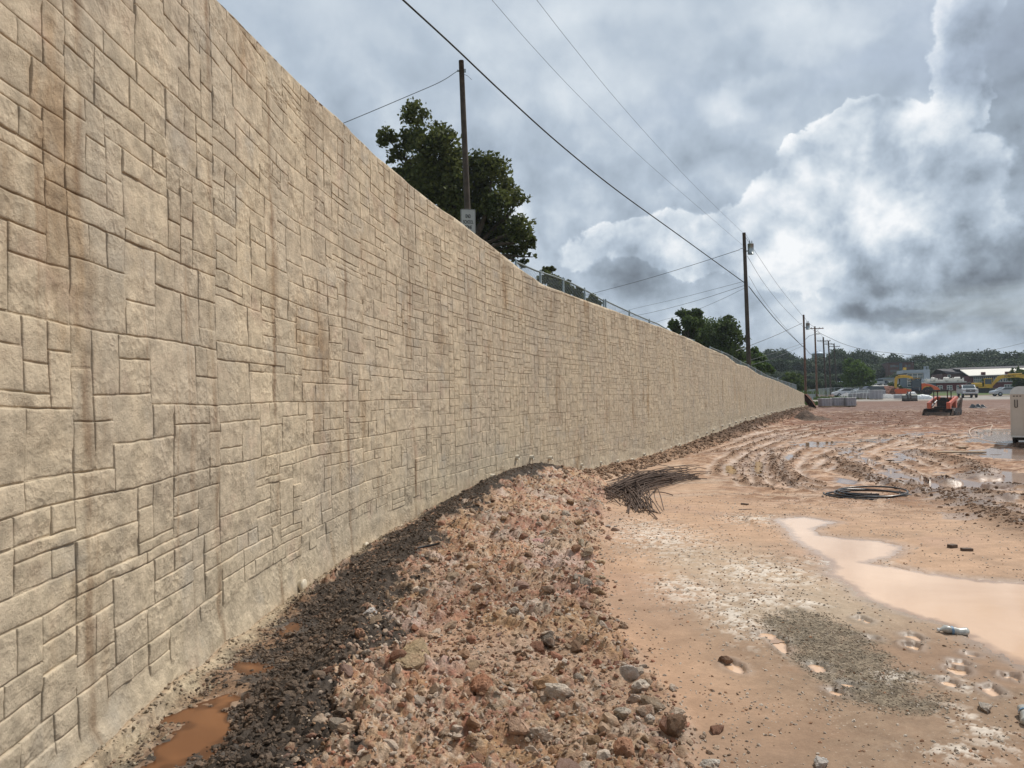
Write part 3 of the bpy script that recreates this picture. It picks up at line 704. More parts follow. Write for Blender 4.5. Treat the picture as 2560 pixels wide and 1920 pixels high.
RUB = RUB[np.argsort(RUB[:, 0])]
def rub_x(y):
    return np.interp(y, RUB[:, 0], RUB[:, 1]) + .14 * fbm(np.asarray(y) * 1.3, 5.5, 3)
RIDGE = [([(2128, 1160), (2150, 1188), (2205, 1200), (2265, 1216), (2330, 1242), (2400, 1272), (2480, 1320), (2570, 1372), (2700, 1440)], .42, .085),
         ([(2285, 1128), (2340, 1142), (2405, 1152), (2440, 1172), (2452, 1192)], .45, .09), ([(2395, 1226), (2465, 1246), (2560, 1262), (2680, 1270)], .4, .07), ([(2515, 1216), (2570, 1222)], .4, .12),
         ([(1955, 1146), (1960, 1180), (1985, 1208), (2050, 1222)], .16, .03), ([(1835, 1196), (1900, 1212), (1960, 1222)], .12, .025), ([(2048, 1135), (2100, 1150), (2120, 1170)], .2, .03),
         ([(2350, 1195), (2375, 1205)], .25, .08), ([(2400, 1130), (2430, 1140)], .2, .05), ([(1925, 1120), (1935, 1150), (1950, 1185), (1990, 1215)], .14, .02)]
RIDGE = [(world_poly(p, -.3), w_, h_) for p, w_, h_ in RIDGE]
RUTS = [world_poly(p, -.3) for p in [[(1813,1187),(1817,1165),(1843,1143),(1878,1126),(1912,1122)],[(1886,1206),(1877,1176),(1889,1148),(1906,1130),(1939,1119)],[(1930,1211),(1904,1187),(1903,1161),(1919,1135)],[(1993,1201),(1957,1174),(1952,1158),(1978,1130),(2006,1116)],[(2077,1217),(2017,1204),(1978,1191),(1956,1174)],[(2034,1169),(2060,1148),(2099,1135),(2119,1117)],[(2164,1143),(2216,1161),(2281,1191),(2338,1226)],[(2103,1130),(2143,1122),(2199,1104),(2251,1087)],[(1834,1100),(1904,1082),(1991,1069),(2077,1061),(2164,1056)],[(1947,1102),(2017,1087),(2099,1075),(2208,1069),(2294,1065)],[(2268,1118),(2338,1104),(2425,1087),(2503,1082)],[(1843,1141),(1904,1114),(1969,1089),(2034,1078)],[(1782,1130),(1843,1114),(1904,1098),(1973,1080)],[(2121,1091),(2208,1087),(2294,1098),(2364,1117)],[(2034,1143),(2086,1143),(2138,1156)],[(2229,1130),(2277,1143),(2329,1165)],[(2112,1174),(2173,1191),(2216,1213)],[(2373,1243),(2446,1260),(2520,1299),(2560,1330)]]]
GRAV = world_poly([(1905, 1545), (1960, 1530), (2050, 1535), (2110, 1560), (2180, 1600), (2240, 1660), (2330, 1720), (2340, 1770), (2290, 1790), (2200, 1775), (2120, 1735), (2040, 1690), (1975, 1640), (1925, 1590)], 0)
CHALK = [(1890, 1500, 120, 26), (2010, 1510, 60, 14), (1720, 1475, 90, 40), (1830, 1540, 70, 60), (2400, 1880, 120, 26), (2230, 1690, 80, 20), (2100, 1400, 120, 12), (1640, 1330, 120, 50), (1900, 1430, 150, 40), (2450, 1820, 60, 60), (1880, 1285, 70, 20), (1570, 1345, 26, 5), (1560, 1360, 16, 4), (2400, 1710, 40, 20)]
CHALKW = []
for cx, cy, rx, ry in CHALK:
    c = atz(cx, cy, 0); e = atz(cx + rx, cy, 0); f = atz(cx, cy - ry, 0); CHALKW.append((c.x, c.y, max(.05, e.x - c.x), max(.05, f.y - c.y)))
PAL = np.array((.89, .83, .78)) * np.array([(.58, .53, .47), (.58, .52, .45), (.42, .20, .14), (.30, .15, .10), (.55, .49, .42), (.50, .42, .34), (.42, .32, .225), (.38, .245, .145), (.36, .20, .155), (.38, .26, .215), (.27, .16, .105), (.46, .365, .29), (.34, .275, .21), (.52, .455, .385), (.35, .215, .135), (.44, .345, .26)])
DARK = np.array((.058, .046, .037))

ROUGH = {}
def terrain(x, y, color=True):
    x = np.asarray(x, float); y = np.asarray(y, float)
    wd, ws = wall_dist(x, y); base = g0(x, y)
    zb = zbase(ws); nw = sstep(2.6, .3, wd) * sstep(WL + 1, WL - 4, ws)
    base = lerp(base, np.minimum(zb, base + .35), nw * sstep(9, 5, np.abs(wd)) )
    h = base.copy()
    rx = rub_x(y); wx = np.interp(y, WP[:, 1], WP[:, 0])
    inr = sstep(.10, -.12, x - rx) * sstep(21.5, 19.5, y) * sstep(-.05, .12, wd)        # rubble slope
    near = y < 60
    # cross profile of the bank of spoil along the wall
    crest = np.interp(y, [-5, 3, 5, 8, 11, 13.5, 16, 18, 20], [.02, .05, .10, .22, .38, .55, .52, .28, .02])
    tpos = np.clip((wd - .0) / np.maximum(rx - wx, .5), 0, 1)
    mud = sstep(6.6, 5.8, y)                                                # trough with slurry beside the wall
    prof = np.interp(tpos, [0, .10, .22, .34, .55, .8, 1], [.42, .62, .95, 1.0, .62, .26, 0])
    profn = np.interp(wd, [0, .10, .2, .5, .72, 1.0, 1.5, 2.4], [.06, .0, -.08, -.08, .06, .10, .05, .0])
    h = h + inr * lerp(crest * prof, profn * 1.0, mud)
    lump = fbm(x * .9, y * .9 + 30, 4)
    h = h + inr * (.06 * lump + .07 * fbm(x * 2.3, y * 2.3 + 8, 4, .6)) * sstep(.45, .8, wd)
    col = np.zeros(x.shape + (3,)); wet = np.zeros(x.shape)
    f1 = fbm(x * .55, y * .55, 4); f2 = fbm(x * .33 + 40, y * 1.1 + 9, 4); f3 = fbm(x * 2.2, y * 2.2 + 5, 4)
    # sand, washed smooth
    h = h + .012 * f1 + .006 * f3 + .004 * fbm(x * 3 + f1 * 2, y * 9, 3) * (y < 14)
    h = h + sstep(16, 26, y) * (.045 * f1 + .03 * f3)
    # rutted, churned middle ground
    ch = sstep(9.5, 14, y) * sstep(2.8, 5.5, x - .12 * np.maximum(y - 12, 0)) * (1 - inr) + sstep(24, 38, y) * sstep(.8, 3, wd) * .8
    ch = np.clip(ch, 0, 1) * sstep(96, 78, y)
    ang = .38 * f1 + .20; u1 = (x * np.cos(ang) - (y * .42) * np.sin(ang))
    rut = perlin(u1 * 1.5 + f1 * 1.6, y * .10 + 3); rut2 = perlin(u1 * 3.6 + 9, y * .16)
    chn = fbm(x * 1.5, y * 1.1 + 77, 4, .6)
    h = h + ch * (.040 * rut + .022 * rut2 + .045 * np.clip(chn, -.3, .6))
    far_ch = sstep(30, 46, y) * sstep(72, 60, y)
    h = h + far_ch * ch * .07 * np.abs(fbm(x * .8 + 8, y * .8, 4, .6))
    rid = np.zeros(x.shape)
    for P, wd_, hh in RIDGE:
        bb = (x > P[:, 0].min() - 2) & (x < P[:, 0].max() + 2) & (y > P[:, 1].min() - 2) & (y < P[:, 1].max() + 2)
        if bb.any():
            d = line_dist(x[bb], y[bb], P) + .16 * fbm(x[bb] * 2, y[bb] * 2, 3) * (wd_ > .2) + .04 * perlin(x[bb] * 5, y[bb] * 5)
            k = np.exp(-(d / wd_) ** 2 * 1.6); rr_ = rid[bb]; h[bb] += hh * k; rid[bb] = np.maximum(rr_, k)
    rutm = np.zeros(x.shape); rute = np.zeros(x.shape)
    for P in RUTS:
        bb = (x > P[:, 0].min() - 1.5) & (x < P[:, 0].max() + 1.5) & (y > P[:, 1].min() - 1.5) & (y < P[:, 1].max() + 1.5)
        if bb.any():
            X, Y = x[bb], y[bb]; sc_ = np.clip(Y / 22, .8, 2.2); d = line_dist(X, Y, P) / sc_ + .05 * fbm(X * 1.3, Y * 1.3, 3)
            g1 = np.exp(-(d / .10) ** 2); e1 = np.exp(-((d - .24) / .09) ** 2); g2 = np.exp(-((d - .50) / .08) ** 2) * .8
            rutm[bb] = np.maximum(rutm[bb], np.maximum(g1, g2)); rute[bb] = np.maximum(rute[bb], e1); h[bb] += -.035 * np.maximum(g1, g2) + .045 * e1 * (.6 + 1.2 * chn[bb])
    gd = poly_sdf(x, y, GRAV) + .30 * fbm(x * 3.2, y * 3.2, 4, .6); grav = sstep(.10, -.14, gd) * near
    gpatch = sstep(.50, .62, .5 + f2 * .9) * sstep(7, 4, y) * sstep(.2, 1, x - rx) * .5
    chalk = np.zeros(x.shape)
    for cx, cy, ax, ay in CHALKW:
        q = ((x - cx) / ax) ** 2 + ((y - cy) / ay) ** 2; chalk = np.maximum(chalk, np.exp(-q * .9))
    fle = fbm(x * 9, y * 9 + 11, 5, .72); chalk = chalk * sstep(.02, .2, fle + .22 * (chalk - .35)) * (1 - inr)
    h = h + chalk * .006
    # rubble relief: clods of several sizes, each with a colour of its own
    rb = inr > .01
    if rb.any():
        X, Y = x[rb], y[rb]; hh = np.zeros(X.shape); cc = np.tile(np.array((.30, .19, .13)), (len(X), 1)); m_ = inr[rb]
        wxy = .02 * perlin(X * 17, Y * 17); big = sstep(-.3, .5, fbm(X * .8 + 3, Y * .8, 3))
        for sc_, am, seed in ((.34, .055, 0), (.17, .045, 21), (.085, .026, 43), (.045, .015, 71), (.026, .008, 93)):
            d, idc = cells((X + wxy) / sc_ + seed, (Y - wxy) / sc_ + seed * 2)
            pres = RC[idc, 1]; k = np.clip(1 - (d * 1.75) ** 2, 0, 1) ** .75; on = (pres > (.55 if sc_ > .2 else .35)); k = k * on * (.4 + .9 * RC[idc, 2])
            hh += am * k; c2 = PAL[(RC[idc, 3] * len(PAL)).astype(int)]
            wgt = sstep(.03, .35, k)[:, None] * (.68 if sc_ < .2 else .45); cc = cc * (1 - wgt) + c2 * wgt
        zon = fbm(X * .55 + 12, Y * .55, 4)[:, None]; cc = cc * (1 + .45 * zon) * np.array([1.0, .97, .93]) ** (1 + 3 * np.clip(zon, 0, 1))
        redz = sstep(.0, .28, fbm(X * .9 + 60, Y * .9, 4))[:, None]; cc = lerp(cc, cc * .5 + np.array((.37, .17, .125)) * .5, redz * .8); whz = sstep(.05, .30, fbm(X * 1.1 + 160, Y * 1.1, 4))[:, None]; cc = lerp(cc, cc * .45 + np.array((.55, .475, .42)) * .55, whz * .8); ocz = sstep(.12, .30, fbm(X * 1.0 + 260, Y * 1.0, 4))[:, None]; cc = lerp(cc, cc * .5 + np.array((.40, .25, .12)) * .5, ocz * .8)
        flat = sstep(.08, .28, fbm(X * .9 + 90, Y * .7, 3)); hh *= 1 - .75 * flat; cc = lerp(cc, np.array((.39, .26, .175)), (flat * .75)[:, None])
        # dark band of blackish gravel along the wall
        WD, TP = wd[rb], tpos[rb]
        c1 = np.interp(Y, [2, 4, 6.5, 8.5, 11, 14, 18], [.88, .84, .68, .62, .58, .56, .5]); hw = np.interp(Y, [2, 4, 6.5, 9, 12, 15, 18], [.46, .42, .44, .44, .46, .52, .34])
        dk = sstep(1.12, .92, np.abs(WD - c1) / hw + 1.9 * fbm(X * 1.7, Y * 1.7, 5, .66) + .3 * (RC[cells(X / .11, Y / .11)[1], 0] - .5)) * sstep(18.6, 17.4, Y)
        dk2 = sstep(.30, .44, fbm(X * 1.7 + 33, Y * 2.2, 4)) * sstep(2.3, 1.2, WD) * sstep(14, 10, Y); dk = np.maximum(dk, dk2 * .85)
        dcol = DARK * (.6 + .9 * RC[cells(X / .05, Y / .05)[1], 0])[:, None]
        cc = lerp(cc, dcol, dk[:, None]); d4, i4 = cells(X / .045 + 7, Y / .045); hh = lerp(hh, .35 * hh + .022 * np.clip(1 - d4 * 1.5, 0, 1) + .07 * fbm(X * 2.2, Y * 2.2, 5, .6), dk)
        mudl = sstep(.62, .45, WD + .12 * fbm(X * 3, Y * 3, 3)) * sstep(7.5, 6.5, Y); cc = lerp(cc, np.array((.20, .125, .075)) * (.7 + .6 * RC[i4, 0])[:, None], (mudl * .8 * (1 - dk))[:, None])
        # pale spill of shotcrete right against the wall
        sp = sstep(.25, .05, WD + .10 * fbm(X * 4, Y * 4, 3)) * sstep(19.5, 17.8, Y); cc = lerp(cc, np.array((.40, .33, .23)) * (.75 + .5 * RC[i4, 1])[:, None], sp[:, None]); hh = lerp(hh, .012 * np.clip(1 - d4 * 1.5, 0, 1) + .035 * sstep(.2, 0, WD), sp)
        h[rb] += hh * m_; col[rb] = cc
    # narrow strip of brown rubble further along the wall
    strip = sstep(1.5, .7, wd + .35 * fbm(x * 1.1, y * 1.1, 3)) * sstep(18.5, 20, y) * (wd > -.5) * sstep(WL + 3, WL - 1, ws)
    d5, i5 = cells(x / .16 + 3, y / .16)
    h = h + strip * (.07 + .06 * np.clip(1 - d5 * 1.4, 0, 1) * RC[i5, 0] + .05 * chn + sstep(30, 60, y) * .12 * np.clip(chn + .3, 0, 1))
    # puddles
    inside = []
    for p in PUD:
        P = p['w']; g = .5 if p.get('hole') else 1.4
        bb = (x > P[:, 0].min() - g) & (x < P[:, 0].max() + g) & (y > P[:, 1].min() - g) & (y < P[:, 1].max() + g)
        if not bb.any(): continue
        X, Y = x[bb], y[bb]; sd = poly_sdf(X, Y, P) + p['n'] * (1.3 if p['n'] < .2 else 3.2) * fbm(X * (.5 / p['n'] if p['n'] > .02 else 12), Y * (.5 / p['n'] if p['n'] > .02 else 12), 4) * 1.2
        hb = h[bb]; h0_ = hb.copy(); z = p['z']; tgt = z + np.clip(sd, 0, 1) * (.10 if p.get('hole') else .05) + .003 + .006 * np.clip(f3[bb], -.3, 1)
        k = sstep(.5 if not p.get('hole') else .2, 0, sd) * (1.0 if p.get('hole') or p['n'] < .2 else (h0_ < z + .07))
        if p.get('hole'):
            lip = np.exp(-((sd - .03) / .028) ** 2) * (.012 + .03 * np.clip(f3[bb] + fle[bb], 0, 1)); hb = lerp(hb, tgt, k * .8) + lip
        else:
            hb = lerp(hb, np.where(rid[bb] > .15, np.maximum(tgt, hb), tgt), k)
        h[bb] = np.where((sd < .35) & (sd > 0), np.maximum(hb, z + .0025), hb); inside.append((bb, (sd < 0) & (rid[bb] < .12) & (h0_ < z + .07) if not p.get('hole') else sd < 0, z - .004 - np.clip(-sd, 0, .3) * .12))
        wet[bb] = np.maximum(wet[bb], sstep(.22 if not p.get('hole') else .10, -.02, sd) * (1 - inr[bb] * .4))
    for bb, m_, v_ in inside:
        hb = h[bb]; hb[m_] = v_[m_]; h[bb] = hb
    if not color: return h
    # colours outside the rubble
    sand = np.array((.425, .280, .186)); c = np.tile(sand, x.shape + (1,)) * (1 + .10 * f2)[..., None]
    c = lerp(c, np.array((.37, .245, .178)), sstep(.0, .35, f1)[..., None] * .6)
    strk = fbm(x * .8 + .9 * f1, y * 4.2 - x * 1.1, 5); c = c * (1 + .20 * strk)[..., None]; c = lerp(c, np.array((.34, .21, .135)), (sstep(.5, .05, x - rx) * sstep(12, 8, y) * .5)[..., None])
    dmp = sstep(.02, .30, fbm(x * .9 + 300, y * .9, 5, .6)) * sstep(16, 10, y); c = lerp(c, np.array((.285, .195, .135)), (dmp * .45)[..., None])
    brown = sstep(.5, 1.7, x + .9 * f1) * sstep(7.2, 4.8, y + 1.2 * f1); c = lerp(c, np.array((.24, .16, .108)), (brown * .85)[..., None])
    greyw = sstep(10, 6.5, y + 2 * f1) * sstep(5.0, 6.0, y) * sstep(1.2, 1.9, x) * sstep(3.6, 2.6, x); c = lerp(c, np.array((.385, .315, .235)), (greyw * .7)[..., None])
    pale = sstep(12, 18, y) * sstep(70, 44, y); c = lerp(c, np.array((.48, .345, .245)), (pale * .5)[..., None])
    c = lerp(c, np.array((.40, .33, .26)), (pale * sstep(.05, .3, f2) * .7)[..., None])
    mk = ch * sstep(-.05, .35, .8 * chn + .55 * rut + .15 * rut2 + .10); c = lerp(c, np.array((.25, .145, .09)), (mk * .85)[..., None])
    st_ = fbm(u1 * 2.6 + .8 * f1, y * .30 + 11, 5, .62); c = lerp(c, np.array((.215, .125, .078)), (np.maximum(ch, pale * .45) * sstep(.04, .26, st_) * .85)[..., None])
    sp_ = fbm(x * 3.1, y * 2.3 + 5, 4, .7); c = lerp(c, np.array((.17, .098, .062)), (np.maximum(ch, rute * .8) * sstep(.10, .30, sp_) * .75)[..., None]); c = lerp(c, np.array((.52, .39, .29)), (np.maximum(ch, pale * .6) * sstep(-.06, -.28, st_) * .7)[..., None])
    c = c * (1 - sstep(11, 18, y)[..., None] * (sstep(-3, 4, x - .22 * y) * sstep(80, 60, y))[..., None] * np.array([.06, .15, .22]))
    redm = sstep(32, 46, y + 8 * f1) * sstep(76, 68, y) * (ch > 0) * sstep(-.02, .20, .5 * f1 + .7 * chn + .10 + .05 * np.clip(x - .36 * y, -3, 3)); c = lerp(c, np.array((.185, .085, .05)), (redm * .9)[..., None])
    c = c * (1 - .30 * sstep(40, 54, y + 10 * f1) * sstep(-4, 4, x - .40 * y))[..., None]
    mauve = sstep(68, 80, y + 6 * f1) * sstep(3, 8, x - 18 + 0 * y); c = lerp(c, np.array((.165, .098, .076)) * (1 + .25 * fbm(x * .15, y * .8, 4))[..., None], (sstep(68, 78, y + 8 * f1))[..., None] * .9)
    gl = sstep(97, 104, y + 3 * f1) * sstep(126, 118, y); c = lerp(c, np.array((.29, .265, .235)), gl[..., None])
    gr = sstep(122, 130, y) * sstep(.3, .9, sstep(60, 75, x)); grs = np.array((.075, .115, .03))
    c = lerp(c, grs * (1 + .3 * f3)[..., None], gr[..., None]); bk = sstep(140, 160, y); c = lerp(c, np.array((.05, .065, .028)), bk[..., None])
    c = lerp(c, np.array((.19, .115, .072)), (np.clip(rute * 1.1, 0, 1) * sstep(-.30, .15, chn) * .9)[..., None]); c = lerp(c, np.array((.47, .36, .27)), (rutm * .5 * (1 - rute))[..., None])
    c = lerp(c, np.array((.215, .135, .088)) * (.85 + .6 * fbm(x * 3, y * 3, 3))[..., None], (rid * .9)[..., None])
    d6, i6 = cells(x / .035, y / .035); c = lerp(c, np.array((.20, .165, .12)) * (.55 + .9 * RC[i6, 0])[..., None], (np.maximum(grav, gpatch * .5) * .9)[..., None])
    c = lerp(c, np.array((.60, .535, .46)) * (.85 + .3 * RC[i6, 1])[..., None], (chalk * .85)[..., None])
    sc_ = np.array((.25, .16, .105)) * (.55 + .9 * RC[i5, 3])[..., None]; sc_ = lerp(sc_, np.array((.095, .06, .042)) * (.6 + .8 * RC[i5, 1])[..., None], sstep(26, 42, y)[..., None])
    c = lerp(c, sc_, strip[..., None])
    c = lerp(c, col, inr[..., None])
    c = c * (1 - .22 * wet * (1 - inr))[..., None]
    ROUGH['v'] = np.clip(np.maximum(inr, np.maximum(strip, np.maximum(rid, np.maximum(grav, .75 * ch)))) + .0, 0, 1)
    wet = np.maximum(wet, rutm * .75 * (y > 12)); wet = np.clip(wet + ch * .45 * sstep(.1, -.2, chn), 0, 1) * (1 - strip)
    return h, np.clip(c, .005, .9), wet

rr_ = [1.25]
while rr_[-1] < 2600:
    r = rr_[-1]; rr_.append(r + (.0085 + .00105 * r ** 1.5 if r < 70 else .0085 * r * (1 + (r - 70) / 60)))
R = np.array(rr_)
A = np.concatenate([np.linspace(-math.pi, -.80, 46, endpoint=False), np.arange(-.80, .72, .00205), np.linspace(.72, math.pi, 46)])
RR, AA = np.meshgrid(R, A, indexing='ij'); gx = RR * np.sin(AA); gy = RR * np.cos(AA)
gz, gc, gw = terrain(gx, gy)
nr, na = gx.shape
i = np.arange(nr - 1)[:, None]; j = np.arange(na - 1)[None, :]; f = i * na + j
F = np.stack([f, f + 1, f + na + 1, f + na], -1).reshape(-1, 4)
# nothing of the lower ground is needed behind the wall
V = np.stack([gx, gy, gz], -1).reshape(-1, 3)
wdv, wsv = wall_dist(V[:, 0], V[:, 1]); bad = (wdv < -.45) & (wsv > .5) & (wsv < WL - .5)
F = F[~bad[F].all(1)]; used = np.zeros(len(V), bool); used[F.ravel()] = True; remap = np.cumsum(used) - 1
me = fast_mesh('ground', V[used], remap[F], True)
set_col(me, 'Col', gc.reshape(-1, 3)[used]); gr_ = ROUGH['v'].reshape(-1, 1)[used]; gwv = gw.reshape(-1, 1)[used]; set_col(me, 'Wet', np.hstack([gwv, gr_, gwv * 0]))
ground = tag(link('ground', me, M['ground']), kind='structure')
# the ground just below the camera
a_ = np.linspace(0, 2 * math.pi, 49)[:-1]; MB().add([(0, 0, 0)] + [(1.3 * math.sin(t), 1.3 * math.cos(t), -.01) for t in a_], [(0, 1 + (k + 1) % 48, 1 + k) for k in range(48)])
def tz(x, y): return float(terrain(np.array([float(x)]), np.array([float(y)]), False)[0])

for p in PUD:
    P = p['w']; mg = .3 if p['n'] < .2 else 1.3; lo, hi = P.min(0) - mg, P.max(0) + mg; m_ = 46 if p.get('hole') else 130
    gx_, gy_ = np.meshgrid(np.linspace(lo[0], hi[0], m_), np.linspace(lo[1], hi[1], m_), indexing='ij'); sd = poly_sdf(gx_, gy_, P)
    nz = p['n'] * (1.56 if p['n'] < .2 else 3.84) * fbm(gx_ * (.5 / p['n'] if p['n'] > .02 else 12), gy_ * (.5 / p['n'] if p['n'] > .02 else 12), 4); sdn = sd + nz
    ok = sdn < (.05 if p.get('hole') or p['n'] < .1 else .3)
    i = np.arange(m_ - 1)[:, None]; j = np.arange(m_ - 1)[None]; f = i * m_ + j; F = np.stack([f, f + m_, f + m_ + 1, f + 1], -1).reshape(-1, 4); F = F[ok.ravel()[F].any(1)]
    used = np.zeros(m_ * m_, bool); used[F.ravel()] = True; rm = np.cumsum(used) - 1
    me = fast_mesh('puddle', np.stack([gx_.ravel(), gy_.ravel(), np.full(m_ * m_, p['z'])], -1)[used], rm[F]); dpt = np.clip(-sdn.ravel()[used] / (.05 if p.get('hole') else .22), 0, 1); set_col(me, 'Depth', np.repeat(dpt[:, None], 3, 1))
    o = tag(link('puddle', me, M[p['m']]), kind='structure')

# upper ground behind the wall, level with its top
sv = np.concatenate([np.arange(0, WL, 1.2), [WL]]); offs = [.30, .6, 1.2, 2.5, 5, 9, 16, 30, 60, 120]
UZ = []
V = []; 
for s in sv:
    zt = float(ztop(s)) - .12; x, y, tx, ty = plan(s)
    for o_ in offs:
        m = -o_; zz_ = zt - .10 * min(o_, 3) / 3 + .01 * perlin(s * .3, o_)
        V.append((x + ty * m - zt * TANB * ty, y - tx * m, zz_))
n1 = len(offs); F = [(a * n1 + b, a * n1 + b + 1, (a + 1) * n1 + b + 1, (a + 1) * n1 + b) for a in range(len(sv) - 1) for b in range(n1 - 1)]
me = fast_mesh('upper_ground', V, np.array(F), True); gcol = np.tile((.10, .115, .05), (len(V), 1)); set_col(me, 'Col', gcol); set_col(me, 'Wet', gcol * 0)
tag(link('upper_ground', me, M['ground']), kind='structure')
def upper_z(x, y):
    d, s = wall_dist(np.array([float(x)]), np.array([float(y)])); return float(ztop(s[0])) - .22

# ------------------------------------------------------------------ loose stones
def scatter(name, pts, sizes, cols, protos, mat, label=None, cat=None, sink=.25, smooth=False, seed=1):
    r = np.random.RandomState(seed); Vs, Fs, Cs = [], [], []; nb = 0
    pts = np.asarray(pts); z = terrain(pts[:, 0], pts[:, 1], False)
    for k in range(len(pts)):
        Vp, Fp = protos[r.randint(len(protos))]; a = r.rand() * 6.283; ca, sa = math.cos(a), math.sin(a)
        tl = r.normal(size=2) * .25; q = Vp * np.array([1, r.uniform(.7, 1), r.uniform(.7, 1.05)]) * sizes[k]
        q = np.stack([q[:, 0] * ca - q[:, 1] * sa, q[:, 0] * sa + q[:, 1] * ca, q[:, 2] + q[:, 0] * tl[0] + q[:, 1] * tl[1]], -1)
        q += np.array([pts[k, 0], pts[k, 1], z[k] + sizes[k] * (.6 - sink * 1.6)])
        Vs.append(q); Fs.append(Fp + nb); nb += len(Vp); Cs.append(np.repeat((cols[k] * r.uniform(.8, 1.15))[None], len(Vp), 0))
    me = fast_mesh(name, np.concatenate(Vs), np.concatenate(Fs), smooth); set_col(me, 'Col', np.clip(np.concatenate(Cs), 0, .9))
    o = link(name, me, mat); tag(o, label, cat, None, 'stuff'); return o
PS = [rock_shape(100 + k, 0, .3, 5) for k in range(14)]; PM = [rock_shape(200 + k, 1, .3, 8) for k in range(14)]
rs = np.random.RandomState(5)
def rub_points(n, y0=2.6, y1=19.5, pw=1.6):
    o = []
    while len(o) < n:
        y = y0 + (y1 - y0) * rs.rand(n * 3) ** pw; x = rs.uniform(-2.2, 2.2, n * 3)
        d, s_ = wall_dist(x, y); ok = (d > .95 + .2 * rs.rand(n * 3)) & (x < rub_x(y) + rs.exponential(.05, n * 3)) & (s_ > 0)
        o += list(zip(x[ok], y[ok]))
    return np.array(o[:n])
pp = rub_points(5200); scatter('rubble_pebbles', pp, .012 + .016 * rs.rand(len(pp)) ** 2, PAL[rs.randint(0, len(PAL), len(pp))], PS, M['rock'], 'small broken stone pebbles spread over the rubble bank', 'gravel')
pp = rub_points(1100); scatter('rubble_clods', pp, .018 + .050 * rs.rand(len(pp)) ** 3.5, PAL[rs.randint(0, len(PAL), len(pp))], PM, M['rock'], 'fist sized pale and reddish clods heaped over the rubble bank', 'rubble')
# dark gravel band
def wall_points(n, y0, y1, d0, d1, pw=1.5):
    y = y0 + (y1 - y0) * rs.rand(n) ** pw; s_ = np.interp(y, WP[:, 1], WS); d = rs.uniform(d0, d1, n); x, yy, tx, ty = plan(s_); return np.stack([x + ty * d, yy - tx * d], -1)
def dband(n):
    y = 2.8 + 14.6 * rs.rand(n) ** 1.4; s_ = np.interp(y, WP[:, 1], WS)
    c1 = np.interp(y, [2, 4, 6.5, 8.5, 11, 14, 18], [.82, .80, .62, .62, .62, .6, .5]); hw = np.interp(y, [2, 4, 6.5, 9, 12, 15, 18], [.40, .36, .40, .42, .40, .34, .22])
    d = c1 + hw * rs.normal(size=n) * .55; d = np.clip(d, .2, 2); x, yy, tx, ty = plan(s_); return np.stack([x + ty * d, yy - tx * d], -1)
pp = rub_points(9000, 2.6, 9, 1.5); scatter('rubble_grit', pp, .006 + .008 * rs.rand(len(pp)) ** 2, PAL[rs.randint(0, len(PAL), len(pp))], PS, M['rock'], 'fine grit between the clods of the rubble bank', 'gravel', seed=15)
pp = dband(9000); scatter('dark_gravel', pp, .009 + .016 * rs.rand(len(pp)) ** 3, DARK * rs.uniform(.6, 1.7, (len(pp), 1)), PS, M['rock'], 'blackish crumbly gravel banked along the foot of the wall', 'gravel', seed=3)
pp = dband(300); scatter('dark_clods', pp, .016 + .040 * rs.rand(len(pp)) ** 3, DARK * rs.uniform(.8, 2.2, (len(pp), 1)), PM, M['rock'], 'dark clods of broken asphalt and soil along the wall foot', 'rubble', seed=4)
pp = wall_points(2600, 2.6, 7.2, .16, .60, 1.0); pp = pp[fbm(pp[:, 0] * 2.5, pp[:, 1] * 2.5, 3) > -.10]
for p in PUD:
    if p['m'] == 'mudwater': pp = pp[poly_sdf(pp[:, 0], pp[:, 1], p['w']) > -.02 - .10 * (rs.rand(len(pp)) < .12)]
scatter('wall_side_gravel', pp, .006 + .015 * rs.rand(len(pp)) ** 3, DARK * rs.uniform(.8, 2.6, (len(pp), 1)), PS, M['rock'], 'grey and black grit between the wall foot and the dark bank', 'gravel', seed=16)
pp = wall_points(2600, 2.6, 18, .02, .26); scatter('mortar_crumbs', pp, .006 + .012 * rs.rand(len(pp)) ** 2, np.array((.44, .37, .27)) * rs.uniform(.6, 1.1, (len(pp), 1)), PS, M['rock'], 'cream shotcrete crumbs spilled against the wall foot', 'gravel', seed=6)
# brown stones along the far foot
pp = wall_points(3200, 18, 78, .10, 1.4, 1.3); sc2 = np.where(pp[:, 1:2] > 32, .55, 1.0) * rs.uniform(.5, 1.4, (len(pp), 1))
scatter('wall_foot_stones', pp, .03 + .06 * rs.rand(len(pp)) ** 2, np.array((.27, .18, .12)) * sc2, PS, M['rock'], 'brown stones and clods strewn along the far foot of the wall', 'rubble', seed=8)
# flecks on the sand
def sand_points(n):
    o = []
    while len(o) < n:
        y = 2.6 + 13 * rs.rand(n * 4) ** 1.5; x = rs.uniform(-.4, 1, n * 4) * y * .72 + .2
        ch_ = np.zeros(len(x))
        for cx, cy, ax, ay in CHALKW: ch_ = np.maximum(ch_, np.exp(-(((x - cx) / ax) ** 2 + ((y - cy) / ay) ** 2) * .6))
        clus = sstep(-.05, .35, fbm(x * 1.3, y * 1.3 + 70, 4)); ok = (x > rub_x(y) + .03) & (rs.rand(len(x)) < .10 + .5 * ch_ + .35 * clus) & (poly_sdf(x, y, PUD[0]['w']) > .05)
        o += list(zip(x[ok], y[ok]))
    return np.array(o[:n])
pp = sand_points(6500); pick = rs.rand(len(pp))
cc_ = np.where(pick[:, None] < .72, np.array((.56, .49, .41)), np.where(pick[:, None] < .84, np.array((.17, .12, .085)), np.array((.40, .22, .13))))
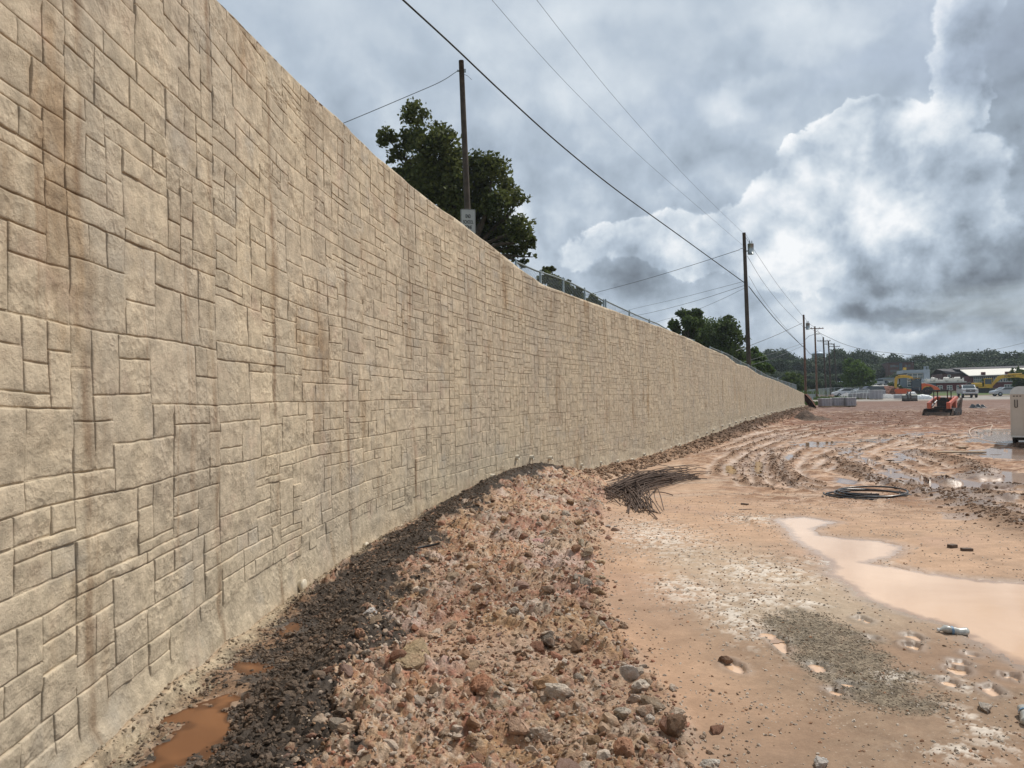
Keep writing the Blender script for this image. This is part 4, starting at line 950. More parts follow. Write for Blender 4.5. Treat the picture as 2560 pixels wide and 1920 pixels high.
scatter('sand_flecks', pp, .0035 + .009 * rs.rand(len(pp)) ** 2.5 + .0006 * pp[:, 1], cc_, PS, M['rock'], 'white and dark chips scattered over the wet sand', 'gravel', sink=.35, seed=9)
bb = GRAV.min(0), GRAV.max(0); gp = np.stack([rs.uniform(bb[0][0], bb[1][0], 9000), rs.uniform(bb[0][1], bb[1][1], 9000)], -1)
gp = gp[poly_sdf(gp[:, 0], gp[:, 1], GRAV) + .3 * fbm(gp[:, 0] * 3.2, gp[:, 1] * 3.2, 4, .6) < .16 * rs.rand(9000) ** 2][:4200]
for p in PUD:
    if p.get('hole'): gp = gp[poly_sdf(gp[:, 0], gp[:, 1], p['w']) > .01]
scatter('grey_gravel_patch', gp, .0045 + .008 * rs.rand(len(gp)) ** 2, np.array((.25, .21, .16)) * rs.uniform(.5, 1.8, (len(gp), 1)), PS, M['rock'], 'grey brown gravel spread between small puddle holes', 'gravel', sink=.45, seed=10)
# clods on the mud ridges
rp = []
for P, wd_, hh in RIDGE:
    for k in range(len(P) - 1):
        L = np.linalg.norm(P[k + 1] - P[k]); n = int(L * (95 if wd_ > .2 else 25)); t = rs.rand(n)[:, None]
        rp.append(P[k] * (1 - t) + P[k + 1] * t + rs.normal(size=(n, 2)) * wd_ * .55)
for P in RUTS:
    for k in range(len(P) - 1):
        e = P[k + 1] - P[k]; L = np.linalg.norm(e); n = int(L * 26); t = rs.rand(n)[:, None]; nn_ = np.array([-e[1], e[0]]) / (L + 1e-9) * rs.choice([-1, 1], n)[:, None]
        q = P[k] * (1 - t) + P[k + 1] * t; rp.append(q + nn_ * .24 * np.clip(q[:, 1:2] / 22, .8, 2.2) + rs.normal(size=(n, 2)) * .07)
rp = np.concatenate(rp); scatter('mud_ridge_clods', rp, .012 + .035 * rs.rand(len(rp)) ** 2.5, np.array((.20, .125, .082)) * rs.uniform(.6, 1.5, (len(rp), 1)), PS, M['rock'], 'brown clods thrown up along the tyre ridges', 'mud', sink=.3, seed=11)
mp = np.stack([rs.uniform(8, 42, 9000), rs.uniform(30, 72, 9000)], -1); mp = mp[(mp[:, 0] < mp[:, 1] * .72) & (mp[:, 0] > mp[:, 1] * .30) & (fbm(mp[:, 0] * .30, mp[:, 1] * .22, 4) + .012 * (mp[:, 1] - 50) > .05)]
scatter('churned_mud_clods', mp, .02 + .05 * rs.rand(len(mp)) ** 3, np.array((.20, .115, .075)) * rs.uniform(.75, 1.4, (len(mp), 1)), PS, M['rock'], 'red brown clods of churned mud across the middle of the site', 'mud', sink=.3, seed=12)

# named single rocks
PB = [rock_shape(300 + k, 3, .28, 12) for k in range(12)]
def rock(px, py, size, colr, label, group=None, sink=.3, seed=0, flat=1.0, cat='rock'):
    x, y = (atz(px, py, 0).x, atz(px, py, 0).y)
    for _ in range(6): z = tz(x, y); p = atz(px, py, z); x, y = .5 * x + .5 * p.x, .5 * y + .5 * p.y
    Vp, Fp = PB[seed % 12]; r = random.Random(px * 7 + py); a = r.uniform(0, 6.28); q = Vp * size * np.array([1.05, .85, .95 * flat])
    q = np.stack([q[:, 0] * math.cos(a) - q[:, 1] * math.sin(a), q[:, 0] * math.sin(a) + q[:, 1] * math.cos(a), q[:, 2]], -1)
    n = fbm(q[:, 0] * 30 / (size * 8), q[:, 1] * 30 / (size * 8) + q[:, 2] * 20, 4); q = q * (1 + .07 * n[:, None])
    me = fast_mesh('rock', q, Fp, True); cvar = 1 + .3 * n; set_col(me, 'Col', np.clip(np.array(colr)[None] * cvar[:, None], 0, .85))
    try: me.set_sharp_from_angle(angle=.55)
    except Exception: pass
    o = link('rock', me, M['rock']); o.location = (x, y, tz(x, y) + size * (.5 - sink)); return tag(o, label, cat, group)
WHT, TAN, OCH, RED, BRN, GRY, PNK = (.54, .47, .39), (.43, .33, .235), (.40, .26, .15), (.36, .18, .12), (.24, .145, .09), (.33, .29, .245), (.44, .29, .24)
NAMED = [
    (1401, 1737, .085, WHT, 'whitish boulder with a tan underside near the bottom of the rubble'), (1205, 1730, .14, (.33, .15, .085), 'large orange brown boulder in the lower rubble'),
    (1030, 1660, .17, (.40, .30, .18), 'long ochre boulder lying across the rubble bank'), (925, 1523, .07, (.58, .55, .52), 'chalk white block at the edge of the dark gravel'),
    (898, 1588, .065, (.36, .19, .12), 'red brown rock just below the chalk white block'), (1560, 1568, .05, (.40, .28, .20), 'half brown half white rock alone on the sand edge'),
    (1538, 1327, .055, (.30, .21, .17), 'brown rock on the sand beyond the rubble edge'), (1520, 1317, .05, (.45, .41, .37), 'pale rock touching the rubble beside the brown rock'),
    (1552, 1299, .035, GRY, 'small grey rock on the sand nearest the rebar pile'), (1498, 1448, .06, (.40, .33, .22), 'tan squarish stone standing at the rubble edge'),
    (1503, 1410, .06, (.41, .31, .19), 'ochre stone at the upper rubble edge'), (1455, 1368, .085, (.42, .37, .28), 'rounded grey tan boulder high in the rubble'),
    (1342, 1360, .09, (.47, .26, .25), 'pinkish purple boulder on the rubble slope'), (1470, 1400, .06, (.38, .29, .18), 'tan stone beside the upper rubble edge'),
    (1699, 1808, .05, (.27, .13, .08), 'rust brown rock by itself on the lower sand'), (1640, 1772, .045, (.34, .28, .22), 'pointed grey brown rock in the sandy gap'),
    (1617, 1775, .035, (.48, .43, .37), 'small rounded pale rock left of the pointed one'), (1600, 1725, .075, WHT, 'tall speckled white rock at the rubble edge'),
    (1593, 1755, .05, (.42, .34, .28), 'tan white rock leaning under the tall speckled rock'), (1560, 1790, .06, (.50, .45, .38), 'pale blocky rock lower in the rubble edge'),
    (1625, 1800, .045, (.55, .50, .44), 'bright white rock above the rust brown rock'), (1777, 1915, .05, (.55, .51, .45), 'white oval rock at the bottom edge of the photo'),
    (2052, 1915, .045, (.48, .45, .42), 'grey white knobbly lump at the bottom right sand'), (1570, 1685, .065, (.52, .47, .42), 'elongated white rock on the right rubble margin'),
    (1455, 1630, .06, (.33, .17, .10), 'reddish brown flat rock in the middle rubble'), (1370, 1610, .10, (.12, .105, .09), 'dark grey crumbling lump in the middle rubble'),
    (1300, 1828, .08, (.42, .28, .20), 'tan brown boulder at bottom centre of the rubble'), (1345, 1840, .07, (.47, .38, .30), 'pale boulder touching the bottom centre tan boulder'),
    (1560, 1885, .09, (.34, .17, .10), 'dark orange boulder low at the rubble bottom'), (1440, 1900, .085, (.36, .24, .16), 'wide brown boulder at the bottom rim of the rubble'),
    (1075, 1355, .05, (.26, .22, .15), 'olive brown stone on the upper bank'), (1265, 1358, .06, (.44, .35, .27), 'tan boulder left of the pinkish one'),
    (1180, 1370, .075, (.35, .22, .12), 'flat ochre slab high on the rubble bank'), (2148, 1533, .018, (.25, .24, .22), 'small grey stone near the puddle edge'),
    (2462, 1775, .05, (.42, .38, .33), 'clump of pale stones beside the lower puddle holes'), (1815, 1660, .045, (.20, .12, .08), 'brown clod on the rim of the single puddle hole'),
]
for k, (px, py, sz, c, lab) in enumerate(NAMED): rock(px, py, sz, c, lab, seed=k)
names = {0: ('off white rubble stone among the loose stones of the bank', WHT), 1: ('tan rubble stone among the loose stones of the bank', TAN), 2: ('ochre rubble stone among the loose stones of the bank', OCH), 3: ('brick red rubble stone among the loose stones of the bank', RED), 4: ('dark brown rubble stone among the loose stones of the bank', BRN), 5: ('dull pink rubble stone among the loose stones of the bank', PNK)}
pts = rub_points(150, 3.0, 16, 1.3)
zq = terrain(pts[:, 0], pts[:, 1], False)
PB2 = [rock_shape(400 + k, 2, .3, 10) for k in range(10)]; mesh_cache = {}
for k in range(len(pts)):
    ci = rs.choice(6, p=[.34, .22, .14, .12, .1, .08]); pi = rs.randint(4)
    if (ci, pi) not in mesh_cache:
        Vp, Fp = PB2[(ci * 4 + pi) % 10]; me = fast_mesh('rock', Vp, Fp, False); n = fbm(Vp[:, 0] * 2 + ci, Vp[:, 1] * 2 + Vp[:, 2], 3); set_col(me, 'Col', np.clip(np.array(names[ci][1])[None] * (1 + .35 * n[:, None]), 0, .8)); me.materials.append(M['rock']); mesh_cache[(ci, pi)] = me
    sz = .028 + .065 * rs.rand() ** 2; o = bpy.data.objects.new('rock', mesh_cache[(ci, pi)]); COL.objects.link(o)
    o.location = (pts[k, 0], pts[k, 1], zq[k] + sz * .02); o.scale = (sz * rs.uniform(.9, 1.2), sz * rs.uniform(.7, 1), sz * rs.uniform(.75, 1.1)); o.rotation_euler = (rs.uniform(-.5, .5), rs.uniform(-.5, .5), rs.uniform(0, 6.28))
    tag(o, names[ci][0], 'rock', names[ci][0].replace('stone among the loose stones of the bank', 'stones loose on the bank'))

# ------------------------------------------------------------------ trees
def crown_mesh(name, lobes, n, size, seed, squash=.85, clump=.30):
    r = np.random.RandomState(seed); L = np.array(lobes, float); wgt = L[:, 3] ** 2.0; wgt /= wgt.sum()
    per = 14; nc = max(3, n // per); li = r.choice(len(L), nc, p=wgt)
    d = r.normal(size=(nc, 3)); d /= np.linalg.norm(d, axis=1)[:, None]; rad = r.uniform(.25, 1.0, nc) ** .55
    cc = L[li, :3] + d * (rad * L[li, 3])[:, None] * np.array([1, 1, squash])
    idx = np.repeat(np.arange(nc), per); cr = L[li, 3][idx] * clump
    p = cc[idx] + r.normal(size=(nc * per, 3)) * cr[:, None] * .42
    m = len(p); nn = r.normal(size=(m, 3)) + np.array([0, 0, .7]); nn /= np.linalg.norm(nn, axis=1)[:, None]
    a = np.cross(nn, r.normal(size=(m, 3))); a /= np.linalg.norm(a, axis=1)[:, None]; b = np.cross(nn, a)
    s = (size * r.uniform(.6, 1.35, m))[:, None]
    V = np.stack([p - a * s, p - b * s * .55 + nn * s * .12, p + a * s, p + b * s * .55 - nn * s * .12], 1).reshape(-1, 3)
    F = np.arange(m * 4).reshape(-1, 4); me = fast_mesh(name, V, F, False)
    t = np.clip(.5 + .22 * r.normal(size=nc)[idx] + .2 * r.normal(size=m), 0, 1); set_col(me, 'Tone', np.repeat(np.repeat(t, 4)[:, None], 3, 1)); return me
def limb(mb, a, b, r0, r1, seed, bend=.12, n=7):
    r = random.Random(seed); a = Vector(a); b = Vector(b); L = (b - a).length; P = []; o1 = Vector((r.uniform(-1, 1), r.uniform(-1, 1), r.uniform(-.3, .8))) * L * bend
    for k in range(n + 1):
        t = k / n; P.append(a.lerp(b, t) + o1 * math.sin(t * math.pi) + Vector((r.uniform(-1, 1), r.uniform(-1, 1), r.uniform(-1, 1))) * L * .012)
    mb.tube(P, [r0 + (r1 - r0) * k / n for k in range(n + 1)], 7)
def px_tree(name, label, Y, lobes_px, base_px, base_z, n, size, mat, seed, trunk_r=.3, fork=.4, group=None, depth=.8, clump=.30):
    """crown lobes read off the photograph, each a ball of real size at the tree's distance"""
    r = random.Random(seed); L = []
    for px, py, rp in lobes_px:
        rad = rp * Y / FPX; p = at(px, py, Y); L.append((p.x, Y + r.uniform(-1, 1) * depth * rad * 1.4, p.z, rad))
        if rp * Y / FPX > 1.2: L.append((p.x + r.uniform(-.3, .3) * rad, Y + r.choice((-1, 1)) * rad * depth, p.z - rad * .15, rad * .8))
    b = at(base_px, 960, Y); base = Vector((b.x, Y, base_z)); root = empty(name, base, 0, label, 'tree', group)
    LL = [(a - base.x, b_ - base.y, c - base.z, d) for a, b_, c, d in L]
    link('crown', crown_mesh('crown', LL, n, size, seed, clump=clump), mat, root)
    mb = MB(); cz = sum(l[2] for l in LL) / len(LL); top = Vector((sum(l[0] for l in LL) / len(LL) * .6, 0, cz * .55 + fork))
    limb(mb, (0, 0, -.3), top, trunk_r * 1.2, trunk_r * .8, seed, .04)
    for k, l in enumerate(LL): limb(mb, top, (l[0], l[1], l[2]), trunk_r * .5, .025, seed + k, .1)
    mb.build('trunk', M['bark'], root, True); return root
UZ1 = upper_z(-1.6, 30)
oak = [(1039, 292, 33), (1093, 317, 22), (967, 342, 26), (985, 382, 24), (1032, 346, 30), (1068, 368, 42), (1111, 364, 36), (1043, 418, 46), (1097, 418, 52), (1140, 405, 38), (1205, 410, 36), (1227, 433, 44), (1187, 452, 46), (1133, 472, 50),
       (1068, 470, 46), (1270, 465, 32), (1296, 500, 26), (1242, 520, 38), (1191, 512, 42), (1133, 523, 42), (1260, 555, 44), (1304, 583, 36), (1289, 610, 34), (1236, 590, 48), (1321, 606, 20), (1310, 655, 13), (1180, 570, 50), (1010, 450, 40), (1330, 640, 10)]
px_tree('oak_tree', 'large dark green oak rising behind the wall and the bare near pole', 44, oak, 1175, 4.2, 25000, .14, M['oakleaf'], 3, .42, clump=.46)
px_tree('oak_tree', 'small dark tree behind the chain link fence on the wall', 60, [(1363, 675, 8), (1379, 672, 9), (1368, 697, 18), (1350, 700, 12), (1386, 708, 20), (1403, 715, 18), (1420, 702, 6), (1420, 724, 14), (1443, 728, 13), (1451, 743, 12), (1481, 748, 14), (1495, 758, 8), (1465, 760, 14), (1400, 745, 20)], 1420, 3.6, 7000, .14, M['oakleaf'], 8, .25)
px_tree('tree', 'airy feathery tree behind the wall left of the dense round one', 76, [(1708, 783, 15), (1741, 783, 16), (1725, 790, 10), (1683, 812, 14), (1716, 808, 20), (1745, 806, 16), (1690, 828, 12), (1730, 835, 20), (1676, 836, 7)], 1735, 3.0, 6500, .15, M['midleaf'], 12, .25, clump=.38)
px_tree('tree', 'dense dark round topped tree just left of the tallest pole', 84, [(1777, 826, 42), (1808, 822, 30), (1820, 800, 14), (1756, 850, 34), (1810, 853, 36), (1838, 832, 18), (1856, 850, 16), (1800, 880, 40), (1845, 880, 30), (1740, 860, 24)], 1800, 2.8, 16000, .15, M['midleaf'], 15, .35)
px_tree('tree', 'yellow green leafy tree right behind the foot of the tallest pole', 95, [(1887, 876, 11), (1901, 897, 17), (1870, 892, 16), (1916, 916, 13), (1848, 895, 18), (1930, 925, 10), (1890, 920, 20), (1860, 920, 22), (1836, 880, 10)], 1880, 2.5, 7000, .17, M['brightleaf'], 19, .2)
px_tree('tree', 'bright green bushy tree standing by the row of far poles', 158, [(2133, 909, 17), (2136, 930, 25), (2132, 955, 26), (2160, 940, 20), (2168, 930, 12), (2172, 955, 14), (2150, 968, 24), (2120, 925, 12), (2172, 972, 10)], 2148, 1.9, 9000, .26, M['brightleaf'], 23, .3)
px_tree('tree', 'dark spreading tree in front of the school at the right edge', 150, [(2544, 930, 14), (2560, 940, 20), (2535, 950, 12), (2555, 962, 18), (2580, 945, 24), (2522, 948, 6)], 2556, 1.6, 6000, .26, M['midleaf'], 27, .3)
px_tree('bush', 'low yellow green bush in front of the school windows', 165, [(2463, 955, 9), (2475, 958, 8), (2452, 960, 6), (2462, 966, 9)], 2463, 1.8, 1800, .24, M['brightleaf'], 29, .15)
px_tree('bush', 'dark bush on the red mound behind the diggers', 165, [(2225, 965, 10), (2236, 972, 12), (2222, 978, 9), (2212, 984, 7)], 2228, 1.6, 1800, .24, M['midleaf'], 31, .15)
px_tree('tree', 'rounded dark tree left of the dark dirt cut, behind the third pole', 120, [(1978, 945, 16), (1998, 948, 15), (1965, 955, 12), (1985, 965, 22), (2008, 962, 12)], 1987, 1.4, 4500, .22, M['midleaf'], 33, .2)
# the wooded ridge: every tree its own trunk and crown
def far_tree(px, ytop, w_px, Y, seed, zb, proto={}):
    p = at(px, ytop, Y); H = p.z - zb; Wd = w_px * Y / FPX; k = seed % 7
    if k not in proto:
        r = random.Random(k * 5 + 1); L = [(0, 0, .62, .30)]
        for q in range(10): a = r.uniform(0, 6.28); rr2 = r.uniform(.12, .36); L.append((rr2 * math.cos(a), rr2 * math.sin(a), r.uniform(.34, .84), r.uniform(.13, .22)))
        L = [(a, b, c + max(0, .0), d) for a, b, c, d in L]; cm = crown_mesh('crown', L, 5200, .027, k + 60, clump=.42); cm.materials.append(M['farleaf'])
        t = MB(); t.tube([(0, 0, -.05), (.01, 0, .3), (0, 0, .7)], [.022, .016, .006], 6)
        for q in range(4): limb(t, (0, 0, .25 + .06 * q), L[1 + q][:3], .010, .003, q, .05, 4)
        tm = bpy.data.meshes.new('trunk'); tm.from_pydata(t.v, [], t.f); tm.update(); tm.materials.append(M['bark']); proto[k] = (cm, tm)
    return p.x, Y, zb, max(Wd, .1) / .82, H / .97, proto[k]
RF = random.Random(77); ridge_spec = []
tops = [(1900, 905), (1918, 876), (1932, 870), (1948, 878), (1962, 884), (1985, 890), (2010, 893), (2040, 899), (2068, 884), (2090, 870), (2112, 880), (2136, 877), (2160, 882), (2182, 884), (2205, 892), (2236, 883), (2262, 905), (2288, 897), (2312, 888), (2330, 896), (2352, 886),
        (2378, 880), (2402, 884), (2420, 877), (2440, 882), (2462, 877), (2480, 884), (2498, 880), (2520, 893), (2540, 889), (2556, 876), (2580, 880), (2610, 884), (2645, 880), (2690, 886), (2740, 880), (2800, 888)]
for px, ty_ in tops: ridge_spec.append((px, ty_, RF.uniform(70, 96), RF.uniform(292, 330)))
for k in range(40): px = 1905 + k * 22; ridge_spec.append((px + RF.uniform(-6, 6), RF.uniform(898, 912), RF.uniform(64, 86), RF.uniform(258, 285)))
for k in range(34): px = 1915 + k * 26; ridge_spec.append((px + RF.uniform(-6, 6), RF.uniform(922, 938), RF.uniform(58, 76), RF.uniform(222, 245)))
for k in range(12): ridge_spec.append((1992 + k * 12 + RF.uniform(-3, 3), RF.uniform(946, 956), RF.uniform(34, 46), RF.uniform(165, 190)))
for k, (px, ty_, w_, Y) in enumerate(ridge_spec):
    if 2165 < px < 2245 and Y < 260: continue
    xx = at(px, 950, Y).x; zb = float(g0(np.array([xx]), np.array([Y]))[0]) - .4
    X, Y2, zb, sx, sz, (cm, tm) = far_tree(px, ty_, w_, Y, k, zb)
    o = empty('tree', (X, Y2, zb), RF.uniform(0, 6.28), ('tall dark tree on the skyline of the wooded ridge', 'dark leafy tree half way down the wooded ridge', 'leafy tree along the lower edge of the wooded ridge')[0 if Y > 288 else 1 if Y > 250 else 2], 'tree',
              ('trees on the skyline of the ridge', 'trees half way down the ridge', 'trees along the lower edge of the ridge')[0 if Y > 288 else 1 if Y > 250 else 2])
    o.scale = (sx, sx, sz); link('crown', cm, None, o); link('trunk', tm, None, o)

# ------------------------------------------------------------------ poles and wires
def pole(label, px_top, py_top, px_b, Y, zb, r=.14, cross=None, mat='wood', trans=None, zc=None, insul=True, tilt=0):
    t = at(px_top, py_top, Y); b = at(px_b, 960, Y); root = empty('utility_pole', (b.x, Y, zb), 0, label, 'utility pole')
    top = Vector((t.x - b.x, 0, t.z - zb)); n = 8; P = [Vector((0, 0, -.3)).lerp(top, k / n) for k in range(n + 1)]
    mb = MB(); mb.tube(P, [r * (1.12 - .34 * k / n) for k in range(n + 1)], 14); mb.build('pole_shaft', M[mat], root, True)
    if cross:
        for dz, half in cross:
            c = top * (1 - dz / top.z); MB().box(c.x - half, c.x + half, -r - .12, -r, c.z - .06, c.z + .06, .01).build('crossarm', M[mat], root)
            for q in (-.92, -.5, .5, .92):
                MB().tube([(c.x + half * q, -r - .06, c.z + .055), (c.x + half * q, -r - .06, c.z + .14), (c.x + half * q, -r - .06, c.z + .22)], [.03, .055, .035], 8).build('insulator', M['steel'], root)
            MB().tube([(c.x - half * .5, -r - .03, c.z - .06), (c.x, -r - .01, c.z - .5), (c.x + half * .5, -r - .03, c.z - .06)], .018, 5).build('arm_brace', M['steel'], root)
    if trans:
        c = top * (1 - trans / top.z); m = MB(); m.cyl((c.x + .48, -.05, c.z - .42), .24, .84, n=18); m.tube([(c.x + .48, -.05, c.z + .42), (c.x + .48, -.05, c.z + .47)], [.25, .10], 18)
        tr = m.build('transformer', M['steel'], root, True)
        for q in (-.1, .1): MB().tube([(c.x + .48 + q, -.05, c.z + .42), (c.x + .48 + q, -.05, c.z + .56), (c.x + .48 + q, -.05, c.z + .70)], [.045, .05, .02], 8).build('bushing', M['steel'], tr)
        MB().box(c.x + .10, c.x + .26, -.10, .0, c.z - .2, c.z - .1).build('bracket', M['steel'], root)
    return root, Vector((t.x, Y, t.z))
pz = lambda Y, px=2000: float(g0(np.array([at(px, 960, Y).x]), np.array([float(Y)]))[0])
r1, T1 = pole('weathered bare wooden pole leaning behind the near wall beside the oak', 1153, 152, 1184, 30, 4.2, .135)
m = MB(); zt = T1.z - r1.location.z; dx = T1.x - r1.location.x
m.box(dx * .95 - .19, dx * .95 - .10, -.03, .03, zt - .44, zt - .38).box(dx * .95 + .09, dx * .95 + .17, -.02, .02, zt - .48, zt - .34); m.build('bolt_bracket', M['steel'], r1)
m = MB(); m.tube([(dx + .08, 0, zt - .55), (dx + .25, 0, zt - .62), (dx + .42, 0, zt - .78)], .010, 5); m.build('cut_wire', M['wire'], r1)
r2, T2 = pole('tallest dark wooden pole at the middle of the wall, carrying a grey transformer', 1860, 582, 1874, 60, upper_z(19, 60), .17, trans=1.35)
m = MB(); zt = T2.z - r2.location.z; dx = T2.x - r2.location.x; m.tube([(dx + .0, -.1, zt - 1.25), (dx - .35, -.1, zt - 1.32)], .03, 6); m.tube([(dx + .05, -.1, zt - .05), (dx + .45, -.1, zt - .75), (dx + .5, -.1, zt - .95)], .012, 5); m.build('wire_bracket', M['steel'], r2)
r3, T3 = pole('wooden pole with a small transformer at the far end of the wall', 2009, 787, 2014, 95, pz(95), .15, trans=1.5, mat='wood_red')
m = MB(); zt = T3.z - r3.location.z; dx = T3.x - r3.location.x; m.tube([(dx + .1, -.1, zt - 3.2), (dx + .6, -.1, zt - 2.75), (dx + 1.5, -.1, zt - 2.45)], .03, 6); m.build('lamp_arm', M['steel'], r3)
lp = MB(); lp.box(dx + 1.45, dx + 1.95, -.2, 0, zt - 2.55, zt - 2.40, .03); lp.build('lamp_head', M['steel'], r3)
r4, T4 = pole('wooden pole with a wide crossarm second from the wall end', 2037, 816, 2042, 115, pz(115), .15, cross=[(.35, 1.25)], mat='wood_red')
r5, T5 = pole('wooden crossarm pole third from the wall end, just beside the far pallets', 2058, 843, 2065, 135, pz(135), .16, cross=[(.7, 1.2)])
r6, T6 = pole('wooden crossarm pole fourth from the wall end', 2071, 853, 2077, 150, pz(150), .17, cross=[(.6, 1.15)])
r7, T7 = pole('wooden crossarm pole fifth from the wall end', 2085, 860, 2092, 170, pz(170), .17, cross=[(.6, 1.2)])
r8, T8 = pole('small distant crossarm pole just left of the bright green tree', 2110, 898, 2111, 255, pz(255, 2110), .18, cross=[(.3, 1.3)])
def cable(label, a, b, sag, r, name='overhead_cable', mat='wire', group=None):
    a, b = Vector(a), Vector(b); n = 28; P = []
    for k in range(n + 1):
        t = k / n; p = a.lerp(b, t); p.z -= sag * 4 * t * (1 - t); P.append(p)
    return tag(MB().tube(P, r, 6).build(name, M[mat], None, True), label, 'cable', group)
def ext(p_near, p_far, k):      # carry a line on beyond the frame
    return p_near + (p_near - p_far) * k
c_a = at(1860, 706, 60) + Vector((0, -.15, 0)); c_b = ext(at(1008, 0, 21), at(1120, 98, 23.5), 3.0)
def fit(label, Pa, Ya, mids, r, mat='wire', extend=None, end=None):
    """a cable through points read off the photograph at plausible distances, smoothed"""
    pts = [at(px, py, Y) for px, py, Y in mids]
    if extend: d = pts[0] - pts[1]; pts = [pts[0] + d * extend] + pts
    C = [Vector(p) for p in catmull([tuple(p) for p in pts], 8)] if False else []
    P = [np.array(tuple(p)) for p in pts]; P = [2 * P[0] - P[1]] + P + [2 * P[-1] - P[-2]]; o = []
    for i in range(1, len(P) - 2):
        for k in range(8):
            t = k / 8; a, b, c, d = P[i - 1:i + 3]; o.append(tuple(.5 * ((2 * b) + (c - a) * t + (2 * a - 5 * b + 4 * c - d) * t * t + (-a + 3 * b - 3 * c + d) * t ** 3)))
    o.append(tuple(P[-2])); return tag(MB().tube(o, r, 6).build('overhead_cable', M[mat], None, True), label, 'cable')
fit('thick black overhead cable crossing the sky to the tallest pole', 0, 0, [(1008, 0, 22), (1130, 112, 25), (1260, 235, 29), (1400, 361, 34), (1540, 474, 40), (1700, 590, 48), (1860, 706, 60)], .032, 'cable', .8)
fit('left one of two thin wires rising from the tallest pole to the top edge', 0, 0, [(1230, 0, 22), (1330, 115, 26), (1450, 243, 31), (1600, 390, 39), (1730, 504, 48), (1858, 614, 60)], .007, 'wire', .8)
fit('right one of two thin wires rising from the tallest pole to the top edge', 0, 0, [(1342, 0, 22), (1430, 113, 26), (1540, 248, 32), (1650, 372, 39), (1750, 478, 47), (1860, 585, 60)], .007, 'wire', .8)
fit('thin guy wire from the bare near pole down to the left behind the wall', 0, 0, [(700, 372, 27), (885, 297, 28.5), (1020, 240, 29.3), (1100, 205, 29.7), (1143, 178, 30)], .014)
fit('wire falling from the tallest pole to the left, highest of four', 0, 0, [(1380, 764, 95), (1485, 733, 85), (1600, 702, 76), (1720, 666, 68), (1850, 624, 60)], .022)
fit('faint wire falling from the tallest pole to the left, second of four', 0, 0, [(1480, 800, 95), (1580, 773, 85), (1700, 745, 74), (1858, 704, 60)], .014)
fit('wire falling from the tallest pole to the left, third of four', 0, 0, [(1520, 800, 95), (1620, 783, 85), (1740, 752, 73), (1866, 712, 60)], .018)
fit('lowest faint wire from the tallest pole to the left above the round tree', 0, 0, [(1560, 835, 95), (1645, 804, 85), (1720, 783, 76), (1800, 750, 68), (1866, 718, 60)], .014)
fit('black cable running down from the tallest pole to the wall end pole', 0, 0, [(1872, 716, 60), (1900, 752, 68), (1940, 800, 78), (1975, 836, 87), (2009, 868, 95)], .035, 'cable')
fit('upper thin wire from the tallest pole to the wall end pole', 0, 0, [(1862, 590, 60), (1900, 647, 70), (1950, 720, 82), (2008, 792, 95)], .016)
fit('middle thin wire from the tallest pole to the wall end pole', 0, 0, [(1868, 640, 60), (1910, 708, 72), (1960, 770, 84), (2009, 818, 95)], .016)
fit('lower thin wire from the tallest pole to the wall end pole', 0, 0, [(1872, 690, 60), (1910, 752, 72), (1960, 815, 84), (2006, 866, 95)], .014)
fit('cable from the wall end pole down to the left', 0, 0, [(1840, 877, 70), (1880, 862, 76), (1940, 838, 85), (2005, 808, 95)], .028)
fit('fine cable low left of the wall end pole, upper of a pair', 0, 0, [(1860, 905, 75), (1930, 884, 84), (2009, 858, 95)], .016)
fit('fine cable low left of the wall end pole, lower of a pair', 0, 0, [(1870, 915, 75), (1940, 893, 84), (2009, 864, 95)], .016)
fit('cable running from the wall end pole to the far crossarm poles', 0, 0, [(2012, 868, 95), (2025, 884, 105), (2042, 893, 118), (2062, 898, 135)], .03, 'cable')
fit('thin wire from the wall end pole to the far crossarm poles', 0, 0, [(2009, 790, 95), (2022, 808, 103), (2040, 822, 115), (2060, 846, 135)], .018)
fit('long sagging wire from the crossarm poles over the site to the right edge', 0, 0, [(2040, 828, 115), (2075, 845, 118), (2112, 861, 120), (2160, 874, 122), (2204, 880, 124), (2307, 889, 128), (2345, 890, 130), (2462, 878, 134), (2560, 857, 138), (2700, 820, 142)], .03)
fit('upper wire between the far crossarm poles', 0, 0, [(2056, 850, 135), (2070, 858, 150), (2084, 864, 170), (2108, 900, 255)], .03)

# END SCHOOL ZONE sign on its post
Zs = upper_z(-1.4, 28); c = at(1170.5, 553.5, 28)
sg = empty('road_sign', (c.x, 28, 4.2), .20, 'grey white END SCHOOL ZONE road sign in front of the bare near pole', 'road sign')
hz = c.z - 4.2; w2, h2 = .285, .47
MB().box(-.03, .03, .02, .07, -.4, hz + .1).build('sign_post', M['steel'], sg)
def rrect(w_, h_, r_, n=5):
    o = []
    for cx, cy, a0 in ((w_ - r_, h_ - r_, 0), (-w_ + r_, h_ - r_, 90), (-w_ + r_, -h_ + r_, 180), (w_ - r_, -h_ + r_, 270)):
        for k in range(n + 1): a = math.radians(a0 + 90 * k / n); o.append((cx + r_ * math.cos(a), hz + cy + r_ * math.sin(a)))
    return o
MB().prism(rrect(w2, h2, .05), -.003, .012, 'y').build('sign_plate', M['signwhite'], sg)
o_ = rrect(w2 - .012, h2 - .012, .04); i_ = rrect(w2 - .026, h2 - .026, .03); n = len(o_)
MB().add([(x, -.006, z) for x, z in o_] + [(x, -.006, z) for x, z in i_], [(k, (k + 1) % n, n + (k + 1) % n, n + k) for k in range(n)]).build('sign_border', M['signblack'], sg)
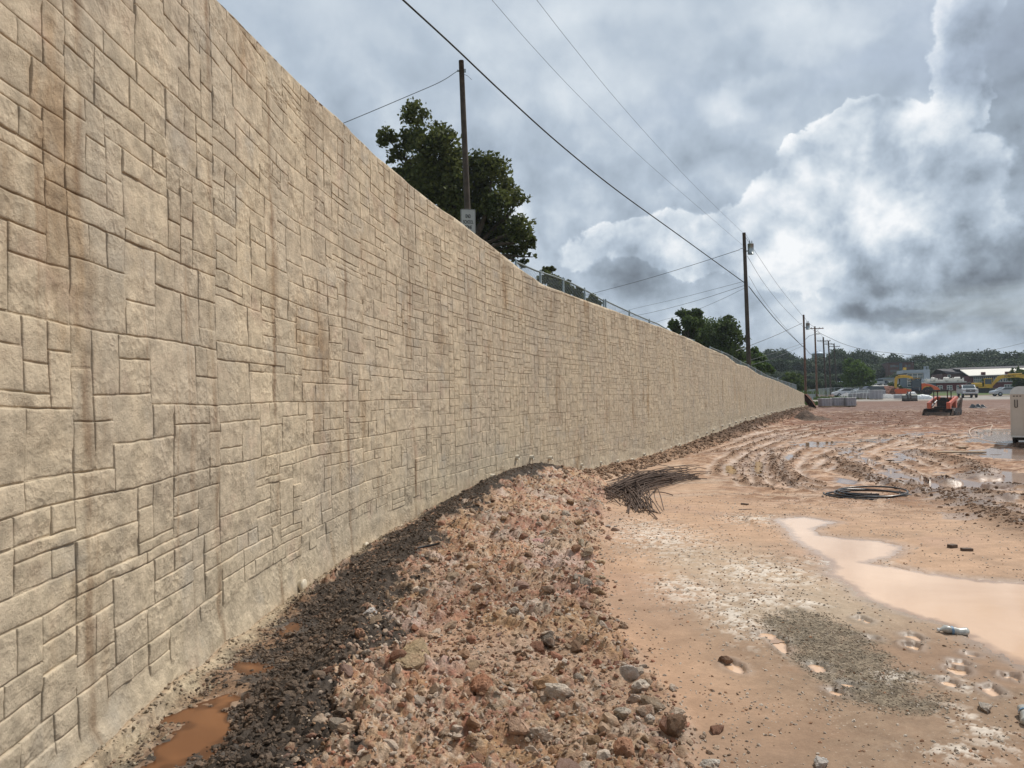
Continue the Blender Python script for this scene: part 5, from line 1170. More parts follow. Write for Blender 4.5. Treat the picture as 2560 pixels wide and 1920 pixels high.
def text_mesh(txt, size, mat, parent, loc, rot, width=None, name='lettering', bold=0.0):
    cu = bpy.data.curves.new('lettering', 'FONT'); cu.body = txt; cu.size = size; cu.align_x = 'CENTER'; cu.align_y = 'CENTER'; cu.extrude = .001; cu.offset = bold
    t = bpy.data.objects.new('lettering_tmp', cu); COL.objects.link(t); dg = bpy.context.evaluated_depsgraph_get(); dg.update()
    me = bpy.data.meshes.new_from_object(t.evaluated_get(dg)); bpy.data.objects.remove(t)
    me.materials.clear(); o = link(name, me, mat, parent); o.location = loc; o.rotation_euler = rot
    if width: xs = [v.co.x for v in me.vertices]; k = width / (max(xs) - min(xs)); [setattr(v.co, 'x', v.co.x * k) for v in me.vertices]
    return o
for txt, dz, wd_ in (('END', .19, .20), ('SCHOOL', -.03, .39), ('ZONE', -.23, .27)): text_mesh(txt, .19, M['signblack'], sg, (0, -.008, hz + dz), (math.pi / 2, 0, 0), wd_, bold=.004)
MB().cyl((0, -.012, hz + .40), .012, .02, 'y', 10).build('bolt', M['steel'], sg); MB().cyl((0, -.012, hz - .42), .012, .02, 'y', 10).build('bolt', M['steel'], sg)

# ------------------------------------------------------------------ chain link fence on the wall
def chain_fence(label, P3, H, postpx=None, cell=.10, spacing=2.6, wire=.003, post_r=.033):
    """P3: points of the fence foot"""
    P3 = [Vector(p) for p in P3]; L = [0]
    for a, b in zip(P3, P3[1:]): L.append(L[-1] + (b - a).length)
    def pt(s):
        s = min(max(s, 0), L[-1]); i = max(k for k in range(len(L)) if L[k] <= s + 1e-9); i = min(i, len(P3) - 2); return P3[i].lerp(P3[i + 1], (s - L[i]) / (L[i + 1] - L[i]))
    root = empty('chain_link_fence', P3[0], 0, label, 'fence'); o = P3[0]
    n = max(1, int(round(L[-1] / spacing)))
    for k in range(n + 1):
        p = pt(L[-1] * k / n) - o; MB().tube([p + Vector((0, 0, -.3)), p + Vector((0, 0, H + .03)), p + Vector((0, 0, H + .07))], [post_r, post_r, .006], 8).build('fence_post', M['fence'], root, True)
    nr_ = max(2, int(L[-1] / 1.2)); MB().tube([pt(L[-1] * k / nr_) - o + Vector((0, 0, H)) for k in range(nr_ + 1)], .024, 6).build('top_rail', M['fence'], root, True)
    mb = MB(); ns = int(L[-1] / cell)
    for k in range(-int(H / cell), ns):
        for sgn in (1, -1):
            s0 = k * cell; s1 = s0 + H; za, zb_ = (0, H) if sgn > 0 else (H, 0)
            if s0 < 0: za = za + (-s0) * sgn; s0 = 0
            if s1 > L[-1]: zb_ = zb_ - (s1 - L[-1]) * sgn; s1 = L[-1]
            if s1 - s0 < .05: continue
            a = pt(s0) - o; b = pt(s1) - o; a = a + Vector((0, 0, za)); b = b + Vector((0, 0, zb_)); m1 = None
            mb.add([a + Vector((0, 0, -wire)), a + Vector((0, 0, wire)), b + Vector((0, 0, wire)), b + Vector((0, 0, -wire)), a + Vector((wire, wire, 0)), a - Vector((wire, wire, 0)), b - Vector((wire, wire, 0)), b + Vector((wire, wire, 0))], [(0, 1, 2, 3), (4, 5, 6, 7)])
    mb.build('chain_mesh', M['fence'], root); return root
top_px = [(1290, 655), (1322, 670.5), (1368, 686), (1413, 700), (1463, 725), (1509, 752)]
def fence_line(pxs, Hh, back):
    o = []
    for px, py in pxs:
        s_, _ = px_on_wall(px, py); r = ray(px, py); x, y, tx, ty = plan(s_); Y = float(y) + back
        o.append(Vector((r.x * Y, Y, EYE + r.z * Y - Hh)))
    return o
chain_fence('chain link fence section on the wall top in front of the small dark tree', fence_line(top_px, 1.1, 2.2), 1.1, spacing=1.7)
chain_fence('lower chain link fence section on the wall top right of the small gap', fence_line([(1514, 752), (1558, 773), (1601, 792), (1650, 812), (1680, 832), (1735, 852)], 1.1, 2.4), 1.1, spacing=2.2)
chain_fence('long grey chain link fence following the far part of the wall', fence_line([(1775, 868), (1820, 886), (1850, 903), (1885, 920), (1920, 940), (1955, 952), (1990, 962)], 1.15, 3.0), 1.15, cell=.16, spacing=3.0, wire=.008, post_r=.045)
def gz_(px, Y): return pz(Y, px)
chain_fence('far chain link fence along the back of the site below the bright green tree', [Vector((at(px, 960, Y).x, Y, gz_(px, Y) - .05)) for px, Y in ((1996, 92), (2040, 116), (2075, 125), (2120, 128), (2182, 130))], 1.6, cell=.22, spacing=3.2, wire=.012, post_r=.05)
# bank of red clay cut at the end of the wall
P_ = wall_pt(WL, 0, 0); ex, ey = 32.0, 81.0
def lumpy(name, prof, label, cat, mat, loc, seed=1, rot=0, amp=.12, freq=.9, kind=None):
    """mound from a footprint function: prof(u, v) -> height, u, v in -1..1 scaled by (sx, sy)"""
    sx, sy, fn = prof; n = 64; g = np.linspace(-1, 1, n); Ux, Uy = np.meshgrid(g, g, indexing='ij'); X = Ux * sx; Y = Uy * sy
    h = fn(Ux, Uy) ; e = sstep(0, .25, h) ; h = h + e * amp * (fbm(X * freq + seed, Y * freq, 5, .6) + .5 * (.5 - cells(X * 2.5 * freq + seed, Y * 2.5 * freq)[0])); h = np.where(fn(Ux, Uy) <= 0, -.15, h)
    V = np.stack([X, Y, h], -1).reshape(-1, 3); i = np.arange(n - 1)[:, None]; j = np.arange(n - 1)[None]; f = i * n + j
    me = fast_mesh(name, V, np.stack([f, f + n, f + n + 1, f + 1], -1).reshape(-1, 4), True); o = link(name, me, mat); o.location = loc; o.rotation_euler = (0, 0, rot)
    return tag(o, label, cat, None, kind)
def ground_at(px, py, it=8):
    z = 0
    for _ in range(it): p = atz(px, py, z); z = tz(p.x, p.y)
    return Vector((p.x, p.y, z))
b_ = at(2012, 1014, 82); lumpy('clay_bank', (1.5, 2.0, lambda u, v: np.clip(2.2 - 1.1 * (u + 1) ** 2.2 - .5 * np.abs(v) ** 3, 0, 1.5) * (u > -.98)), 'red clay bank cut off sharply at the end of the wall', 'dirt bank', M['reddirt'], (b_.x + 1.0, 83.2, .2), 3, -.2, .22)
d_ = at(2028, 1052, 50); gp_ = ground_at(2028, 1050)
lumpy('dirt_pile', (gp_.y * 50 / FPX * 1.5, 1.6, lambda u, v: np.clip(1.05 * np.exp(-((u + .22) / .34) ** 2 - (v / .5) ** 2) + .38 * np.exp(-((u - .35) / .38) ** 2 - (v / .5) ** 2) - .10, 0, 2) * (gp_.y * 24 / FPX)), 'small pile of dark dirt on the pale ground near the wall end', 'dirt pile', M['darkdirt'], (gp_.x, gp_.y, gp_.z - .02), 5, 0, .12, 1.8)

# ------------------------------------------------------------------ buildings on the far side
def wx(px, Y): return at(px, 960, Y).x
def wz(px, py, Y): return at(px, py, Y).z
def bld(name, label, px, Y, zb, cat='building'):
    o = empty(name, (wx(px, Y), Y, zb), -.33, label, cat); o.scale = (.93, 1, 1); return o
def window(parent, x0, x1, z0, z1, y, cols, rows, fr=.09, frame='whitetrim', glass='paneglass'):
    """frame with mullions as a part, its panes as sub-parts"""
    m = MB(); cw = (x1 - x0) / cols; ch = (z1 - z0) / rows
    for c in range(cols + 1): m.box(x0 + c * cw - fr / 2, x0 + c * cw + fr / 2, y - .08, y - .001, z0, z1)
    for r in range(rows + 1): m.box(x0, x1, y - .07, y - .002, z0 + r * ch - fr / 2, z0 + r * ch + fr / 2)
    w_ = m.build('window', M[frame], parent)
    pm = None
    for c in range(cols):
        for r in range(rows):
            o = MB().box(x0 + c * cw + fr / 2, x0 + (c + 1) * cw - fr / 2, y - .03, y - .006, z0 + r * ch + fr / 2, z0 + (r + 1) * ch - fr / 2).build('pane', M[glass], w_)
    return w_
# low maroon wing with a blue grey corner
Y = 170; zb = pz(Y, 2360); b = bld('building', 'low maroon building with roof machinery behind the orange roller', 2360, Y, zb); ox = b.location.x
X = lambda px, Y=170: wx(px, Y) - ox
Z = lambda py, Y=170: wz(2360, py, Y) - zb
MB().box(X(2341), X(2412), 0, 14, -.5, Z(957)).build('wall', M['redwall'], b); MB().box(X(2320), X(2341) - .003, .15, 14, -.5, Z(957)).build('corner_wall', M['teal'], b)
MB().box(X(2319), X(2412.5), -.2, 14.2, Z(957), Z(954)).build('roof_edge', M['whitetrim'], b)
for a, c in ((2344, 2356), (2367, 2379), (2390, 2402)): window(b, X(a), X(c), Z(975), Z(964), 0, 2, 2, .10)
rr = random.Random(9)
for k, px in enumerate((2325, 2338, 2346, 2358, 2370, 2378, 2388, 2396, 2404)):
    w_ = rr.uniform(.3, .75); hh = rr.uniform(.4, 1.2); m = MB(); z0 = Z(954)
    if k % 3 == 1: m.cyl((X(px) - w_, 2, z0 + .55), .5, w_ * 2, 'x', 14)
    else: m.box(X(px) - w_, X(px) + w_, 1.5, 3, z0, z0 + hh, .06)
    m.box(X(px) - w_ * .6, X(px) - w_ * .5, 1.4, 1.6, z0, z0 + hh + .3); m.build('roof_unit', M['whitetrim'], b)
MB().box(X(2325), X(2360), 8, 12, Z(954), Z(944)).build('penthouse', M['greywall'], b)
MB().box(X(2407), X(2410), 1, 1.5, Z(954), Z(945)).build('vent_stack', M['whitetrim'], b)
# grey modern block with tall glazing
Y = 185; zb = pz(Y, 2295); b = bld('building', 'grey modern block with tall glazed front and a yellow chimney', 2295, Y, zb); ox = b.location.x
X = lambda px, Y=185: wx(px, Y) - ox
Z = lambda py, Y=185: wz(2295, py, Y) - zb
MB().box(X(2309), X(2324), 0, 10, -1, Z(924)).build('tower_wall', M['greywall'], b)
MB().box(X(2260), X(2309) - .002, -.3, 10, Z(932.5), Z(924.5)).build('canopy', M['greywall'], b)
MB().box(X(2268), X(2309) - .002, .5, 9.5, -1, Z(932.5) - .002).build('core_wall', M['teal'], b)
window(b, X(2270), X(2308), Z(966), Z(933.5), .5, 3, 5, .12)
MB().box(X(2267), X(2273), 3, 4.5, Z(924.5), Z(917)).build('chimney', M['yellow'], b)
m = MB()
for px in (2315, 2318.5, 2324): m.box(X(px) - .12, X(px) + .12, 2, 2.3, Z(924), Z(915))
m.box(X(2315), X(2324), 2, 2.3, Z(916.5), Z(915)); m.build('roof_frame', M['greywall'], b)
# long school with a cream metal roof
Y = 190; zb = pz(Y, 2470); b = bld('building', 'long school building with cream metal roof and a band of windows', 2470, Y, zb); ox = b.location.x; b.location.x += 2.8
X = lambda px, Y=190: wx(px, Y) - ox
Z = lambda py, Y=190: wz(2470, py, Y) - zb
ze, zr = Z(938), Z(922) + .2
MB().box(X(2402), X(2660), .6, 20, -1, ze).build('wall', M['redwall'], b)
rf = MB().add([(X(2399), -.6, ze), (X(2660), -.6, ze + .4), (X(2664), 9, zr + .2), (X(2399.5), 9, zr), (X(2399), -.6, ze - .2), (X(2660), -.6, ze + .2), (X(2664), 9, zr + .0), (X(2399.5), 9, zr - .2)], [(0, 1, 2, 3), (7, 6, 5, 4), (0, 4, 5, 1), (1, 5, 6, 2), (2, 6, 7, 3), (3, 7, 4, 0)]).build('roof', M['whiteroof'], b)
MB().add([(X(2392), 9.1, zr + .1), (X(2664), 9.1, zr + .3), (X(2664), 16, zr + 1.0), (X(2392), 16, zr + .7), (X(2392), 16, ze), (X(2664), 16, ze)], [(0, 1, 2, 3), (3, 2, 5, 4)]).build('rear_roof', M['darkroof'], b)
for px in (2434, 2490): MB().box(X(px) - .45, X(px) + .45, -.5, .5, ze + .15, ze + .85).build('roof_vent', M['redwall'], b)
MB().box(X(2410), X(2660), -.5, .55, ze - .45, ze - .2).build('fascia', M['darkroof'], b)
for a, c, n in ((2413, 2432, 4), (2436, 2455, 4), (2459, 2480, 4), (2482, 2503, 4), (2506, 2528, 4), (2532, 2560, 4)): window(b, X(a), X(c), Z(955), Z(940.5), .6, n, 2, .12)
for a, c, n in ((2484, 2503, 3), (2506, 2528, 4)): window(b, X(a), X(c), Z(971), Z(962), .6, n, 1, .12)
# gabled brick hall
Y = 200; zb = pz(Y, 2378); b = bld('building', 'brick hall with a dark gabled roof left of the cream roof', 2378, Y, zb); ox = b.location.x
X = lambda px, Y=200: wx(px, Y) - ox
Z = lambda py, Y=200: wz(2378, py, Y) - zb
MB().box(X(2357), X(2406), 0, 14, -1, Z(934)).build('wall', M['brick'], b)
MB().add([(X(2366), -.4, Z(934)), (X(2408), -.4, Z(934)), (X(2408), 7, Z(920)), (X(2356), 7, Z(920)), (X(2356), 14, Z(934)), (X(2408), 14, Z(934)), (X(2357), -.1, Z(926))], [(0, 1, 2, 3, 6), (3, 2, 5, 4)]).build('roof', M['darkroof'], b)
window(b, X(2370), X(2377), Z(943), Z(937), 0, 1, 1, .15)
# brick block high in the trees
Y = 250; zb = pz(Y, 2250); b = bld('building', 'dim red brick block among the trees above the excavator', 2250, Y, zb); ox = b.location.x
X = lambda px, Y=250: wx(px, Y) - ox
Z = lambda py, Y=250: wz(2250, py, Y) - zb
MB().box(X(2222), X(2284), 0, 14, -2, Z(906)).build('wall', M['brick'], b); MB().box(X(2221.5), X(2284.5), -.3, 14.3, Z(906), Z(904.5)).build('roof', M['darkroof'], b)
for a in (2227, 2234, 2241, 2262, 2270):
    for z0, z1 in ((942, 936), (930, 924), (918, 912)): window(b, X(a), X(a) + .9, Z(z0), Z(z1), 0, 1, 2, .12, 'brick')
MB().box(X(2249), X(2256), -.4, 0, -2, Z(908)).build('stair_panel', M['teal'], b)
# pale low sheds by the car park
Y = 222; zb = pz(Y, 2225); b = bld('building', 'pale flat roofed shed beside the car park', 2225, Y, zb); ox = b.location.x
X = lambda px, Y=222: wx(px, Y) - ox
Z = lambda py, Y=222: wz(2225, py, Y) - zb
MB().box(X(2207), X(2247), 0, 8, -2, Z(947)).build('wall', M['concrete'], b); MB().box(X(2206), X(2248), -.4, 8.3, Z(947), Z(944.5)).build('roof', M['greywall'], b); MB().box(X(2209), X(2216), -.05, .05, -1, Z(951)).build('door', M['greywall'], b)
# pale blue tank on the ridge
Y = 340; zb = pz(Y, 2044); p = at(2044, 878, Y); b = empty('water_tank', (p.x, Y, zb), 0, 'pale blue domed tank showing above the trees behind the poles', 'water tank'); R_ = 14 * Y / FPX; zt = wz(2044, 884, Y) - zb
MB().tube([(0, 0, 0), (0, 0, zt)], R_, 28).build('tank_body', M['tank'], b, True); MB().tube([(0, 0, zt + .01), (0, 0, zt + .6), (0, 0, zt + 1.0)], [R_ * 1.0, R_ * .72, .2], 28).build('dome', M['tank'], b, True)
for q in (-.5, .2): MB().tube([(R_ * q, -R_ * .5, zt), (R_ * q, -R_ * .5, zt + 1.5)], .12, 6).build('vent_pipe', M['tank'], b)
# car park lane climbing behind the site
pts = []; 
for py, xa, xb, Y in ((985, 2172, 2216, 150), (972, 2176, 2240, 170), (964, 2178, 2246, 195), (961, 2178, 2250, 215)): pts.append((wx(xa, Y), Y, pz(Y, xa) + .12)); pts.append((wx(xb, Y), Y, pz(Y, xb) + .12))
me = bpy.data.meshes.new('road'); me.from_pydata(pts, [], [(0, 1, 3, 2), (2, 3, 5, 4), (4, 5, 7, 6)]); tag(link('road', me, M['concrete']), kind='structure')

# ------------------------------------------------------------------ vehicles
def wheel(parent, x, y, z, r, w_, name='wheel', hub='steel', axis='x'):
    m = MB(); pr = [(-w_ / 2, r * .55), (-w_ / 2, r * .9), (-w_ * .4, r), (w_ * .4, r), (w_ / 2, r * .9), (w_ / 2, r * .55)]
    def ring(pr):
        V = []; n = 20
        for a, rad in pr:
            for k in range(n):
                t = 2 * math.pi * k / n; V.append((x + a, y + rad * math.cos(t), z + rad * math.sin(t)) if axis == 'x' else (x + rad * math.cos(t), y + a, z + rad * math.sin(t)))
        F = [(q * n + k, q * n + (k + 1) % n, (q + 1) * n + (k + 1) % n, (q + 1) * n + k) for q in range(len(pr) - 1) for k in range(n)]
        F += [tuple(range(n)), tuple(range((len(pr) - 1) * n, len(pr) * n))[::-1]]; return V, F
    V, F = ring(pr); m.add(V, F); w1 = m.build(name, M['black'], parent, True)
    m = MB(); V, F = ring([(-w_ / 2 - .012, r * .2), (-w_ / 2 - .006, r * .54), (w_ / 2 + .006, r * .54), (w_ / 2 + .012, r * .2)]); m.add(V, F); m.build('rim', M[hub], w1, True); return w1
def car(label, px, py, Y, rz, paint='silver', kind='sedan', z=None):
    zc = pz(Y, px) if z is None else z
    root = empty('parked_car', (wx(px, Y), Y, zc), rz, label, 'car')
    prof = [(-2.2, .35), (-2.25, .75), (-2.1, .95), (-1.35, 1.02), (-.75, 1.42), (.65, 1.44), (1.35, 1.0), (2.1, .86), (2.25, .62), (2.2, .35)] if kind == 'sedan' else [(-2.3, .4), (-2.35, 1.0), (-2.25, 1.15), (-2.0, 1.72), (.4, 1.76), (1.15, 1.18), (2.15, 1.05), (2.35, .8), (2.3, .4)]
    MB().prism(prof, -.88, .88, 'x').build('body', M[paint], root)
    MB().prism([(-1.15, 1.05), (-.72, 1.36), (.6, 1.38), (1.15, 1.05)] if kind == 'sedan' else [(-2.1, 1.2), (-1.9, 1.64), (.35, 1.68), (.95, 1.2)], -.895, .895, 'x').build('side_glass', M['glass'], root)
    MB().add([(-.72, 1.30, 1.04), (.72, 1.30, 1.04), (.62, .72, 1.40), (-.62, .72, 1.40)], [(0, 1, 2, 3)]).build('windscreen', M['glass'], root)
    for y in (-1.38, 1.38):
        for x in (-.82, .82): wheel(root, x, y, .33, .33, .2)
    return root
car('dark silver car parked highest in the far lane', 2187, 963, 205, 1.3, 'silver', 'suv'); car('dark car parked right of the silver one in the far lane', 2200, 963, 208, 1.2, 'navy')
car('pale car parked third in the far lane beside the shed', 2210, 963, 210, 1.25, 'white'); car('low silver car parked behind the trailer at right', 2516, 984, 118, 1.45, 'silver')
car('pale sedan under the distant fence left of the block stacks', 2116, 980, 124, 1.4, 'white'); car('silver sedan among the pallets near the canopy', 2152, 980, 122, 1.55, 'silver')
car('dark estate car beside the block stacks', 2173, 982, 126, 1.5, 'navy', 'suv')

# pickup truck, facing the camera
def pickup():
    Y = 112; root = empty('pickup_truck', (wx(2417, Y), Y, tz(wx(2417, Y), Y)), -.40, 'white crew cab pickup truck facing the camera in the middle distance', 'pickup truck')
    m = MB(); m.prism([(-2.95, .62), (-2.95, 1.28), (-1.9, 1.34), (-1.86, 1.38), (-.9, 1.40), (2.6, 1.42), (2.75, 1.30), (2.9, .62)], -1.0, 1.0, 'x'); m.m = Matrix.Identity(4); m.build('body', M['white'], root)
    MB().prism([(-1.75, 1.41), (-1.1, 1.92), (.85, 1.95), (1.05, 1.42)], -.86, .86, 'x').build('cab', M['white'], root)
    MB().add([(-.80, -1.78, 1.44), (.80, -1.78, 1.44), (.70, -1.14, 1.89), (-.70, -1.14, 1.89)], [(0, 1, 2, 3)]).build('windscreen', M['glass'], root)
    for s in (-1, 1):
        MB().add([(s * .872, -1.5, 1.46), (s * .872, -1.02, 1.86), (s * .872, .8, 1.88), (s * .872, .95, 1.46)], [(0, 1, 2, 3)]).build('side_glass', M['glass'], root)
        MB().box(s * .98 if s > 0 else -1.25, 1.25 if s > 0 else -.98, -1.55, -1.42, 1.38, 1.64, .02).build('mirror', M['black'], root)
        MB().box(s * .62 if s > 0 else -.98, .98 if s > 0 else -.62, -2.98, -2.9, 1.02, 1.22, .02).build('headlight', M['chrome'], root)
        for y in (-2.0, 1.9): wheel(root, s * .86, y, .42, .42, .28)
    MB().box(-.60, .60, -2.99, -2.93, .86, 1.24, .02).build('grille', M['black'], root)
    for z in (.98, 1.10): MB().box(-.58, .58, -3.02, -2.99, z - .015, z + .015).build('grille_bar', M['chrome'], root)
    MB().cyl((0, -3.03, 1.05), .08, .03, 'y', 14).build('emblem', M['chrome'], root)
    MB().box(-.98, .98, -3.08, -2.92, .58, .78, .03).build('bumper', M['chrome'], root); MB().box(-.75, .75, -3.0, -2.9, .42, .58, .02).build('lower_bumper', M['black'], root)
    MB().box(-.15, .15, -.4, .1, 1.96, 2.04, .02).build('roof_beacon', M['dark'], root)
pickup()

# compact track loader
def track_loader():
    g = ground_at(2352, 1035); Y = 63.5; x = wx(2356, Y); root = empty('track_loader', (x, Y, tz(x, Y) - .02), -.78, 'orange compact track loader with its muddy bucket down in the red mud', 'track loader')
    for s in (-1, 1):
        m = MB(); m.prism([(-1.0, .0), (.9, .0), (1.15, .18), (1.2, .45), (.8, .62), (-.7, .66), (-1.15, .40), (-1.15, .15)], s * .95 - .2, s * .95 + .2, 'x'); tr = m.build('track', M['black'], root)
        for y in (-.75, -.25, .25, .75): MB().cyl((s * .95 - .22, y, .2), .15, .44, 'x', 14).build('roller', M['dark'], tr)
        MB().prism([(-1.05, .70), (-1.05, 1.15), (.9, 1.62), (1.25, 1.60), (1.25, 1.36), (.9, 1.38), (-.8, .98), (-.85, .70)], s * .78 - .09, s * .78 + .09, 'x').build('lift_arm', M['redor'], root)
        MB().prism([(-1.30, .20), (-1.30, 1.12), (-.98, 1.16), (-.98, .20)], s * .74 - .15, s * .74 + .15, 'x').build('arm_knee', M['redor'], root)
        MB().tube([(s * .66, -.8, .75), (s * .66, .8, 1.28)], .05, 8).build('lift_cylinder', M['chrome'], root)
        MB().box(s * .62 - .12, s * .62 + .12, 1.0, 1.35, .6, 1.62, .03).build('rear_tower', M['redor'], root)
        for y in (-.62, .48): MB().box(s * .52 - .035, s * .52 + .035, y - .035, y + .035, 1.0, 2.06).build('cab_post', M['dark'], root)
    MB().box(-.66, .66, -.80, .68, 2.05, 2.20, .03).build('cab_roof', M['black'], root)
    MB().box(-.5, .5, .42, .50, .7, 1.35).build('cab_back', M['dark'], root); MB().box(-.52, .52, -.66, 1.2, .45, .78, .03).build('chassis', M['dark'], root)
    MB().box(-.22, .22, .0, .38, .8, 1.55, .06).build('seat', M['black'], root); MB().box(-.3, .3, -.55, -.5, .8, 1.25).build('front_guard', M['dark'], root)
    MB().box(-.5, .5, .62, 1.3, .78, 1.55, .06).build('engine_cover', M['redor'], root)
    sh = MB(); n = 10; pr = [(-2.05, .04), (-1.45, .03)] + [(-1.38 + .10 * math.sin(t), .15 + .2 * t) for t in (0, .6, 1.2)] + [(-1.35, .50), (-1.45, .60)]
    out_ = pr + [(y + .03, z + .03) for y, z in pr[::-1]]; sh.prism([(-2.05, .02), (-1.40, .0), (-1.28, .10), (-1.22, .35), (-1.30, .58), (-1.40, .60), (-1.32, .36), (-1.37, .14), (-1.48, .06), (-2.05, .06)], -1.12, 1.12, 'x')
    bk = sh.build('bucket', M['dark'], root)
    for s in (-1.12, 1.10): MB().prism([(-2.02, .06), (-1.40, .04), (-1.3, .3), (-1.38, .58), (-1.55, .5)], s, s + .03, 'x').build('bucket_side', M['darkdirt'], bk)
    MB().box(-1.12, 1.12, -2.12, -1.98, .0, .05).build('cutting_edge', M['lumber'], bk)
    MB().prism([(-1.9, .06), (-1.5, .06), (-1.36, .3), (-1.6, .28)], -.95, .95, 'x').build('mud_load', M['darkdirt'], bk)
    MB().box(-.12, .12, -.1, .05, 2.16, 2.26, .02).build('beacon', M['dark'], root)
track_loader()
# bent spreader plate leaning at the loader's right
g = ground_at(2396, 1031); o = empty('mud_board', (g.x, g.y, g.z), -.9, 'brown muddy steel plate leaning at the right of the track loader', 'steel plate')
MB().prism([(-1.0, .0), (.6, 0), (1.0, 1.15), (.7, 1.2), (-.2, .7)], -.05, .05, 'x').build('plate', M['darkdirt'], o)
MB().box(-.05, .10, -1.0, .6, 0, .07).build('plate_rib', M['dark'], o); MB().tube([(.05, -.9, .05), (.05, .75, 1.1)], .04, 6).build('brace', M['dark'], o)

# soil roller, orange, front to the left
def roller_machine():
    Y = 128; x = wx(2292, Y); root = empty('soil_roller', (x, Y, tz(x, Y)), -.45, 'orange soil roller with dark blue cab and big rear tyres', 'road roller')
    wheel(root, 1.75, -.75, .80, .80, .55, 'wheel', 'dark', 'y'); wheel(root, 1.75, .75, .80, .80, .55, 'wheel', 'dark', 'y')
    MB().prism([(.75, .95), (.75, 2.25), (1.2, 2.32), (2.2, 2.1), (3.4, 1.55), (3.75, 1.1), (3.7, .62), (3.2, .55), (2.75, 1.1), (2.4, 1.62), (1.75, 1.78), (1.15, 1.62), (.9, 1.2)], -.95, .95, 'y').build('engine_hood', M['orange'], root)
    MB().prism([(.8, 2.26), (1.2, 2.33), (2.2, 2.11), (3.3, 1.62), (3.3, 1.66), (2.2, 2.16), (1.2, 2.38), (.8, 2.31)], -.5, .5, 'y').build('hood_stripe', M['trim'], root)
    m = MB(); m.box(-.95, .72, -.85, .85, .95, 1.5, .05); m.build('cab_base', M['navy'], root)
    for xx in (-.9, .62):
        for yy in (-.82, .76): MB().box(xx, xx + .08, yy, yy + .06, 1.5, 3.1).build('cab_post', M['navy'], root)
    MB().box(-.85, .65, -.80, -.78, 1.52, 3.0).build('cab_glass', M['glass'], root); MB().box(-.85, .65, .78, .80, 1.52, 3.0).build('cab_glass', M['glass'], root); MB().box(-.86, -.84, -.76, .76, 1.52, 3.0).build('cab_glass', M['glass'], root)
    MB().box(-1.05, .85, -.95, .95, 3.10, 3.25, .05).build('cab_roof', M['navy'], root); MB().box(-.5, .6, -.5, .5, 3.25, 3.34, .02).build('roof_plate', M['yellow'], root)
    MB().prism([(-3.65, .35), (-3.65, 1.15), (-3.45, 1.3), (-2.0, 1.35), (-1.0, 1.15), (-1.0, .8), (-1.6, .7), (-2.0, .4)], -1.1, -.9, 'y').build('drum_frame', M['orange'], root)
    MB().prism([(-3.65, .35), (-3.65, 1.15), (-3.45, 1.3), (-2.0, 1.35), (-1.0, 1.15), (-1.0, .8), (-1.6, .7), (-2.0, .4)], .9, 1.1, 'y').build('drum_frame', M['orange'], root)
    MB().box(-3.8, -3.6, -1.1, 1.1, .75, 1.2, .04).build('front_beam', M['orange'], root); MB().cyl((-2.7, -.88, .75), .75, 1.76, 'y', 28).build('drum', M['dark'], root, True)
    MB().box(-1.1, .8, -.6, .6, .55, .95).build('articulation', M['dark'], root)
    MB().tube([(.35, -.95, .9), (.35, -.95, 1.5)], .03, 6).build('step_rail', M['trim'], root)
roller_machine(); bpy.data.objects['soil_roller'].scale = (.9, .9, .9)
def excavator(label, px, Y, rz, flip, boom, stick, letters=None, z=None, track=3.0):
    x = wx(px, Y); root = empty('excavator', (x, Y, tz(x, Y) if z is None else z), rz, label, 'excavator')
    f = flip; h = track / 2
    for s in (-1, 1):
        tr = MB().prism([(-h - .3, .35), (-h, .05), (h, .05), (h + .3, .35), (h + .3, .6), (h, .85), (-h, .85), (-h - .3, .6)], s * 1.05 - .28, s * 1.05 + .28, 'y').build('track', M['black'], root)
        for k in range(6): MB().cyl((-h + .15 + k * (2 * h - .3) / 5, s * 1.05 - .30, .28), .14, .60, 'y', 12).build('roller', M['dark'], tr)
    MB().box(-.9, .9, -.8, .8, .4, .95).build('undercarriage', M['dark'], root)
    a, b = (-2.1, 1.4) if f > 0 else (-1.4, 2.1)
    MB().box(a, b, -1.3, 1.3, 1.0, 1.25, .04).build('deck', M['yellow'], root)
    ea, eb = (a, -.3) if f > 0 else (.3, b)
    MB().box(ea, eb, -1.3, 1.3, 1.26, 2.05, .12).build('engine_cover', M['yellow'], root); cw = (a - .1, a + .5) if f > 0 else (b - .5, b + .1)
    MB().box(cw[0], cw[1], -1.32, 1.32, 1.15, 1.95, .18).build('counterweight', M['dark'], root)
    cx0 = (.05, 1.35) if f > 0 else (-1.35, -.05)
    MB().box(cx0[0], cx0[1], -1.28, -.32, 1.27, 1.75, .03).build('cab_lower', M['yellow'], root); MB().box(cx0[0] + .04, cx0[1] - .04, -1.25, -.35, 1.75, 2.72, .03).build('cab_glass', M['glass'], root)
    for xx in (cx0[0], cx0[1] - .09):
        for yy in (-1.28, -.40): MB().box(xx, xx + .09, yy, yy + .08, 1.75, 2.74).build('cab_post', M['yellow'], root)
    MB().box(cx0[0] - .03, cx0[1] + .03, -1.31, -.29, 2.74, 2.86, .03).build('cab_roof', M['yellow'], root)
    MB().prism(boom, .0, .42, 'y').build('boom', M['yellow'], root); MB().prism(stick, .05, .37, 'y').build('stick', M['yellow'], root)
    return root
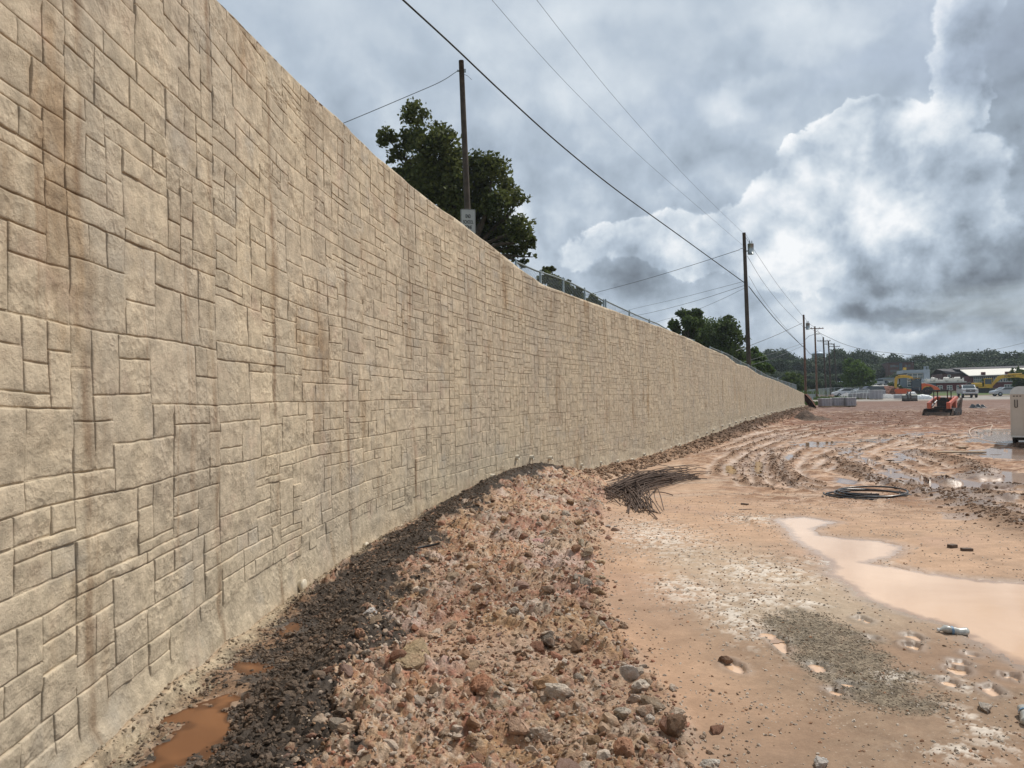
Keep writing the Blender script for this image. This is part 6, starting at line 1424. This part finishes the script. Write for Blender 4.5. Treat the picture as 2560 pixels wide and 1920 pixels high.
# yellow excavator behind the roller: boom arching left
e1 = excavator('yellow excavator standing behind the orange roller with its arm folded down left', 2301, 138, -.45, -1,
    [(.2, 1.3), (-.3, 1.5), (-.9, 2.9), (-1.5, 3.9), (-2.2, 4.25), (-3.3, 4.25), (-4.6, 3.95), (-4.7, 3.6), (-3.3, 3.75), (-2.4, 3.7), (-1.9, 3.45), (-1.2, 2.2), (-.7, 1.3)],
    [(-4.3, 4.1), (-4.7, 4.15), (-5.05, 3.75), (-5.15, 2.3), (-5.1, .6), (-4.75, .6), (-4.6, 2.4), (-4.45, 3.4)])
MB().tube([(-1.1, .5, 2.2), (-2.6, .5, 3.5)], .09, 8).build('boom_cylinder', M['chrome'], e1); MB().tube([(-2.6, .21, 4.3), (-4.4, .21, 4.25)], .10, 8).build('stick_cylinder', M['yellow'], e1)
MB().prism([(-5.2, .75), (-4.6, .7), (-4.3, .1), (-4.7, -.05), (-5.3, .1)], -.3, .7, 'y').build('bucket', M['dark'], e1)
e1.scale = (.84, .84, .84)
# big yellow excavator on the right, boom to the right, lettered
e2 = excavator('large yellow excavator at right with its long boom reaching over the trailer', 2459, 146, -.50, 1,
    [(-.1, 1.3), (.9, 1.35), (1.5, 2.0), (2.35, 3.25), (3.1, 3.52), (5.7, 3.55), (6.9, 3.25), (8.5, 1.9), (8.1, 1.7), (6.6, 2.75), (5.6, 2.98), (3.5, 2.92), (2.9, 2.75), (2.0, 1.95), (1.4, 1.2)],
    [(6.2, 3.5), (6.9, 3.55), (8.4, 2.1), (8.9, .9), (8.5, .8), (7.8, 1.9), (6.6, 2.9)], track=3.4)
text_mesh('KOMATSU', .50, M['signblack'], e2, (4.35, -.012, 3.24), (math.pi / 2, 0, 0), 1.75, bold=.012)
MB().tube([(1.5, .5, 1.5), (3.0, .5, 2.9)], .10, 8).build('boom_cylinder', M['chrome'], e2); MB().tube([(4.0, .21, 3.62), (6.3, .21, 3.68)], .10, 8).build('stick_cylinder', M['yellow'], e2)
MB().prism([(8.3, .9), (9.0, .9), (9.3, .3), (8.8, .05), (8.2, .3)], -.35, .8, 'y').build('bucket', M['dark'], e2)
MB().box(-2.7, -2.15, -1.0, 1.0, 1.3, 2.2, .08).build('rear_hoses', M['dark'], e2)

# loose grey digging bucket in front of the roller
g = Vector((wx(2273, 99), 99, tz(wx(2273, 99), 99))); k = g.y / FPX
b = empty('digging_bucket', (g.x, g.y, g.z), -.45, 'loose grey steel bucket lying in front of the orange roller', 'excavator bucket')
W2 = 17 * k
MB().prism([(-.5, .0), (-.62, .35), (-.5, .75), (-.1, .95), (.35, .85), (.5, .4), (.35, 0)], -W2, W2, 'x').build('bucket_shell', M['galv'], b)
for s in (-.22, .12): MB().prism([(-.64, .3), (-.54, .8), (-.1, 1.3), (.25, 1.25), (.3, .9), (-.1, .94), (-.48, .74), (-.60, .34)], s - .07, s + .07, 'x').build('hinge_ear', M['dark'], b)
MB().box(-W2 - .03, W2 + .03, -.56, -.44, .0, .10).build('cutting_edge', M['dark'], b)
g2 = ground_at(2284, 988); MB_ = lumpy('stone_block', (.55, .45, lambda u, v: 1.15 * np.clip(1 - np.abs(u) ** 5 - np.abs(v) ** 5, 0, 1) ** .5), 'wrapped pale bundle standing on end behind the grey bucket', 'wrapped bundle', M['tarp'], (wx(2281, 101), 101.2, tz(wx(2281, 101), 101)), 4, 0, .10, 2.0)
for kx, (px, w_, hh) in enumerate(((2297, .55, .62), (2305, .5, .66), (2314, .55, .6), (2321, .4, .45))):
    xx = wx(px, 106); lumpy('sand_bag', (w_ + .1, .5, lambda u, v, hh=hh: hh * np.clip(1 - np.abs(u) ** 3 - np.abs(v) ** 3, 0, 1) ** .5), ('white bulk sack nearest the grey bucket', 'white bulk sack second from the grey bucket', 'white bulk sack third from the grey bucket', 'small white sack at the right end of its row')[kx], 'sack', M['tarp'], (xx, 106, tz(xx, 106)), 10 + kx, 0, .09, 2.5)
x_ = wx(2250, 108)
for q in range(3):
    o = empty('slab_stack', (wx(2244 + q * 7, 107 + q), 107 + q, tz(wx(2244 + q * 7, 107), 107)), .1 * q, ('low stack of grey slabs furthest left under the orange drum', 'low stack of grey slabs in the middle under the orange drum', 'low stack of grey slabs touching the grey bucket')[q], 'slab stack')
    for r in range(4): MB().box(-.42, .42, -.4, .4, .1 + r * .16, .1 + r * .16 + .145, .01).build('slab', M['blockstone'] if r < 3 else M['tarp'], o)
# stacked block pallets
def pallet(label, px, Y, w_, rows, hh, cap=True, rz=0, base=True, name='block_pallet', cat='pallet', group=None, cols=4):
    x = wx(px, Y); o = empty(name, (x, Y, tz(x, Y)), rz, label, cat, group); r = random.Random(px)
    for zq in (0.0, .10):
        for q in ((-.45, 0, .45) if zq == 0 else (-.45, -.22, 0, .22, .45)):
            if zq == 0: MB().box(q * w_ * 2 * .95 - .05, q * w_ * 2 * .95 + .05, -.5, .5, 0, .09).build('pallet_runner', M['lumber'], o)
            else: MB().box(-w_, w_, q - .05, q + .05, .10, .125).build('pallet_board', M['lumber'], o)
    rh = hh / rows; cw = 2 * w_ / cols
    pm = MB().box(-cw / 2 + .008, cw / 2 - .008, -.48, .48, .006, rh - .006, .012); me = bpy.data.meshes.new('block'); me.from_pydata(pm.v, [], pm.f); me.update(); me.materials.append(M['blockstone'])
    for a in range(rows):
        for c in range(cols):
            b_ = bpy.data.objects.new('block', me); COL.objects.link(b_); b_.parent = o; b_.location = (-w_ + cw * (c + .5) + r.uniform(-.01, .01), r.uniform(-.02, .02), .13 + a * rh)
    if cap: MB().box(-w_ - .03, w_ + .03, -.52, .52, .13 + hh, .17 + hh, .015).build('cover_sheet', M['tarp'], o)
    return o
pallet('stack of grey blocks on a pallet, leftmost of three by the wall end', 2061, 84, .58, 6, .82); pallet('stack of grey blocks on a pallet, middle of three by the wall end', 2092, 84.5, .56, 6, .86)
pallet('stack of grey blocks on a pallet, rightmost of three by the wall end', 2123, 84, .55, 6, .88)
x0_, x1_ = wx(2050, 83), wx(2108, 83); o = empty('plank', ((x0_ + x1_) / 2, 82.7, tz((x0_ + x1_) / 2, 82.7)), 0.02, 'long pale plank lying in front of the block pallets', 'plank'); MB().box(-(x1_ - x0_) / 2, (x1_ - x0_) / 2, -.12, .12, .10, .16).build('board', M['lumber'], o)
for q in (-1, 1): MB().box(q * .9 - .06, q * .9 + .06, -.1, .1, 0, .098).build('bearer', M['lumber'], o)
pallet('large stack of grey stone under white wrap right of the canopy table', 2190, 108, .78, 7, 1.25, cols=3); pallet('grey stone stack under white wrap just behind the larger one', 2200, 116, .6, 6, 1.1, cols=3)
pallet('low grey stone pallet left of the white table', 2135, 112, .7, 4, .7, cols=3); pallet('low grey stone pallet right of the white table', 2160, 112, .8, 4, .8, cols=3)
xx = wx(2102, 116); lumpy('gravel_pile', (2.1, 1.8, lambda u, v: np.clip(1.0 - 1.05 * np.sqrt(u * u + v * v), 0, 1) * 1.05), 'small grey gravel heap behind the block pallets', 'gravel pile', M['gravelgrey'], (xx, 114, tz(xx, 114) - .02), 21, 0, .05, 2)
xx = wx(2208, 118); lumpy('gravel_pile', (3.4, 2.0, lambda u, v: np.clip(.62 - .55 * (u + 1) * .5 - .6 * np.abs(v) ** 2, 0, 1) * 1.4), 'grey gravel heap sloping right of the wrapped stone stack', 'gravel pile', M['gravelgrey'], (xx + 1.2, 116, tz(xx, 116) - .02), 23, 0, .05, 2)
xx = wx(2232, 140); lumpy('dirt_mound', (5.5, 4.0, lambda u, v: np.clip(1.0 - .95 * np.abs(u) ** 1.4 - .9 * v * v, 0, 1) * 1.7), 'red brown dirt mound behind the slab stacks', 'dirt mound', M['reddirt'], (xx, 142, tz(xx, 142) - .1), 25, 0, .3, .6)
# white table-like canopy frame
x = wx(2150, 110); o = empty('canopy_table', (x, 110, tz(x, 110)), .05, 'white topped folding canopy frame among the pallets', 'canopy'); hw = 19 * 110 / FPX
MB().box(-hw, hw, -.6, .6, 1.02 + .3, 1.40, .01).build('canopy_top', M['tarp'], o)
for q in (-.9, .55):
    for yy in (-.5, .5): MB().tube([(hw * q, yy, 0), (hw * q + .25, yy, 1.35)], .03, 6).build('leg', M['tarp'], o)
# black ripped debris on the mud
g = ground_at(2444, 1020); k = g.y / FPX; o = MB(); 
me = lumpy('black_sheet', (16 * k, .6, lambda u, v: (np.clip(.50 * np.exp(-((u + .72) / .16) ** 2) + .50 * np.exp(-((u - .05) / .2) ** 2) + .36 * np.exp(-((u - .78) / .14) ** 2) + .14, 0, 1)) * np.clip(1 - v * v * 1.1, 0, 1) * (np.abs(u) < .97) * (14 * k / .9)), 'crumpled black plastic sheet with three peaks on the mud', 'plastic sheet', M['hdpe'], (g.x, g.y, g.z), 31, 0, .08, 3)

# ------------------------------------------------------------------ enclosed trailer at the right edge
Yt = 28.0; xt = wx(2525, Yt); zt0 = tz(xt + 1, Yt); zf = wz(2530, 1093, Yt); zT = wz(2530, 966, Yt); Wt = 2.1; Lt = 4.2
o = empty('box_trailer', (xt + Wt / 2 * math.cos(.60), Yt - Wt / 2 * math.sin(.60), zt0), -.60, 'beige enclosed box trailer with rounded top cut by the right edge', 'trailer'); a, b_ = zf - zt0, zT - zt0
prof = [(-Wt / 2, a), (-Wt / 2, b_ - .32)]
MB().box(-Wt / 2, Wt / 2, 0, Lt, a + .06, b_ - .30).build('trailer_body', M['trailer'], o)
n = 8; pr = [(-Wt / 2 - .02, b_ - .30)] + [(-Wt / 2 + .28 - .30 * math.cos(t * math.pi / 2 / n), b_ - .30 + .30 * math.sin(t * math.pi / 2 / n)) for t in range(1, n + 1)]
pr = pr + [(-x_, z_) for x_, z_ in pr[::-1]]; MB().prism(pr, -.02, Lt + .02, 'y').build('rounded_top', M['trim'], o, False)
MB().box(-Wt / 2 - .015, Wt / 2 + .015, -.015, Lt + .015, a, a + .058, .0).build('bottom_rail', M['trim'], o)
for xq in (-Wt / 2 + .40, -Wt / 2 + .85, Wt / 2 - .5): MB().box(xq - .012, xq + .012, -.012, 0, a + .06, b_ - .31).build('panel_seam', M['trailer'], o)
for side in (-1, 1): MB().box(side * Wt / 2 - .012, side * Wt / 2 + .012, -.02, .015, a + .06, b_ - .31).build('corner_trim', M['trailer'], o)
for kz in range(5):
    for xq in (-Wt / 2 + .12, -Wt / 2 + .30): MB().cyl((xq, -.008, a + .13 + kz * .012 * 0 + .0), .012, .01, 'y', 8).build('rivet', M['trim'], o) if kz == 0 else None
rg = MB(); 
for kk in range(2): pass
MB().box(-Wt / 2 + .12, -Wt / 2 + .145, -.03, -.002, b_ - .78, b_ - .50, .004).build('door_handle', M['dark'], o); MB().box(-Wt / 2 + .20, -Wt / 2 + .225, -.03, -.002, b_ - .78, b_ - .50, .004).build('door_handle', M['dark'], o)
MB().box(-Wt / 2 + .13, -Wt / 2 + .215, -.02, -.002, b_ - .80, b_ - .775, .004).build('door_handle', M['dark'], o)
for q in range(3): MB().box(-Wt / 2 + .08 + q * .10, -Wt / 2 + .14 + q * .10, -.006, -.001, b_ - .385, b_ - .35).build('data_plate', M['dark'], o)
MB().box(-Wt / 2 + .2, Wt / 2 - .2, .1, Lt - .1, a - .12, a - .002).build('chassis', M['dark'], o)
for s in (-1, 1): wheel(o, s * (Wt / 2 - .12), Lt * .55, .32, .32, .2)
MB().tube([(-.6, -.0, a - .05), (0, -1.1, a - .1)], .04, 6).build('drawbar', M['dark'], o); MB().tube([(.6, -.0, a - .05), (0, -1.1, a - .1)], .04, 6).build('drawbar', M['dark'], o)
g = ground_at(2556, 1108); 
for q in range(4):
    o = empty('timber_block', (wx(2553, 27.3) + .02 * q, 27.35 - .03 * (q % 2), tz(wx(2553, 27.3), 27.3) + .055 * q), .15 * (q % 2) - .05, ('lowest', 'second from bottom', 'third from bottom', 'topmost')[q] + ' dark board of the blocking stack under the trailer', 'board'); MB().box(-.26 + .02 * q, .30, -.12, .12, 0, .05, .004).build('board', M['darkwood'], o)

# ------------------------------------------------------------------ black pipe coil
g = ground_at(2178, 1240); kf = g.y / FPX; rz = random.Random(3); A_ = 82 * kf; cy = .62
o = tag(empty('pipe_coil', (g.x, g.y, g.z)), 'black plastic pipe lying in a loose coil on the sand', 'pipe coil')
P = []; N = 260; turns = 4.3
for k in range(N + 1):
    t = k / N; a = t * turns * 2 * math.pi + 2.6; loop = t * turns
    rad = A_ * (1.0 + .06 * math.sin(loop * 2.3) - .03 * loop * .4); ox_ = .05 * math.sin(loop * 1.7); oy_ = .05 * math.cos(loop * 1.3)
    if loop < 1: rad *= 1.0 + .18 * (1 - loop) ; ox_ -= .10 * (1 - loop)
    x = ox_ + rad * math.cos(a); y = oy_ + rad * math.sin(a) * cy * 1.5; P.append((x, y, .022 + .018 * loop * (.6 + .4 * math.sin(a * .5 + 1)) + .02 * (1 + math.sin(a * 1.3)) * (loop > 1)))
tail = []; x0, y0, _ = P[0]; 
MB().tube(P, .017, 9).build('pipe_loop', M['hdpe'], o, True)
P = []; 
for k in range(50):
    t = k / 49; a = math.pi * (.52 + .62 * t) if t < .55 else None
    if a is not None: P.append((-A_ * .12 + A_ * 1.18 * math.cos(a), .02 + A_ * .95 * math.sin(a), .02))
e0 = P[-1]; e1 = (A_ * .95, -A_ * 1.02, .018)
for k in range(1, 26):
    t = k / 25; p0, p1, p2 = Vector(e0), Vector((e0[0] + .10, -A_ * .80, .02)), Vector(e1); P.append(tuple(p0 * (1 - t) ** 2 + p1 * 2 * t * (1 - t) + p2 * t * t))
MB().tube(P, .017, 9).build('pipe_tail', M['hdpe'], o, True)

# ------------------------------------------------------------------ rebar heap
rb = random.Random(21); bar_lab = 'thin rusty reinforcing bar in the tangled heap beside the rubble'; cnt = 0
def bar(pxa, pya, pxb, pyb, lift, bend, label=bar_lab, group='loose reinforcing bars in the heap', r=.0085, hook=False):
    a = ground_at(pxa, pya, 5); b = ground_at(pxb, pyb, 5); P = []; n = 9; d = (b - a); side = Vector((-d.y, d.x, 0)).normalized(); ph = rb.uniform(-1, 1)
    for k in range(n + 1):
        t = k / n; p = a.lerp(b, t) + side * bend * math.sin(math.pi * t); zg = lerp(a.z, b.z, t); p.z = zg + .012 + lift * (1 - (2 * t - 1) ** 2 * rb.uniform(.80, 1.0)) ; P.append(p)
    if hook: P.append(P[-1] + (P[-1] - P[-2]).normalized() * .06 + Vector((0, 0, .10))); P.append(P[-1] + Vector((-.08, 0, .03)))
    return tag(MB().tube(P, r, 5).build('rebar', M['rebar'], None, True), label, 'rebar', group)
for k in range(105):
    t = rb.gauss(0, 1); u = rb.gauss(0, 1)
    x1 = 1512 + abs(rb.gauss(0, 26)); y1 = 1226 + t * 9 + (x1 - 1512) * .02; x2 = 1700 + rb.gauss(0, 30); y2 = 1187 + u * 7 + t * 2 - (x2 - 1700) * .12
    bar(x1, y1 + 4, x2, y2 + 4, abs(rb.gauss(.10, .08)), rb.gauss(0, .10), hook=(k % 17 == 0))
for k in range(48):
    x1 = 1592 + rb.gauss(0, 30); y1 = 1212 + rb.gauss(0, 8); x2 = 1600 + rb.gauss(0, 24); y2 = 1272 + rb.gauss(0, 10)
    if rb.random() < .3: x1 -= 60; y1 += 4; x2 += 10
    bar(x1, y1, x2, y2, abs(rb.gauss(.06, .05)), rb.gauss(0, .05))
for (a, b, c, d, lab) in ((1598, 1262, 1643, 1300, 'single bar poking furthest toward the camera from the rebar heap'), (1632, 1232, 1682, 1240, 'short bar pointing right below the rebar heap'), (1655, 1205, 1767, 1198, 'long bar reaching furthest right from the rebar heap'),
                        (1582, 1188, 1660, 1188, 'straight bar lying behind the rebar heap'), (1480, 1165, 1512, 1182, 'bar lying on the dark spoil left behind the heap'), (1512, 1236, 1552, 1266, 'bar pointing down left from the heap to two rocks'), (1572, 1285, 1580, 1262, 'short upright looking bar under the rebar heap'), (1594, 1281, 1645, 1285, 'bar lying flat at the near tip of the heap')):
    bar(a, b, c, d, .03, .01, lab, None, .010)

# ------------------------------------------------------------------ odds and ends
def block(px, py, L_, W_, H_, rz, label, mat='darkwood', name='wood_block', cat='wood block'):
    g = ground_at(px, py); o = MB().box(-L_ / 2, L_ / 2, -W_ / 2, W_ / 2, 0, H_, min(H_, W_) * .06).build(name, M[mat]); o.location = (g.x, g.y, g.z - .004); o.rotation_euler = (0, 0, rz); return tag(o, label, cat)
block(2381, 1369, .092, .06, .040, .35, 'short wood offcut with a lighter end, left of two by the puddle'); block(2417, 1377, .110, .06, .034, -.08, 'dark flat wood offcut, right of two by the puddle')
block(1862, 1262, .13, .05, .030, -.7, 'small reddish wood offcut lying right of the rebar heap'); block(1863, 1274, .22, .02, .014, .05, 'thin dark stick just below the reddish offcut', name='stick', cat='stick')
block(2400, 1131, 1.55, .30, .05, -.10, 'long pale board lying at the edge of the grey water', 'lumber', 'plank', 'plank'); block(2406, 1122, .35, .20, .06, .3, 'short broken board on top of the grey water edge', 'lumber', 'plank', 'plank')
block(2490, 1140, .28, .16, .05, .2, 'small reddish board in the grey water right of the long board', 'darkwood', 'plank', 'plank')
for k, (px, py, h_) in enumerate(((2019.5, 1117, .20), (2045, 1111, .12), (2068, 1110, .10), (2080, 1109, .09))):
    g = ground_at(px, py); kk = g.y / FPX; w_ = (3.2 if k == 0 else 2) * kk; hh = (11 if k == 0 else 6.5) * kk
    o = MB().box(-w_, w_, -.04, .04, -.05, hh, .008).build('wooden_stake', M['lumber']); o.location = g; o.rotation_euler = (0, .03 * (k - 1), .2); tag(o, ('tallest wooden stake at the left end of the stake row', 'wooden stake second from the left in the stake row', 'wooden stake third from the left in the stake row', 'shortest wooden stake at the right of the stake row')[k], 'stake')
# pale hose looping on the wet mud by the trailer
hp = [(2570, 1078), (2530, 1080), (2490, 1078), (2476, 1072), (2480, 1062), (2460, 1066), (2436, 1072), (2424, 1082), (2428, 1092), (2450, 1100), (2490, 1109), (2530, 1114), (2600, 1122)]
pts = [ground_at(a, b, 5) + Vector((0, 0, .03)) for a, b in hp]; C = catmull([tuple(p) for p in pts], 6); tag(MB().tube([tuple(c) for c in C], .035, 7).build('hose', M['hose'], None, True), 'pale hose looping over the wet mud beside the trailer', 'hose')
# crushed plastic bottle at the puddle edge
def bottle(px, py, L_, rz, label, blue=True, r_=.032):
    g = ground_at(px, py); o = empty('plastic_bottle', (g.x, g.y, g.z + r_ * .7), rz, label, 'bottle'); pr = [(-.5, .2), (-.49, .8), (-.40, 1.0), (-.2, .86), (-.05, .95), (.05, .78), (.2, .98), (.30, .9), (.40, .5), (.44, .36), (.5, .36)]
    n = 16; V = []
    for i_, (a, q) in enumerate(pr):
        for k in range(n):
            t = 2 * math.pi * k / n; rr2 = r_ * q * (1 + .10 * math.sin(3 * t + i_)); V.append((a * L_, rr2 * math.cos(t), rr2 * math.sin(t) * .9 + .010 * math.sin(a * 6)))
    F = [(i_ * n + k, i_ * n + (k + 1) % n, (i_ + 1) * n + (k + 1) % n, (i_ + 1) * n + k) for i_ in range(len(pr) - 1) for k in range(n)] + [tuple(range(n)), tuple(range((len(pr) - 1) * n, len(pr) * n))[::-1]]
    MB().add(V, F).build('bottle_body', M['bottle'], o, True)
    MB().tube([(.49 * L_, 0, .002), (.56 * L_, 0, .002)], r_ * .42, 12).build('bottle_cap', M['tarp'], o)
    if blue: MB().tube([(.02 * L_, 0, .0), (.10 * L_, 0, .0)], r_ * .99, 16, False).build('bottle_band', M['bluelabel'], o)
bottle(2384, 1584, .20, math.pi - .15, 'crushed milky plastic bottle lying at the near edge of the big puddle'); bottle(2566, 1800, .19, 1.1, 'crumpled clear bottle cut by the right edge near the bottom', True, .036)
# burnt stick in the rubble
g = ground_at(1072, 1378); zq = tz(g.x, g.y); o = MB().tube([(-.12, 0, 0), (-.03, .004, .008), (.05, 0, .022), (.12, -.004, .036)], [.010, .013, .014, .012], 7).build('charred_stick', M['black'], None, True); o.location = (g.x, g.y, zq + .05); o.rotation_euler = (0, 0, .2); tag(o, 'black charred stick lying across the upper rubble', 'stick')
g = ground_at(1180, 1100 + 345); 
# weeds along the far wall end
def grass_clump(label, px, Y, n, spread, hgt, seed, z=None):
    r = np.random.RandomState(seed); V = []; F = []; x0 = wx(px, Y)
    for k in range(n):
        bx, by = x0 + r.normal() * spread, Y + r.normal() * spread * .6; bz = tz(bx, by) - .03 if z is None else z; h_ = hgt * r.uniform(.5, 1.3); a = r.rand() * 6.28; w_ = .03; dx, dy = math.cos(a), math.sin(a); l = r.uniform(.1, .5) * h_
        b = len(V); V += [(bx - dy * w_, by + dx * w_, bz), (bx + dy * w_, by - dx * w_, bz), (bx + dx * l * .4 + dy * w_ * .6, by + dy * l * .4 - dx * w_ * .6, bz + h_ * .6), (bx + dx * l, by + dy * l, bz + h_)]; F.append((b, b + 1, b + 2, b + 3))
    me = fast_mesh('weeds', np.array(V), np.array(F)); set_col(me, 'Tone', r.rand(len(V))[:, None].repeat(3, 1)); tag(link('weeds', me, M['grass']), label, 'grass', None, 'stuff')
grass_clump('green weeds growing behind the clay bank below the far fence', 2036, 90, 1600, 1.6, .45, 3); grass_clump('thin weeds along the wall top by the third pole', 1978, 84, 700, 1.4, .4, 4, 1.75); grass_clump('green weeds at the foot of the crossarm poles', 2062, 112, 1200, 2.2, .5, 6)

# ------------------------------------------------------------------ thin air between the camera and the ridge
hz_m = bpy.data.materials.new('air'); hz_m.use_nodes = True; t = NT(hz_m.node_tree); t.n.remove(t.n['Principled BSDF'])
pv = t.new('ShaderNodeVolumePrincipled'); pv.inputs['Color'].default_value = (.80, .90, 1.0, 1); pv.inputs['Density'].default_value = .00022; pv.inputs['Anisotropy'].default_value = .2
t.l.new(pv.outputs[0], t.n['Material Output'].inputs['Volume'])
tag(MB().box(-2700, 2700, -2700, 2700, -3.0, 46.0).build('haze', hz_m), kind='stuff')
